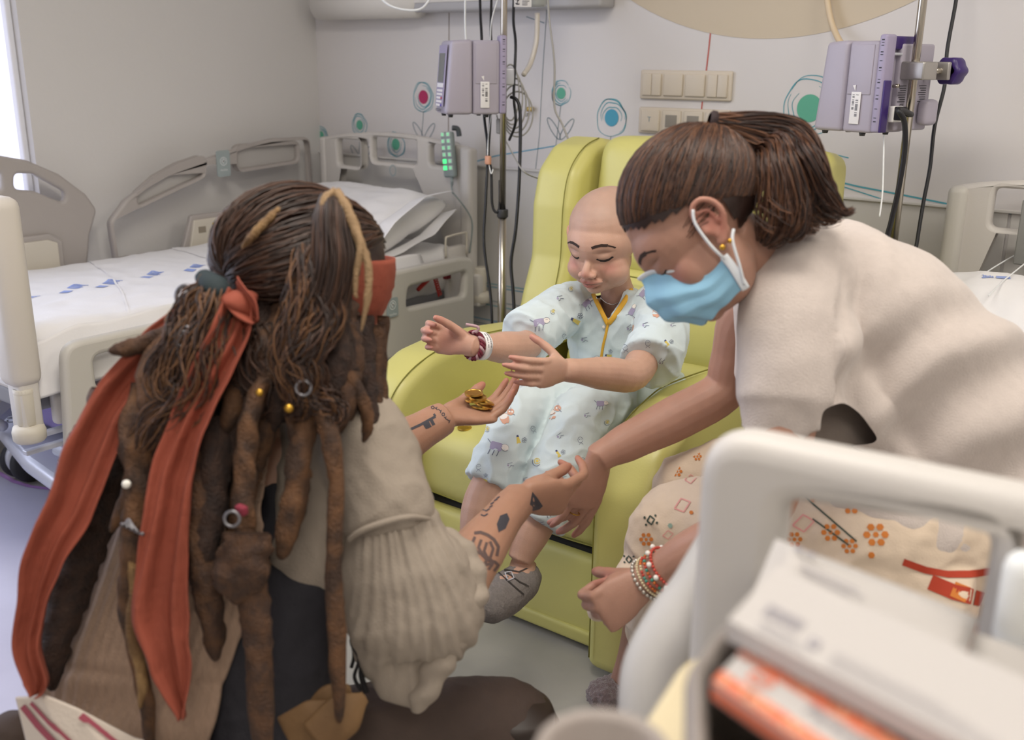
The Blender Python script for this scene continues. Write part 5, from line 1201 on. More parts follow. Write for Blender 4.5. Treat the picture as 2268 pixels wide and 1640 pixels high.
def topf(p, n):
    k = (p-CAM).dot(CF); x = 1134+FPX*(p-CAM).dot(CR)/k; y = 820-FPX*(p-CAM).dot(CU)/k
    w1 = 0
    if x > 1850:   # hanging folds from the shoulder to the hip
        t = (x-1880)*.55+(y-900)*.85; w1 = .013*math.sin(t/30+2.2*noise.noise(p*5))*min(1, max(0, (y-620)/160))
    return n*(w1+.008*noise.noise(p*7+V((2, 0, 0)))+.0015*noise.noise(p*30)) + n*(-.0035*math.exp(-((x-(1868+(y-480)*-.02))/5)**2) if y < 900 and x < 1900 else 0)
displace(me, topf)
b = bmesh.new(); b.from_mesh(me); AH = [(1822, 912), (1868, 894), (1900, 918), (1925, 955), (1945, 980), (1900, 985), (1822, 990)]
def inpoly(x, y, P):
    c = False
    for (x0, y0), (x1, y1) in zip(P, P[1:]+P[:1]):
        if (y0 > y) != (y1 > y) and x < (x1-x0)*(y-y0)/(y1-y0)+x0: c = not c
    return c
def gone(v):
    k = (v.co-CAM).dot(CF); x = 1134+FPX*(v.co-CAM).dot(CR)/k; y = 820-FPX*(v.co-CAM).dot(CU)/k
    return k < 1.56 and inpoly(x, y, AH)
bmesh.ops.delete(b, geom=[v for v in b.verts if gone(v)], context='VERTS'); smooth_rim(b, 14); b.to_mesh(me); b.free()
top = link('beige_top', me, m_top, mum)
sheet_patch('inner_side', [[A(1790, 870, 1.50), A(1790, 950, 1.50), A(1790, 1040, 1.50)], [A(1880, 860, 1.515), A(1890, 950, 1.51), A(1890, 1040, 1.51)], [A(1990, 880, 1.53), A(1990, 960, 1.53), A(1990, 1040, 1.53)]], 24, 24, mat('beige_knit_shaded', '#8a7f77', .95, bump=.3, bscale=400), mum, .006, 2)  # sheet added behind the armhole; its darker knit colour stands for the shaded inside
mb = MB(); mb.loft([A(1885, 1060, 1.53), A(2000, 1150, 1.52), A(2090, 1190, 1.52), A(2180, 1215, 1.54)], [(.03, .05), (.05, .055), (.055, .06), (.06, .06)], seg=28, up=CD(.3, .8, 0), res=5)
me = organic(mb, .005, 4); displace(me, lambda p, n: n*(.009*noise.noise(p*10)+.003*noise.noise(p*28))); link('top_hem', me, m_top, mum)
# dress
m_dress = mat('cream_dress', '#d7c3ad', .9, bump=.15, bscale=350, sheen=.2)
mb = MB()
mb.ball(A(2200, 1210, 1.64), (.17, .16, .14), None, 28)
mb.loft([A(2180, 1190, 1.60), A(1950, 1190, 1.58), A(1700, 1180, 1.66), A(1525, 1160, 1.74), A(1482, 1185, 1.76), A(1462, 1280, 1.82), A(1465, 1360, 1.88), A(1465, 1405, 1.93), A(1465, 1405, 1.93), A(1465, 1380, 1.92)], [.12, .11, .092, .078, .074, .068, .070, .072, .066, .056], seg=32, res=5)
mb.loft([A(2180, 1130, 1.75), A(1950, 1090, 1.80), A(1700, 1065, 1.84), A(1540, 1075, 1.88), A(1520, 1130, 1.90), A(1500, 1300, 1.95), A(1500, 1430, 1.98)], [.12, .10, .080, .066, .066, .07, .08], seg=28, res=5)
mb.loft([A(1420, 1250, 1.78), A(1370, 1310, 1.72), A(1335, 1345, 1.66), A(1318, 1368, 1.62)], [(.04, .03), (.035, .02), (.026, .016), (.012, .010)], seg=18, res=4)
mb.loft([A(1760, 1180, 1.60), A(1880, 1230, 1.56), A(2000, 1290, 1.54), A(2110, 1340, 1.52)], [(.06, .06), (.07, .07), (.07, .08), (.08, .08)], seg=22, res=4)
me = organic(mb, .005, 5)
displace(me, folds(.010, 6, 9)); dress = link('patterned_dress', me, m_dress, mum)
dk = [mat('d_orange', '#c9762f', .8), mat('d_green', '#3f4a40', .8), mat('d_pink', '#dd9a94', .8), mat('d_teal', '#8fa79a', .8), mat('d_red', '#a8361c', .8)]
D = Decal([dress.data], .0013)
def dm(px, py, k, s, r=0):
    M = camframe(px, py, 1.5 if px > 1650 else (1.66 if px > 1360 else 1.55), r)
    if k == 0:
        for a in range(6): D.poly(M, circ(s*.7*math.cos(a*1.05), s*.7*math.sin(a*1.05), s*.30, None, 6), 0)
        D.poly(M, circ(0, 0, s*.25, None, 6), 0)
    elif k == 1:
        D.stroke(M, [(-.6*s, 0), (0, .7*s), (.6*s, 0), (0, -.7*s), (-.6*s, 0)], .28*s, 1)
        for (x, y) in ((-.9, .6), (.9, .6), (-.9, -.6), (.9, -.6)): D.poly(M, circ(x*s, y*s, .22*s, None, 6), 1)
    elif k == 2: D.stroke(M, [(-s, -.2*s), (0, .8*s), (s, .2*s), (0, -.8*s), (-s, -.2*s)], .16*s, 2)
    else: D.poly(M, circ(0, 0, .35*s, None, 6), 3 if k == 3 else 0)
rnd = random.Random(4)
for (px, py, k, s, r) in ((1500, 1045, 0, .010, 0), (1530, 1062, 2, .010, 0), (1545, 1012, 0, .008, 0), (1442, 1153, 1, .010, 10), (1512, 1120, 2, .014, 10), (1432, 1195, 0, .012, 0), (1480, 1185, 2, .009, 0), (1394, 1240, 1, .009, 0), (1485, 1165, 3, .012, 0), (1532, 1136, 4, .010, 0), (1326, 1349, 1, .009, 0), (1438, 1390, 1, .010, 0), (1510, 1333, 0, .013, 0), (1475, 1338, 4, .010, 0), (1465, 1300, 2, .009, 0), (1495, 1390, 3, .010, 0), (1400, 1390, 2, .008, 0), (1885, 1120, 0, .014, 0), (1840, 1180, 0, .014, 0), (1940, 1185, 0, .018, 0), (1882, 1210, 0, .012, 0), (1780, 1160, 2, .016, 0), (1930, 1230, 4, .014, 0), (1760, 1195, 0, .012, 0), (1800, 1110, 4, .01, 0), (1460, 1440, 4, .008, 0), (1420, 1440, 2, .007, 0)): dm(px, py, k, s, r)
for (x0, y0, x1, y1) in ((1778, 1098, 1885, 1195), (1800, 1150, 1872, 1205)): M = camframe(x0, y0, 1.5, 0); D.stroke(M, [(0, 0), ((x1-x0)/1440, -(y1-y0)/1440)], .0026, 1)
D.stroke(camframe(2000, 1245, 1.45, 0), [(0, 0), (.03, -.012), (.06, -.018), (.09, -.018), (.125, -.012)], .010, 4); D.stroke(camframe(2060, 1290, 1.45, 0), [(0, 0), (.03, -.014), (.07, -.025)], .022, 4); D.stroke(camframe(2110, 1305, 1.45, 0), [(0, 0), (.03, -.014)], .022, 0)
D.build('dress_print', dk, dress)
# bracelets on the near wrist
def beads(name, M, y, r, ry, n, br, mats, tilt=0, ph=0):
    b = MB()
    for k in range(n):
        a = 2*math.pi*k/n+ph; b.ball(M @ V((r*math.cos(a), y+tilt*math.cos(a), ry*math.sin(a))), br, None, 8, k % len(mats) if len(mats) < 4 else (k//2) % len(mats))
    o = b.build(name, mats, mum); o['kind'] = 'stuff'; return o
m_coral = mat('bead_coral', '#c0483a', .5); m_pearl = mat('bead_pearl', '#e6e2da', .3); m_teal = mat('bead_teal', '#3f9480', .4); m_gbead = mat('bead_silver', '#c2bdb4', .3, .7); m_cbead = mat('bead_cream', '#d9cba6', .5); m_obead = mat('bead_orange', '#c96a2c', .5)
hB = armM(A(1545, 1222, 1.52), A(1425, 1290, 1.59), CD(0, .3, .9))
beads('beaded_bracelet', hB, -.055, .036, .033, 40, .0026, [m_coral], .004); beads('pearl_bracelet', hB, -.052, .0395, .0365, 11, .0044, [m_pearl], .004)
beads('beaded_bracelet', hB, -.040, .036, .032, 40, .0026, [m_obead, m_coral, m_teal], .003); beads('beaded_bracelet', hB, -.029, .034, .031, 42, .0024, [m_teal, m_coral, m_obead, m_cbead, m_coral], .002)
beads('beaded_bracelet', hB, -.020, .034, .030, 46, .0022, [m_cbead], .002); beads('silver_bracelet', hB, -.010, .034, .029, 28, .0035, [m_gbead], .003)
tube('ring', [hA @ V((-.0095-.0105*math.cos(t), .108, .0105*math.sin(t)-.004)) for t in [i/16*6.283 for i in range(17)]], .0012, m_gold, mum, 2, 6)
mb = MB(); mb.loft([A(1400, 1520, 2.12), A(1375, 1535, 2.07), A(1345, 1542, 2.02), A(1325, 1545, 1.99)], [(.036, .034), (.045, .038), (.043, .034), (.028, .022)], seg=22, res=5, up=(0, 0, 1))
me = organic(mb, .003, 2); displace(me, lambda p, n: n*(.004*noise.noise(p*120)+.003*noise.noise(p*260))); link('fluffy_slipper', me, mat('fluffy_brown_grey', '#7c6a6c', 1, bump=1, bscale=500, sheen=.6, var=.15, vscale=200), mum)
st = thing('stool', tuple(A(2230, 1300, 1.66).xy)+(0,), 'stool with an orange seat under the leaning woman', 'stool')
sp_ = A(2210, 1300, 1.66); MB().box((sp_.x, sp_.y, .40), (.38, .36, .07), .025).build('seat', mat('orange_upholstery', '#b3562a', .8), st)
for sx in (-1, 1):
    for sy in (-1, 1): MB().cyl((sp_.x+sx*.15, sp_.y+sy*.14, 0), (sp_.x+sx*.15, sp_.y+sy*.14, .37), .012).build('leg', m_steel, st)

# ============================================================ the crouching person in the costume
man = thing('person', tuple(A(420, 1500, 1.45)), 'crouching person seen from behind with long brown dreadlocks and a rust-red headscarf', 'person')
MHp = hmat(A(706, 642, 1.42), CD(.74, -.12, -.66), CD(.12, .97, .10), 1.06)
mb = MB(); head_shapes(mb, MHp, ears=True)
mb.loft([A(690, 680, 1.42), A(655, 750, 1.43), A(620, 820, 1.45), A(600, 880, 1.47)], [.062, .060, .066, (.10, .08)], seg=22, res=4)
UPp = CD(.48, .1, -.87)
mb.loft([A(600, 880, 1.49), A(540, 1050, 1.46), A(440, 1300, 1.45), A(350, 1600, 1.46), A(340, 1750, 1.47)], [(.12, .05), (.12, .07), (.12, .08), (.13, .10), (.13, .10)], seg=24, up=UPp, res=4)
limb([(790, 950, 1.38), (850, 1080, 1.37), (900, 1250, 1.36), (930, 1370, 1.37), (985, 1330, 1.43), (1045, 1240, 1.52), (1120, 1140, 1.62), (1150, 1108, 1.66)], [.042, .042, .042, .044, .050, .043, .032, .030])
limb([(480, 920, 1.62), (640, 1020, 1.70), (780, 1060, 1.74), (860, 1000, 1.79), (950, 945, 1.85), (985, 926, 1.87)], [.052, .046, .044, .044, .034, .031])
hP, tP = hand(mb, A(986, 924, 1.87), CD(.78, .02, -.55), CD(-.10, .92, .38), 1.0, -1, per=((24, 24, 12), (30, 24, 14), (32, 24, 14), (34, 24, 14)), spread=4, thumb=(16, 18, 20))
hQ, tQ = hand(mb, A(1148, 1104, 1.66), CD(.90, -.04, -.42), CD(-.22, .55, -.80), .98, 1, per=((30, 40, 24), (44, 50, 28), (52, 56, 30), (58, 60, 30)), spread=2, thumb=(8, 20, 12))
limb([(420, 1700, 1.50), (700, 1690, 1.54), (950, 1660, 1.59), (1120, 1650, 1.62), (1150, 1720, 1.62), (1140, 2000, 1.66)], [.09, .075, .06, .045, .045, .04])
me = organic(mb, .003, 3, .5)
skin_paint(me, lin('#a9806a')[:3], lin('#b0695a')[:3], [(MHp, False)], extra=lambda p: [(lin('#b0695a')[:3], .5*max([math.exp(-((p-t).length/.022)**2) for t in tP+tQ]))])
pbody = link('body', me, m_skin, man)
# tattoos
m_tat = mat('tattoo_ink', '#3b3a42', .6); m_tat2 = mat('tattoo_ink_soft', '#5d4b48', .6)
D = Decal([me], .0006)
def px2(cx, cy, d, pts): return [((x-cx)/FPX*d, -(y-cy)/FPX*d) for x, y in pts]
Mk = camframe(920, 950, 1.75, 0)
def ts(pts, w, mi=0): D.stroke(Mk, px2(920, 950, 1.75, pts), w, mi, .003)
ts([(895, 958), (930, 942), (966, 922)], .0045); ts([(966, 922), (962, 916)], .004); ts([(945, 934), (952, 948)], .008); ts([(955, 929), (962, 942)], .006); ts([(938, 938), (946, 950)], .004)
for (x, y) in ((884, 955), (893, 970), (878, 968), (888, 962)): D.stroke(Mk, px2(920, 950, 1.75, circ(x, y, 6.5, None, 12)+[(x+6.5, y)]), .0042, 0, .003)
D.poly(Mk, px2(920, 950, 1.75, [(905, 985), (918, 972), (926, 985), (922, 1004), (905, 1012), (895, 1003)]), 1)
for k, (x, y) in enumerate(((960, 901), (968, 904), (976, 909), (984, 917), (989, 926), (996, 932))):
    c_ = [circ(x, y, 3.4, None, 8)+[(x+3.4, y)], [(x-3, y-3), (x+3, y+3), (x, y), (x+2, y-4)], [(x-3, y-4), (x+1, y), (x+4, y-2), (x+1, y+5)]][k % 3]
    D.stroke(Mk, px2(920, 950, 1.75, c_), .0016, 0, .002)
Mk2 = camframe(1090, 1180, 1.5, 0)
def ts2(pts, w, mi=0): D.stroke(Mk2, px2(1090, 1180, 1.5, pts), w, mi, .003)
for i, x0 in enumerate((0, 14, 26)):
    ts2([(1052+x0, 1190+i*6), (1046+x0, 1205+i*8), (1056+x0, 1222+i*9), (1070+x0, 1228+i*8), (1078+x0, 1240+i*6), (1068+x0, 1256+i*4)], .0042, 1)
ts2([(1050, 1182), (1064, 1180), (1080, 1186), (1094, 1196), (1104, 1212), (1100, 1232)], .0045, 1); ts2([(1060, 1240), (1075, 1250), (1090, 1246)], .004, 1); ts2([(1085, 1200), (1092, 1216), (1086, 1234)], .004, 1)
D.poly(Mk2, px2(1090, 1180, 1.5, [(1108, 1142), (1124, 1136), (1130, 1150), (1120, 1172), (1104, 1180), (1100, 1162)]), 0)
for k, (x, y) in enumerate(((1068, 1128), (1075, 1120), (1064, 1140), (1086, 1104), (1092, 1098), (1078, 1112))): ts2([(x, y), (x+8, y+3), (x+16, y-2)], .0022, 0)
D.poly(camframe(1185, 1112, 1.5, 0), px2(1185, 1112, 1.5, [(1178, 1088), (1192, 1104), (1204, 1122), (1196, 1130), (1178, 1134), (1172, 1118)]), 0)
D.build('tattoo', [m_tat, m_tat2], man)['kind'] = 'stuff'
# trousers, tunic, waistcoat, shirt
m_trou = mat('dark_brown_suede', '#43352e', .8, bump=.2, bscale=260, var=.08, vscale=30); m_tunic = mat('dark_navy_cloth', '#25232a', .8, bump=.2, bscale=200, var=.15, vscale=14)
m_vest = mat('ribbed_brown_linen', '#9d8370', .9, bump=.5, bscale=60, var=.08, vscale=20, stretch=(9, 9, .7)); m_shirt = mat('cream_linen', '#9a8e81', .9, bump=.3, bscale=330, var=.04, vscale=40)
mb = MB(); mb.loft([A(330, 1700, 1.5), A(560, 1690, 1.50), A(760, 1668, 1.53), A(970, 1632, 1.57), A(1110, 1616, 1.60), A(1145, 1665, 1.61), A(1150, 1770, 1.62), A(1130, 1980, 1.66)], [.16, .12, .098, .088, .082, .076, .07, .055], seg=30, res=5)
mb.loft([A(330, 1700, 1.6), A(500, 1720, 1.8), A(640, 1760, 1.95), A(650, 1900, 1.95)], [.15, .10, .09, .07], seg=24, res=4)
me = organic(mb, .0055, 4); displace(me, folds(.006, 8, 3)); link('trousers', me, m_trou, man)
for (a_, b_) in (((1140, 1975, 1.68), (1240, 2010, 1.86)), ((650, 1890, 1.97), (740, 1900, 2.15))):
    mb = MB(); p_ = A(*a_); q_ = A(*b_); p_.z = max(p_.z, .05); mb.loft([V((p_.x, p_.y, .28)), V((p_.x, p_.y, .16)), V((p_.x, p_.y, .06)), V((p_.x+(q_.x-p_.x)*.6, p_.y+(q_.y-p_.y)*.6, .042)), V((q_.x, q_.y, .035))], [.060, .055, .05, .042, .03], seg=20, res=4)
    link('boot', organic(mb, .006, 3), mat('boot_leather', '#2b201a', .5), man)
mb = MB(); mb.loft([A(640, 1080, 1.47), A(620, 1250, 1.45), A(590, 1420, 1.44), A(560, 1640, 1.45), A(540, 1760, 1.46)], [(.115, .09), (.118, .095), (.112, .098), (.12, .11), (.13, .12)], seg=32, up=UPp, res=5)
me = organic(mb, .005, 4); displace(me, folds(.007, 7, 8)); link('dark_tunic', me, m_tunic, man)
mb = MB()
mb.loft([A(590, 860, 1.47), A(570, 905, 1.475), A(540, 960, 1.47), A(480, 1120, 1.44), A(400, 1300, 1.425), A(320, 1480, 1.42), A(290, 1640, 1.42), A(290, 1760, 1.43)], [(.075, .05), (.13, .07), (.165, .088), (.16, .10), (.158, .10), (.168, .105), (.175, .115), (.17, .115)], seg=48, up=UPp, res=6)
me = organic(mb, .005, 4)
b = bmesh.new(); b.from_mesh(me)
def pxy(p): k = (p-CAM).dot(CF); return 1134+FPX*(p-CAM).dot(CR)/k, 820-FPX*(p-CAM).dot(CU)/k, k
def vcut(v):
    x, y, k = pxy(v.co); X_ = [(800, 640), (950, 610), (1130, 580), (1290, 598), (1420, 535), (1640, 470), (1800, 440)]
    for (ya, xa), (yb_, xb) in zip(X_, X_[1:]):
        if ya <= y <= yb_: return x > xa+(xb-xa)*(y-ya)/(yb_-ya)
    return False
bmesh.ops.delete(b, geom=[v for v in b.verts if vcut(v)], context='VERTS'); smooth_rim(b, 14); b.to_mesh(me); b.free()
def ribs(p, n):
    x, y, k = pxy(p); t = x+(y-1200)*.32
    return n*(.0016*math.sin(t/3.6)+.006*noise.noise(V((p.x*9, p.y*9, p.z*4)))+.004*math.exp(-((y-1500-.12*(x-300))/14)**2)*-1 + .004*math.sin((y+.15*x)/26)*max(0, min(1, (y-1440)/90)))
displace(me, ribs); vest = link('ribbed_waistcoat', me, m_vest, man); sl_ = vest.modifiers.new('s', 'SOLIDIFY'); sl_.thickness = .004
mb = MB()
mb.loft([A(640, 860, 1.46), A(700, 920, 1.45), A(740, 1010, 1.43), A(720, 1120, 1.425), A(690, 1220, 1.42), A(670, 1290, 1.42)], [(.07, .06), (.085, .075), (.088, .08), (.082, .08), (.075, .075), (.06, .06)], seg=30, up=UPp, res=5)
mb.loft([A(730, 930, 1.43), A(790, 960, 1.40), A(815, 1030, 1.385), A(850, 1120, 1.37), A(862, 1160, 1.37)], [.058, .068, .072, .066, .062], seg=28, res=5)
me = organic(mb, .0045, 4); displace(me, folds(.009, 6.5, 2)); shirt2 = link('linen_shirt', me, m_shirt, man)
# gathered lower sleeve and rolled cuff
mb = MB(); mb.loft([A(862, 1130, 1.37), A(872, 1170, 1.37), A(895, 1270, 1.375), A(912, 1370, 1.38), A(908, 1450, 1.385), A(912, 1510, 1.375), A(925, 1560, 1.36)], [(.055, .05), (.066, .058), (.092, .075), (.098, .08), (.076, .062), (.046, .035), (.012, .012)], seg=40, res=6, up=CD(0, 0, 1))
me = organic(mb, .0035, 3)
S0 = A(840, 1140, 1.37)
def pleat(p, n):
    x, y, k = pxy(p); a = math.atan2(x-840, y-900); w_ = min(1, max(0, (y-1140)/30)); q = .6+.8*noise.noise(p*6)
    sn = math.sin(a*105+9*noise.noise(p*6)); return n*((.0038*sn*(.4+.9*abs(noise.noise(p*11)))-.0045*abs(math.sin(a*33+5*noise.noise(p*5+V((4, 0, 0)))))**6)*w_*q+.012*noise.noise(p*8)+.0010*noise.noise(p*70))
displace(me, pleat); slv = link('gathered_sleeve', me, m_shirt, man)
mb = MB(); mb.loft([A(772, 1196, 1.30), A(800, 1176, 1.29), A(850, 1158, 1.29), A(905, 1146, 1.30), A(950, 1150, 1.34)], [.003, .004, .0045, .004, .003], seg=10, res=6); mb.build('sleeve_seam', m_shirt, slv)
def roll(name, P, R, seed):
    mb = MB(); mb.loft([A(*p) for p in P], R, seg=22, res=8, up=CD(1, 0, .3)); me = organic(mb, .0035, 3)
    displace(me, lambda p, n: n*(.005*noise.noise(p*16+V((seed, 0, 0)))+.0025*math.sin(pxy(p)[1]/9+3*noise.noise(p*10)))); return link(name, me, m_shirt, slv)
roll('rolled_cuff', [(962, 1178, 1.40), (1000, 1205, 1.40), (1026, 1260, 1.39), (1034, 1320, 1.375), (1018, 1378, 1.36), (990, 1430, 1.35), (965, 1490, 1.35), (932, 1552, 1.355), (912, 1572, 1.36)], [.012, (.022, .022), (.026, .03), (.022, .03), (.020, .026), (.018, .022), (.019, .02), (.018, .016), .006], 3)
roll('rolled_cuff', [(975, 1190, 1.44), (1005, 1240, 1.455), (1012, 1300, 1.45), (1000, 1360, 1.43), (975, 1420, 1.42)], [.012, .022, .022, .02, .014], 7)
# sash
m_sash = mat('cream_sash', '#d2c5b8', .9, bump=.2, bscale=200); m_stripe = mat('sash_red', '#9c4a58', .9)
P = [[A(38, 1545, 1.30), A(60, 1640, 1.30), A(70, 1760, 1.30)], [A(95, 1545, 1.27), A(150, 1645, 1.26), A(180, 1760, 1.26)], [A(170, 1572, 1.26), A(230, 1655, 1.25), A(260, 1760, 1.25)], [A(300, 1630, 1.26), A(340, 1700, 1.26), A(360, 1780, 1.26)], [A(480, 1665, 1.29), A(490, 1720, 1.29), A(500, 1790, 1.29)]]
sash = sheet_patch('sash', P, 50, 24, m_sash, man, .010, 6, .004)
D = Decal([sash.data], .0062)
for (pts, w_) in (([(48, 1560), (90, 1605), (150, 1660), (210, 1720)], .007), ([(66, 1553), (115, 1600), (180, 1655), (240, 1720)], .004), ([(175, 1585), (250, 1640), (350, 1690)], .006)):
    D.stroke(camframe(160, 1640, 1.2, 0), px2(160, 1640, 1.2, pts), w_, 0)
D.build('sash_stripe', [m_stripe], sash)['kind'] = 'stuff'
mb = MB(); mb.loft([A(40, 1600, 1.36), A(20, 1680, 1.37), A(10, 1760, 1.38)], [.03, .05, .06], seg=18, res=4); link('coat_edge', organic(mb, .005, 3), m_trou, man)
# feather-like leather tabs and dark cords at the hip
m_leath = mat('ochre_leather', '#6f5230', .7, bump=.4, bscale=80, color2='#5b4022')
for k, (P_, R_) in enumerate(((([(640, 1635, 1.28), (700, 1600, 1.28), (745, 1565, 1.29)]), [(.03, .006), (.03, .006), (.012, .004)]), (([(700, 1640, 1.27), (760, 1585, 1.28), (808, 1545, 1.30)]), [(.026, .006), (.028, .006), (.008, .003)]), (([(690, 1580, 1.30), (730, 1548, 1.30), (775, 1525, 1.31)]), [(.012, .004), (.018, .005), (.006, .003)]))):
    MB().loft([A(*p) for p in P_], R_, seg=16, up=CF, res=6).build('leather_tab', m_leath, man)
for k, P_ in enumerate(([(790, 1370, 1.36), (778, 1420, 1.36), (795, 1460, 1.36), (785, 1500, 1.36), (800, 1530, 1.36)], [(800, 1380, 1.37), (812, 1440, 1.37), (800, 1490, 1.37), (812, 1535, 1.37)], [(776, 1400, 1.37), (784, 1450, 1.37), (778, 1480, 1.37)])):
    tube('hip_cord', [A(*p) for p in P_], (.0028, .004, .0026)[k], mat('cord_black', '#171315', .8), man, 6, 6)
# headscarf band
m_rust = mat('rust_cloth', '#8c4330', .85, bump=.45, bscale=70, var=.07, vscale=18)
mb = MB(); n_ = 96; rows = 14; vs = []
for i in range(n_):
    a = 2*math.pi*i/n_; fw = math.cos(a)   # fw = 1 at the forehead
    zc = .014-.020*(1-fw)/2; hh = .050*(.55+.45*(1+fw)/2)
    for j in range(rows):
        t = j/(rows-1)*2-1; bul = 1.0+.02*(1-t*t)+.010*math.sin(t*17+4*math.sin(a*2))*(1-t*t)
        z = zc+hh*t; rr = math.sqrt(max(.2, 1-((z-.03)/.125)**2))
        vs.append(MHp @ V((.0875*rr*bul*math.sin(a), -.012+.108*rr*bul*math.cos(a), z)))
mb.add(vs, [(i*rows+j, ((i+1) % n_)*rows+j, ((i+1) % n_)*rows+j+1, i*rows+j+1) for i in range(n_) for j in range(rows-1)])
bandm = mb.build('headscarf_band', m_rust, man); s_ = bandm.modifiers.new('s', 'SOLIDIFY'); s_.thickness = .003
def ribbon_cloth(name, P, Wd, m, parent, seed=0, fold=.008, twist=None, nv=16):
    C_, _ = spline([A(*p) for p in P], [(w_,) for w_ in Wd], 14); Wl = [x[0] for x in _]; vs = []; n = len(C_)
    for i in range(n):
        T = (C_[min(i+1, n-1)]-C_[max(i-1, 0)]).normalized(); side = T.cross(CF).normalized(); nn = side.cross(T)
        tw = math.radians((twist or [0]*len(P))[min(len(P)-1, int(i/14))]); sd = side*math.cos(tw)+nn*math.sin(tw); n2 = nn*math.cos(tw)-side*math.sin(tw)
        for j in range(nv+1):
            t = j/nv*2-1; p = C_[i]+sd*(Wl[i]*t/2); z = fold*(math.sin(t*5.5+i*.045+seed)+.5*math.sin(t*11+i*.11+seed*2))*min(1, Wl[i]/.05)
            vs.append(p+n2*(z-.018*t*t)+V((0, 0, 1))*noise.noise(p*25+V((seed, 0, 0)))*.004)
    me = meshof(vs, [(i*(nv+1)+j, (i+1)*(nv+1)+j, (i+1)*(nv+1)+j+1, i*(nv+1)+j+1) for i in range(n-1) for j in range(nv)])
    o = link(name, me, m, parent); s2 = o.modifiers.new('s', 'SOLIDIFY'); s2.thickness = .002; return o
ribbon_cloth('headscarf_tail', [(420, 690, 1.33), (350, 770, 1.31), (265, 880, 1.30), (205, 1010, 1.29), (165, 1130, 1.28), (110, 1240, 1.27), (85, 1340, 1.27), (72, 1430, 1.27), (92, 1500, 1.27), (86, 1538, 1.27)], [.018, .042, .054, .064, .056, .042, .032, .034, .030, .005], m_rust, man, 1, .008)
ribbon_cloth('headscarf_tail', [(538, 655, 1.29), (520, 740, 1.27), (470, 840, 1.26), (425, 940, 1.25), (392, 1040, 1.245), (378, 1140, 1.24), (366, 1250, 1.24), (362, 1360, 1.24), (385, 1460, 1.24), (410, 1585, 1.245)], [.026, .042, .046, .048, .056, .056, .062, .070, .048, .003], m_rust, man, 4, .008)
mb = MB(); mb.loft([A(500, 660, 1.31), A(535, 665, 1.275), A(560, 700, 1.275)], [(.012, .008), (.026, .012), (.006, .004)], seg=16, res=6); link('headscarf_knot', organic(mb, .003, 2), m_rust, man)
ribbon_cloth('headscarf_flap', [(520, 650, 1.285), (548, 680, 1.27), (572, 715, 1.27)], [.035, .03, .006], m_rust, man, 2, .003)
# hair of the costume: cap, swept strands, dreadlocks, braids, curls
phair = [mat('wig_dark', '#2c1d17', .55), mat('wig_brown', '#3b271d', .55), mat('wig_red_brown', '#4c3122', .55), mat('wig_ochre', '#6a4729', .6)]
MCp = MHp @ Matrix.Translation((0, -.024, .034)) @ Matrix.Diagonal((.092, .118, .092, 1))
def keepp(q): return (q.z > .030-(.06 if q.y < .03 else 0)-(.02 if q.y < -.04 else 0)) and not (q.y > .055 and q.z < .075)
cap('hair', MHp, MCp, keepp, phair[0], man)
ptie = A(478, 632, 1.32)
et = (MCp.inverted() @ ptie); 
mb = MB()
cap_strands(mb, MCp, [(.35, .75, .62), (.6, .55, .6), (.85, .35, .4), (.97, .1, .1), (.9, -.2, -.35)], et, 900, .0013, .10, 3, 3, .12)
cap_strands(mb, MCp, [(.35, .75, .62), (0, .6, .85), (-.4, .3, .9), (-.8, 0, .6), (-.8, -.4, 0)], et, 900, .0013, .09, 3, 4, .12)
mb.build('hair_strands', phair, man)['kind'] = 'stuff'
def dread(P, R, mi=0, seed=0, kind='dread', parent=man, name=None, tip=None, m=None):
    C_, R_ = spline([A(*p) for p in P], [(r_, r_) for r_ in R], 10); vs = []; fs = []; seg = 14; n = len(C_); mat_i = []
    u = None
    R_ = [(x[0]*min(1, .25+((n-1-i)/max(1, n*.16))**.6*.75),)*2 for i, x in enumerate(R_)]
    for i in range(n):
        T = (C_[min(i+1, n-1)]-C_[max(i-1, 0)]).normalized(); u = (u-T*u.dot(T)).normalized() if u is not None else T.cross(CF).normalized(); w_ = T.cross(u)
        for k in range(seg):
            a = 2*math.pi*k/seg
            if kind == 'braid': f = .78+.30*abs(math.sin(a*1.5+i*.42))+.10*math.sin(i*.84+a)
            else: f = 1+.22*noise.noise(V((math.cos(a)*1.3+seed, math.sin(a)*1.3, i*.33)))+.16*noise.noise(V((math.cos(a)*3, math.sin(a)*3+seed, i*.9)))+.06*math.sin(a*3+i*.5)
            r_ = R_[i][0]*f; vs.append(C_[i]+u*(math.cos(a)*r_)+w_*(math.sin(a)*r_))
        if i: fs += [((i-1)*seg+k, (i-1)*seg+(k+1) % seg, i*seg+(k+1) % seg, i*seg+k) for k in range(seg)]
    for e, i in ((0, 0), (1, n-1)):
        c = len(vs); vs.append(C_[i]); fs += [(c, i*seg+k, i*seg+(k+1) % seg) for k in range(seg)]
    mb = MB(); mb.add(vs, fs); o = mb.build(name or ('braid' if kind == 'braid' else 'dreadlock'), m or m_dr[mi], parent); return o
m_dr = [mat('dread_dark', '#281a15', .8, bump=1, bscale=260, color2='#3a261c', vscale=60), mat('dread_brown', '#3d291e', .8, bump=1, bscale=260, color2='#543823', vscale=55), mat('dread_ochre', '#66452a', .8, bump=1, bscale=240, color2='#3a271b', vscale=30), mat('dread_straw', '#94744a', .75, bump=1, bscale=240, color2='#664a2b', vscale=26), mat('dread_beige', '#8f7454', .75, bump=.6, bscale=260)]
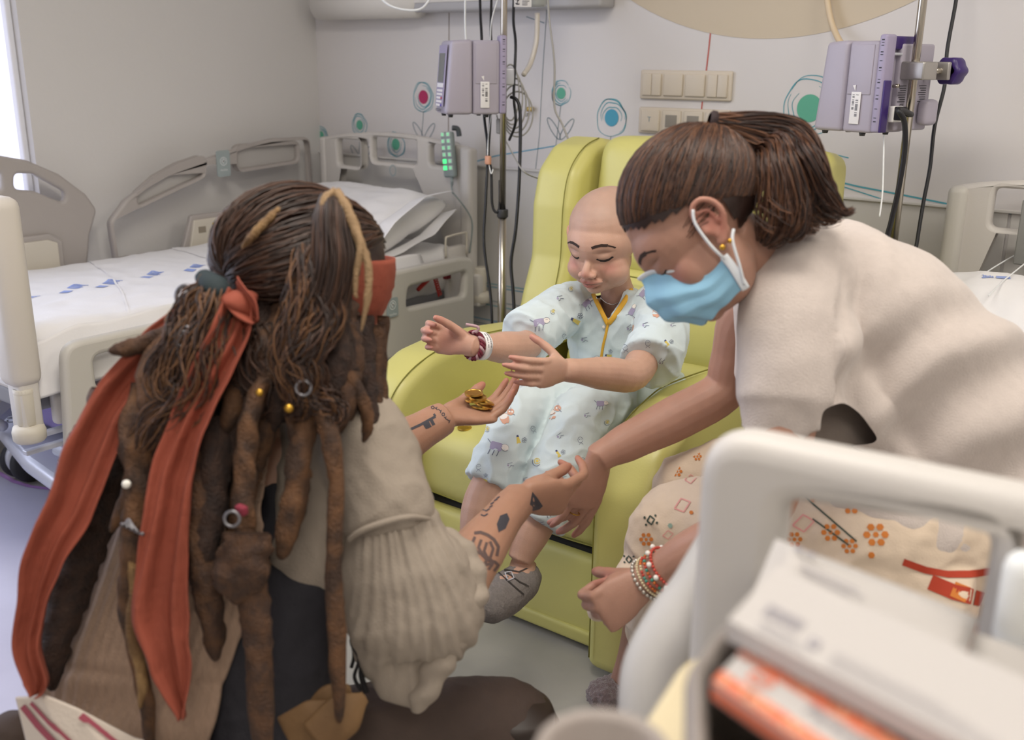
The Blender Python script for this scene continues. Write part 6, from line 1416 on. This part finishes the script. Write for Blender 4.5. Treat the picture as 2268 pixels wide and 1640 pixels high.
# the ones the photograph lets one tell apart
D_ = [
 ([(742, 425, 1.29), (722, 440, 1.28), (712, 475, 1.275), (716, 512, 1.275)], [.006, .006, .005, .003], 4, 'dread'),
 ([(745, 424, 1.29), (772, 470, 1.275), (795, 530, 1.265), (815, 590, 1.262), (815, 650, 1.262), (800, 735, 1.265)], [.006, .007, .006, .005, .005, .003], 4, 'dread'),
 ([(775, 480, 1.275), (798, 540, 1.26), (790, 600, 1.26), (787, 650, 1.262), (793, 660, 1.262)], [.004, .005, .004, .003, .002], 4, 'dread'),
 ([(618, 462, 1.30), (598, 482, 1.285), (575, 505, 1.275), (555, 528, 1.27), (535, 550, 1.275)], [.0035, .0055, .006, .0055, .003], 3, 'braid'),
 ([(430, 690, 1.31), (380, 735, 1.30), (300, 768, 1.29), (240, 778, 1.28)], [.012, .013, .011, .007], 1, 'dread'),
 ([(700, 880, 1.28), (665, 1000, 1.26), (650, 1120, 1.255), (622, 1240, 1.255)], [.014, .016, .016, .012], 2, 'dread'),
 ([(690, 870, 1.27), (730, 960, 1.25), (745, 1080, 1.245), (738, 1250, 1.245), (745, 1400, 1.25), (752, 1600, 1.26)], [.012, .012, .010, .010, .012, .011], 2, 'dread'),
 ([(600, 820, 1.28), (560, 900, 1.26), (545, 1000, 1.25), (540, 1120, 1.245), (545, 1250, 1.245)], [.010, .012, .014, .014, .014], 2, 'braid'),
 ([(545, 1180, 1.24), (540, 1260, 1.235), (530, 1340, 1.235)], [.030, .034, .018], 1, 'dread'),
 ([(548, 1250, 1.24), (568, 1380, 1.235), (575, 1500, 1.235), (585, 1700, 1.24)], [.018, .018, .016, .014], 1, 'dread'),
 ([(450, 940, 1.29), (445, 1100, 1.27), (450, 1250, 1.26), (470, 1380, 1.26), (478, 1465, 1.26)], [.020, .024, .020, .015, .010], 1, 'dread'),
 ([(470, 930, 1.29), (470, 1080, 1.27), (455, 1200, 1.26), (430, 1300, 1.265)], [.022, .022, .018, .012], 0, 'dread'),
 ([(330, 860, 1.30), (300, 960, 1.28), (310, 1050, 1.27), (300, 1160, 1.265), (290, 1260, 1.265), (280, 1340, 1.265), (300, 1450, 1.265), (325, 1560, 1.265), (335, 1720, 1.27)], [.022, .022, .020, .017, .014, .011, .009, .011, .009], 2, 'braid'),
 ([(290, 1200, 1.26), (300, 1300, 1.255), (292, 1400, 1.255), (315, 1500, 1.255), (310, 1570, 1.255)], [.007, .008, .008, .007, .005], 3, 'braid'),
 ([(430, 700, 1.30), (360, 800, 1.29), (345, 900, 1.28), (390, 930, 1.28), (350, 1000, 1.275)], [.018, .024, .024, .018, .010], 2, 'dread'),
 ([(260, 950, 1.37), (220, 1100, 1.35), (180, 1220, 1.34), (150, 1330, 1.33), (120, 1440, 1.32), (115, 1530, 1.32)], [.034, .034, .030, .026, .020, .014], 0, 'dread'),
 ([(250, 880, 1.36), (190, 980, 1.36), (155, 1060, 1.355), (128, 1120, 1.35)], [.026, .022, .018, .012], 1, 'dread'),
 ([(850, 700, 1.40), (845, 800, 1.40), (850, 880, 1.39), (868, 960, 1.385), (872, 1000, 1.385)], [.009, .008, .007, .007, .006], 1, 'braid'),
 ([(800, 700, 1.36), (805, 800, 1.36), (815, 900, 1.35), (825, 960, 1.35), (838, 1010, 1.35)], [.016, .017, .014, .012, .008], 0, 'dread'),
 ([(830, 720, 1.38), (826, 850, 1.38), (840, 960, 1.37), (830, 1030, 1.37)], [.014, .013, .011, .007], 1, 'dread'),
 ([(740, 790, 1.29), (790, 860, 1.29), (815, 930, 1.30), (805, 980, 1.31)], [.008, .009, .008, .005], 2, 'dread'),
 ([(640, 900, 1.27), (660, 1000, 1.26), (690, 1060, 1.26)], [.008, .007, .004], 2, 'braid'),
]
for i, (P_, R_, mi_, kd) in enumerate(D_): dread(P_, R_, mi_, i*3.7, kd)
# the mass behind them
rnd = random.Random(9)
def lerpT(tab, t):
    for (a, va), (b_, vb) in zip(tab, tab[1:]):
        if a <= t <= b_: return va+(vb-va)*(t-a)/(b_-a)
    return tab[-1][1]
for i in range(46):
    s_ = rnd.random(); x0 = 440+s_*330; y0 = 640+60*rnd.random(); d0 = 1.33+.05*rnd.random()
    x1 = lerpT([(0, 240), (.25, 360), (.5, 470), (.75, 640), (1, 790)], s_)+rnd.uniform(-25, 25); y1 = rnd.uniform(860, 1010) if s_ > .55 else rnd.uniform(1000, 1300)
    if s_ < .2: y1 = rnd.uniform(1000, 1200)
    P_ = [(x0, y0, d0)]
    for k in range(1, 5): t = k/4; P_.append((x0+(x1-x0)*t**1.15+rnd.uniform(-16, 16), y0+(y1-y0)*t, d0-.045*math.sin(t*2.2)+rnd.uniform(-.012, .012)))
    r_ = rnd.uniform(.012, .022); dread(P_, [r_*.9, r_, r_*.95, r_*.8, r_*.45], rnd.choice([0, 0, 0, 1, 1, 2]), i*1.9)
mb = MB()
BG = [([(478, 632, 1.30), (440, 690, 1.29), (420, 760, 1.28), (380, 840, 1.275), (400, 900, 1.275), (340, 980, 1.27)], [.018, .030, .036, .034, .030, .014], 130, 4),
      ([(478, 632, 1.30), (470, 700, 1.28), (440, 780, 1.27), (430, 870, 1.27), (360, 930, 1.265), (310, 1010, 1.265)], [.016, .028, .034, .034, .030, .018], 130, 4),
      ([(690, 560, 1.29), (680, 640, 1.27), (660, 720, 1.265), (640, 790, 1.26), (680, 840, 1.26), (650, 905, 1.26)], [.020, .026, .026, .026, .026, .010], 170, 4),
      ([(700, 620, 1.275), (720, 700, 1.265), (690, 760, 1.255), (650, 820, 1.255), (665, 890, 1.255), (640, 930, 1.26)], [.016, .024, .024, .022, .018, .008], 130, 4),
      ([(735, 438, 1.30), (735, 500, 1.28), (740, 580, 1.27), (728, 650, 1.27), (705, 720, 1.27), (690, 790, 1.28)], [.014, .024, .028, .027, .022, .012], 420, 3),
      ([(640, 850, 1.27), (700, 880, 1.26), (740, 920, 1.26), (700, 950, 1.26)], [.010, .020, .018, .006], 60, 4),
      ([(560, 720, 1.31), (560, 800, 1.30), (590, 880, 1.30), (540, 930, 1.30)], [.03, .04, .036, .014], 90, 3)]
for i, (g, sp, n, nm) in enumerate(BG): bundle(mb, [A(*p) for p in g], sp, int(n*1.5), .0013, .0045 if i != 4 else .0016, 5 if i != 4 else 2, 9, nm, .4, 60+i)
mb.build('loose_curls', phair, man)['kind'] = 'stuff'
mb = MB(); mb.loft([A(448, 610, 1.30), A(480, 640, 1.285), A(505, 655, 1.29)], [(.012, .010), (.020, .016), (.012, .010)], seg=20, res=5); link('hair_tie', organic(mb, .003, 1), mat('tie_teal', '#1f2c30', .8), man)
# trinkets in the hair
m_pw = mat('pewter', '#7e7c80', .35, .8)
def ringt(px, py, d, r, nm='hair_ring', m=m_pw): tube(nm, [A(px, py, d)+CR*r*math.cos(t)+CU*r*math.sin(t) for t in [i/20*6.283 for i in range(21)]], r*.22, m, man, 2, 8)
ringt(412, 655, 1.31, .013); ringt(408, 752, 1.255, .010); ringt(412, 738, 1.255, .008); ringt(514, 1150, 1.20, .009); ringt(672, 860, 1.235, .009)
MB().ball(A(280, 1073, 1.235), .0055, None, 14).build('bead', m_pearl, man); MB().ball(A(640, 905, 1.235), .006, None, 14).build('bead', m_gold, man)
MB().box(A(535, 1130, 1.205), (.016, .010, .012), .003).build('red_wrap', mat('wrap_red', '#7d2436', .8), man); MB().ball(A(575, 870, 1.23), .005, None, 12).build('bead', m_gold, man)
for k in range(5): tube('claw_trinket', [A(285, 1150, 1.235), A(275+7*k, 1165+3*k, 1.23), A(270+12*k, 1160+6*k, 1.225)], .0022, m_pw, man, 4, 6)
# coins in the open hand
m_coin = mat('coin_gold', '#dcb860', .33, 1)
def coin(c, N, r, label, k):
    q = N.to_track_quat('Z', 'Y').to_matrix().to_4x4(); M = Matrix.Translation(c) @ q @ Matrix.Rotation(k*.7, 4, 'Z')
    o = MB().lathe([(0, -.0008), (r*.82, -.0008), (r*.86, -.0016), (r, -.0016), (r*1.01, 0), (r, .0016), (r*.86, .0016), (r*.82, .0008), (0, .0008)], M, 40).build('coin', m_coin, None); autosmooth(o.data, 40)
    tag(o, label, 'coin', 'gold coins in the tattooed hand' if k < 9 else None); mb = MB()
    P_ = circ(0, 0, r*.5, None, 24); ribbon(mb, M @ Matrix.Translation((0, 0, .0012)), P_, r*.08, 0, True); ribbon(mb, M @ Matrix.Translation((0, 0, .0012)), [(-r*.25, -r*.2), (0, r*.3), (r*.25, -r*.2)], r*.12)
    for a in range(18): t = a*20*math.pi/180; ribbon(mb, M @ Matrix.Translation((0, 0, .0012)), [(r*.64*math.cos(t), r*.64*math.sin(t)), (r*.72*math.cos(t), r*.72*math.sin(t))], r*.09)
    mb.build('relief', m_coin, o); return o
pn = (hP.to_3x3() @ V((0, 0, -1))).normalized(); cc = [(1025, 874), (1032, 880), (1038, 882), (1044, 888), (1036, 890), (1050, 893), (1066, 892), (1058, 898), (1046, 899)]
LB = ['gold coin on top of the pile in the open hand', 'gold coin second from the top of the pile in the hand', 'gold coin in the upper middle of the pile in the hand', 'gold coin in the middle of the pile in the hand', 'gold coin tucked to the wrist side of the pile', 'gold coin in the lower middle of the pile in the hand', 'gold coin nearest the fingertips, tilted against them', 'gold coin under the finger side of the pile', 'gold coin at the very bottom of the pile in the hand']
base_p = hP @ V((0, .070, -.016))
for k in range(9):
    h_ = (8-k)*.0036
    off = hP.to_3x3() @ V((.004*math.sin(k*2.3), [-.014, -.010, -.006, -.002, -.010, .004, .020, .012, .004][k], 0))
    tl = (pn+(hP.to_3x3() @ V((.12*math.sin(k*1.7), [-.2, -.15, -.1, -.05, -.1, 0, .35, .2, .05][k], 0)))).normalized()
    coin(base_p+pn*(h_ if k != 6 else .010)+off, tl, .017, LB[k], k)
cz = onz(1029, 948, .4215) if False else A(1029, 952, 2.30)
coin(onz(1029, 948, .4235), V((0, .02, 1)), .017, 'single gold coin lying on the green seat below the hand', 20)
# ------------------------------------------------------------ blurred foreground: bed end board, trolley with bin and boxes
m_fg = mat('board_white', '#c9c4bf', .5)
fb = thing('bed_end_board', (-.1, .75, 0), 'out-of-focus white plastic bed end board with an oblong opening at the right', 'bed board')
o0 = A(1600, 925, .83); oR = onz(2268, 1058, o0.z); U = (oR-o0); U.z = 0; U.normalize(); MF_ = frame(o0, U, (0, 0, 1))
def fgp(px, py):        # a point of the board plane from where it shows in the photograph
    N = U.cross(V((0, 0, 1))); r = CF + CR*((px-1134)/FPX) + CU*((820-py)/FPX); t = (o0-CAM).dot(N)/r.dot(N); q = CAM+r*t-o0; return (q.dot(U), q.z)
tl, tr = fgp(1572, 935), fgp(2500, 1090); bl_ = fgp(1505, 1900)
outer = roundpoly([(tl[0], -.55), (tl[0]+.40, -.55), (tl[0]+.40, tl[1]), (tl[0], tl[1])], [.02, .02, .03, .045], 8)
ha, hb_, hc, hd = fgp(1752, 1095), fgp(2205, 1160), fgp(2160, 1345), fgp(1700, 1560)
hole = roundpoly([(ha[0], hd[1]), (hb_[0], hd[1]), (hb_[0], hb_[1]), (ha[0], ha[1])], .016, 6)
panel('board', outer, [hole], MF_, .046, .018, m_fg, fb)
for sx in (.03, .37):
    p_ = MF_ @ V((tl[0]+sx, 0, 0)); MB().box((p_.x, p_.y, (o0.z-.5)/2), (.04, .04, o0.z-.5), .008).build('leg', m_steel, fb)
p_ = fgp(2268, 1290); MB().box((p_[0]+.012, p_[1], .035), (.05, .08, .03), .014, MF_ @ Matrix.Rotation(math.pi, 4, 'X') if False else MF_).build('release_handle', m_white, fb)
# lower side curve of the frame
pp = [A(1600, 1180, .98), A(1555, 1290, .96), A(1490, 1390, .95), A(1440, 1480, .94), A(1425, 1600, .93), A(1425, 1760, .93)]
MB().loft(pp, [.020, .026, .028, .026, .024, .022], seg=20, res=6).build('frame_bend', mat('frame_pale', '#b9b6b4', .5), fb)
# trolley standing in front
tz = .86
tro = thing('trolley', tuple(onz(1750, 1650, 0).xy)+(0,), 'blurred trolley with a cream top at the bottom right corner', 'trolley')
def zr(pts, z): return [tuple(onz(x, y, z).xy) for x, y in pts]
topo = roundpoly(zr([(1385, 1660), (1530, 1432), (2500, 1640), (2600, 2300), (1300, 2000)], tz), [.02, .035, .03, .03, .03])
panel('top', topo, [], Matrix.Translation((0, 0, tz-.012)), .024, .006, mat('trolley_cream', '#d8c9a6', .5), tro)
cs = [onz(x, y, tz) for x, y in ((1430, 1700), (1560, 1490), (2350, 1680), (2350, 2150))]
for c_ in cs: MB().cyl(V((c_.x, c_.y, .04)), V((c_.x, c_.y, tz-.02)), .010).build('leg', m_steel, tro); MB().ball(V((c_.x, c_.y, .026)), .026, None, 16).build('caster', m_rubber, tro)
# grey bin
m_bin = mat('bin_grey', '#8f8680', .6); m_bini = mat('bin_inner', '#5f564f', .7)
bn = thing('bin', tuple(onz(1800, 1600, tz)), 'grey open plastic bin on the trolley holding medicine boxes', 'bin')
rim = roundpoly(zr([(1545, 1900), (1540, 1520), (1625, 1395), (2420, 1720), (2500, 2100), (1900, 2400)], .925), [.03, .04, .05, .03, .03, .03], 6)
vr = [V((x, y, .925)) for x, y in rim]; cx = sum(vr, V())/len(vr)
MB().loft(vr+[vr[0], vr[1]], [(.006, .012)]*(len(vr)+2), seg=12, up=(0, 0, 1), cap=False).build('rim', m_bin, bn)
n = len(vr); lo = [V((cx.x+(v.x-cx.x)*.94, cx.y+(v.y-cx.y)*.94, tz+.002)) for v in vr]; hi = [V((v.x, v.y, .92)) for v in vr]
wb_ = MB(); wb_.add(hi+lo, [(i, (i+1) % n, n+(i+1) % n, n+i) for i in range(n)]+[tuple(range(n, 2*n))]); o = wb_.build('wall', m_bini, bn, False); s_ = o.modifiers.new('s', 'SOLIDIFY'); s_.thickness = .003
# round grey tray in front of it
bw = thing('kidney_tray', tuple(onz(1330, 1700, tz)), 'round grey tray with a thick rim at the bottom edge of the picture', 'tray')
c_ = A(1335, 1692, .50)
MB().lathe([(0, -.060), (.030, -.060), (.040, -.01), (.043, .0), (.040, .008), (.034, .004), (.030, -.04), (0, -.052)], Matrix.Translation(c_) @ Matrix.Diagonal((.84, .84, 1, 1)), 40).build('bowl', mat('tray_grey', '#9b918b', .6), bw)
# boxes and papers
m_bx = mat('box_white', '#bdb8b5', .6); m_or = mat('box_orange', '#dc7452', .6); m_orl = mat('box_orange_pale', '#eeb08c', .6); m_gry = mat('print_grey', '#8b8792', .6); m_grl = mat('print_pale', '#98939a', .6)
def slab(name, O, U_, W_, h, m, parent, bev=.0015):
    N = U_.cross(W_).normalized(); N = N if N.z > 0 else -N
    b = MB(); b.add([O, O+U_, O+U_+W_, O+W_]+[O-N*h, O+U_-N*h, O+U_+W_-N*h, O+W_-N*h], [(0, 1, 2, 3), (7, 6, 5, 4), (0, 4, 5, 1), (1, 5, 6, 2), (2, 6, 7, 3), (3, 7, 4, 0)])
    return b.build(name, m, parent, False), N
def quad(b, O, U_, W_, N, u0, u1, v0, v1, mi=0, lift=.0006): b.add([O+U_*a+W_*c+N*lift for a, c in ((u0, v0), (u1, v0), (u1, v1), (u0, v1))], [(0, 1, 2, 3)], mi)
def planebase(O, U_, W_, N):   # text frame: x along U, y along W
    M = frame(O, U_, W_); M.translation = O+N*.0008; return M
z1 = .950; O = onz(1578, 1510, z1); W1 = onz(1652, 1430, z1)-O; U1 = (onz(2010, 1655, z1)-onz(1652, 1430, z1)); U1 = U1.normalized()*.19
bx1 = thing('medicine_box', tuple(O+U1*.5+W1*.5), 'white medicine carton with orange patterned edges in the grey bin', 'box')
_, N1 = slab('carton', O, U1, W1, .010, m_bx, bx1)
b = MB(); quad(b, O, U1, W1, N1, 0, 1, 0, .27); quad(b, O, U1, W1, N1, 0, 1, .73, 1); rr = random.Random(3)
for k in range(260):
    u_0 = rr.random()*.99; v_0 = rr.choice([rr.uniform(.0, .25), rr.uniform(.74, .98)]); quad(b, O, U1, W1, N1, u_0, u_0+.014, v_0, v_0+.05, 1, .0009)
b.add([v-N1*0 for v in [O+N1*.0-N1*.001]]+[], []) if False else None
o = b.build('orange_pattern', [m_or, m_orl], bx1, False); o['kind'] = 'stuff'
b = MB(); side = (O-N1*.030); Ns = -W1.normalized(); b.add([O+Ns*.0006-N1*.002, O+U1+Ns*.0006-N1*.002, O+U1+Ns*.0006-N1*.009, O+Ns*.0006-N1*.009], [(0, 1, 2, 3)]); b.build('orange_side', m_or, bx1, False)
Ml = planebase(O+U1*.11+W1*.55, U1, W1, N1); b = MB(); ribbon(b, Ml, circ(0, 0, .0058), .0024, 0, True); ribbon(b, Ml, [(-.002, -.001), (.002, -.001), (.002, .002)], .0014); b.build('round_logo', m_or, bx1, False)
text('carton_lettering', 'Paracetamol', planebase(O+U1*.42+W1*.58, U1, W1, N1), .012, m_grl, bx1, .0001); text('carton_lettering', 'ORAL 500', planebase(O+U1*.78+W1*.42, U1, W1, N1), .012, m_gry, bx1, .0001)
z2 = .966; O = onz(1612, 1374, z2); W2 = onz(1664, 1316, z2)-O; W2 = W2*2.2; U2 = (onz(2120, 1640, z2)-O).normalized()*.185
bx2 = thing('medicine_box', tuple(O+U2*.5+W2*.5), 'plain white carton with a barcode lying on top of the orange one', 'box')
_, N2 = slab('carton', O, U2, W2, .012, m_bx, bx2)
b = MB()
for k in range(12): quad(b, O, U2, W2, N2, .075+.011*k, .075+.011*k+(.004 if k % 3 else .007), .25, .43)
quad(b, O, U2, W2, N2, .24, .275, .16, .28); quad(b, O, U2, W2, N2, .25, .265, .19, .25, 1, .0009)
for k in range(3): quad(b, O, U2, W2, N2, .09, .26-.03*k, .06+.05*k, .07+.05*k)
for k in range(5): quad(b, O, U2, W2, N2, .32, .92-.07*k, .06+.045*k, .068+.045*k, 2)
o = b.build('carton_print', [m_gry, m_bx, m_grl], bx2, False); o['kind'] = 'stuff'
P0, P1, P2_, P3 = A(1698, 1335, .655), A(1748, 1205, .715), A(2168, 1372, .70), A(2090, 1600, .625)
stp = thing('paper_stack', tuple((P0+P2_)*.5), 'stack of white printed leaflets standing tilted in the grey bin', 'papers')
for k in range(5):
    dn = (P1-P0).cross(P3-P0).normalized(); dn = dn if dn.dot(CF) > 0 else -dn; off = dn*(.003*k)+(P1-P0).normalized()*(.003*k if k else 0)+(P3-P0).normalized()*(-.002*k)
    vs = []; nx, ny = 10, 8
    for i in range(nx+1):
        for j in range(ny+1):
            u, v = i/nx, j/ny; p = P0*(1-u)*(1-v)+P3*u*(1-v)+P1*(1-u)*v+P2_*u*v; p = p+off+dn*(.002*math.sin(u*6+k)*v)+(P1-P0).normalized()*(.004*noise.noise(V((u*9, k, 0)))*v if u < .25 else 0); vs.append(p)
    o = link('sheet_of_paper', meshof(vs, [(i*(ny+1)+j, (i+1)*(ny+1)+j, (i+1)*(ny+1)+j+1, i*(ny+1)+j+1) for i in range(nx) for j in range(ny)]), m_bx, stp); s_ = o.modifiers.new('s', 'SOLIDIFY'); s_.thickness = .0008
dn = -dn
def pq(b, u0, u1, v0, v1, mi=0):
    f = lambda u, v: P0*(1-u)*(1-v)+P3*u*(1-v)+P1*(1-u)*v+P2_*u*v+dn*.0028
    b.add([f(u0, v0), f(u1, v0), f(u1, v1), f(u0, v1)], [(0, 1, 2, 3)], mi)
b = MB()
for (u0, u1, v) in ((.08, .40, .72), (.10, .44, .66), (.10, .36, .60), (.12, .5, .50), (.12, .6, .44), (.14, .5, .38), (.3, .66, .28), (.3, .6, .22), (.34, .7, .14), (.05, .16, .93)): pq(b, u0, u1, v, v+.018, 1)
for (u0, u1) in ((.03, .07), (.10, .13)): pq(b, u0, u1, .90, .96, 0)
o = b.build('leaflet_print', [m_gry, m_grl], stp, False); o['kind'] = 'stuff'
# clear box and vial at the right edge
cb = thing('plastic_box', tuple(A(2200, 1520, .62)), 'pale translucent plastic box at the right edge of the bin', 'box')
O = A(2095, 1600, .64); slab('box_body', A(2110, 1560, .665), A(2310, 1640, .64)-A(2110, 1560, .665), A(2160, 1400, .70)-A(2110, 1560, .665), .05, mat('clear_box', '#bfbab6', .3), cb)
vl = thing('vial', tuple(A(2235, 1620, .57)), 'small white-capped vial with blue label in the bottom right corner', 'vial')
a_, b_ = A(2205, 1665, .58), A(2245, 1570, .585); dd = (b_-a_)
MB().cyl(a_, a_+dd*.7, .0085, bev=.001).build('glass_body', mat('vial_blue', '#8aa6cf', .2), vl); MB().cyl(a_+dd*.7, b_, .0075, .0085, bev=.001).build('cap', m_white, vl)
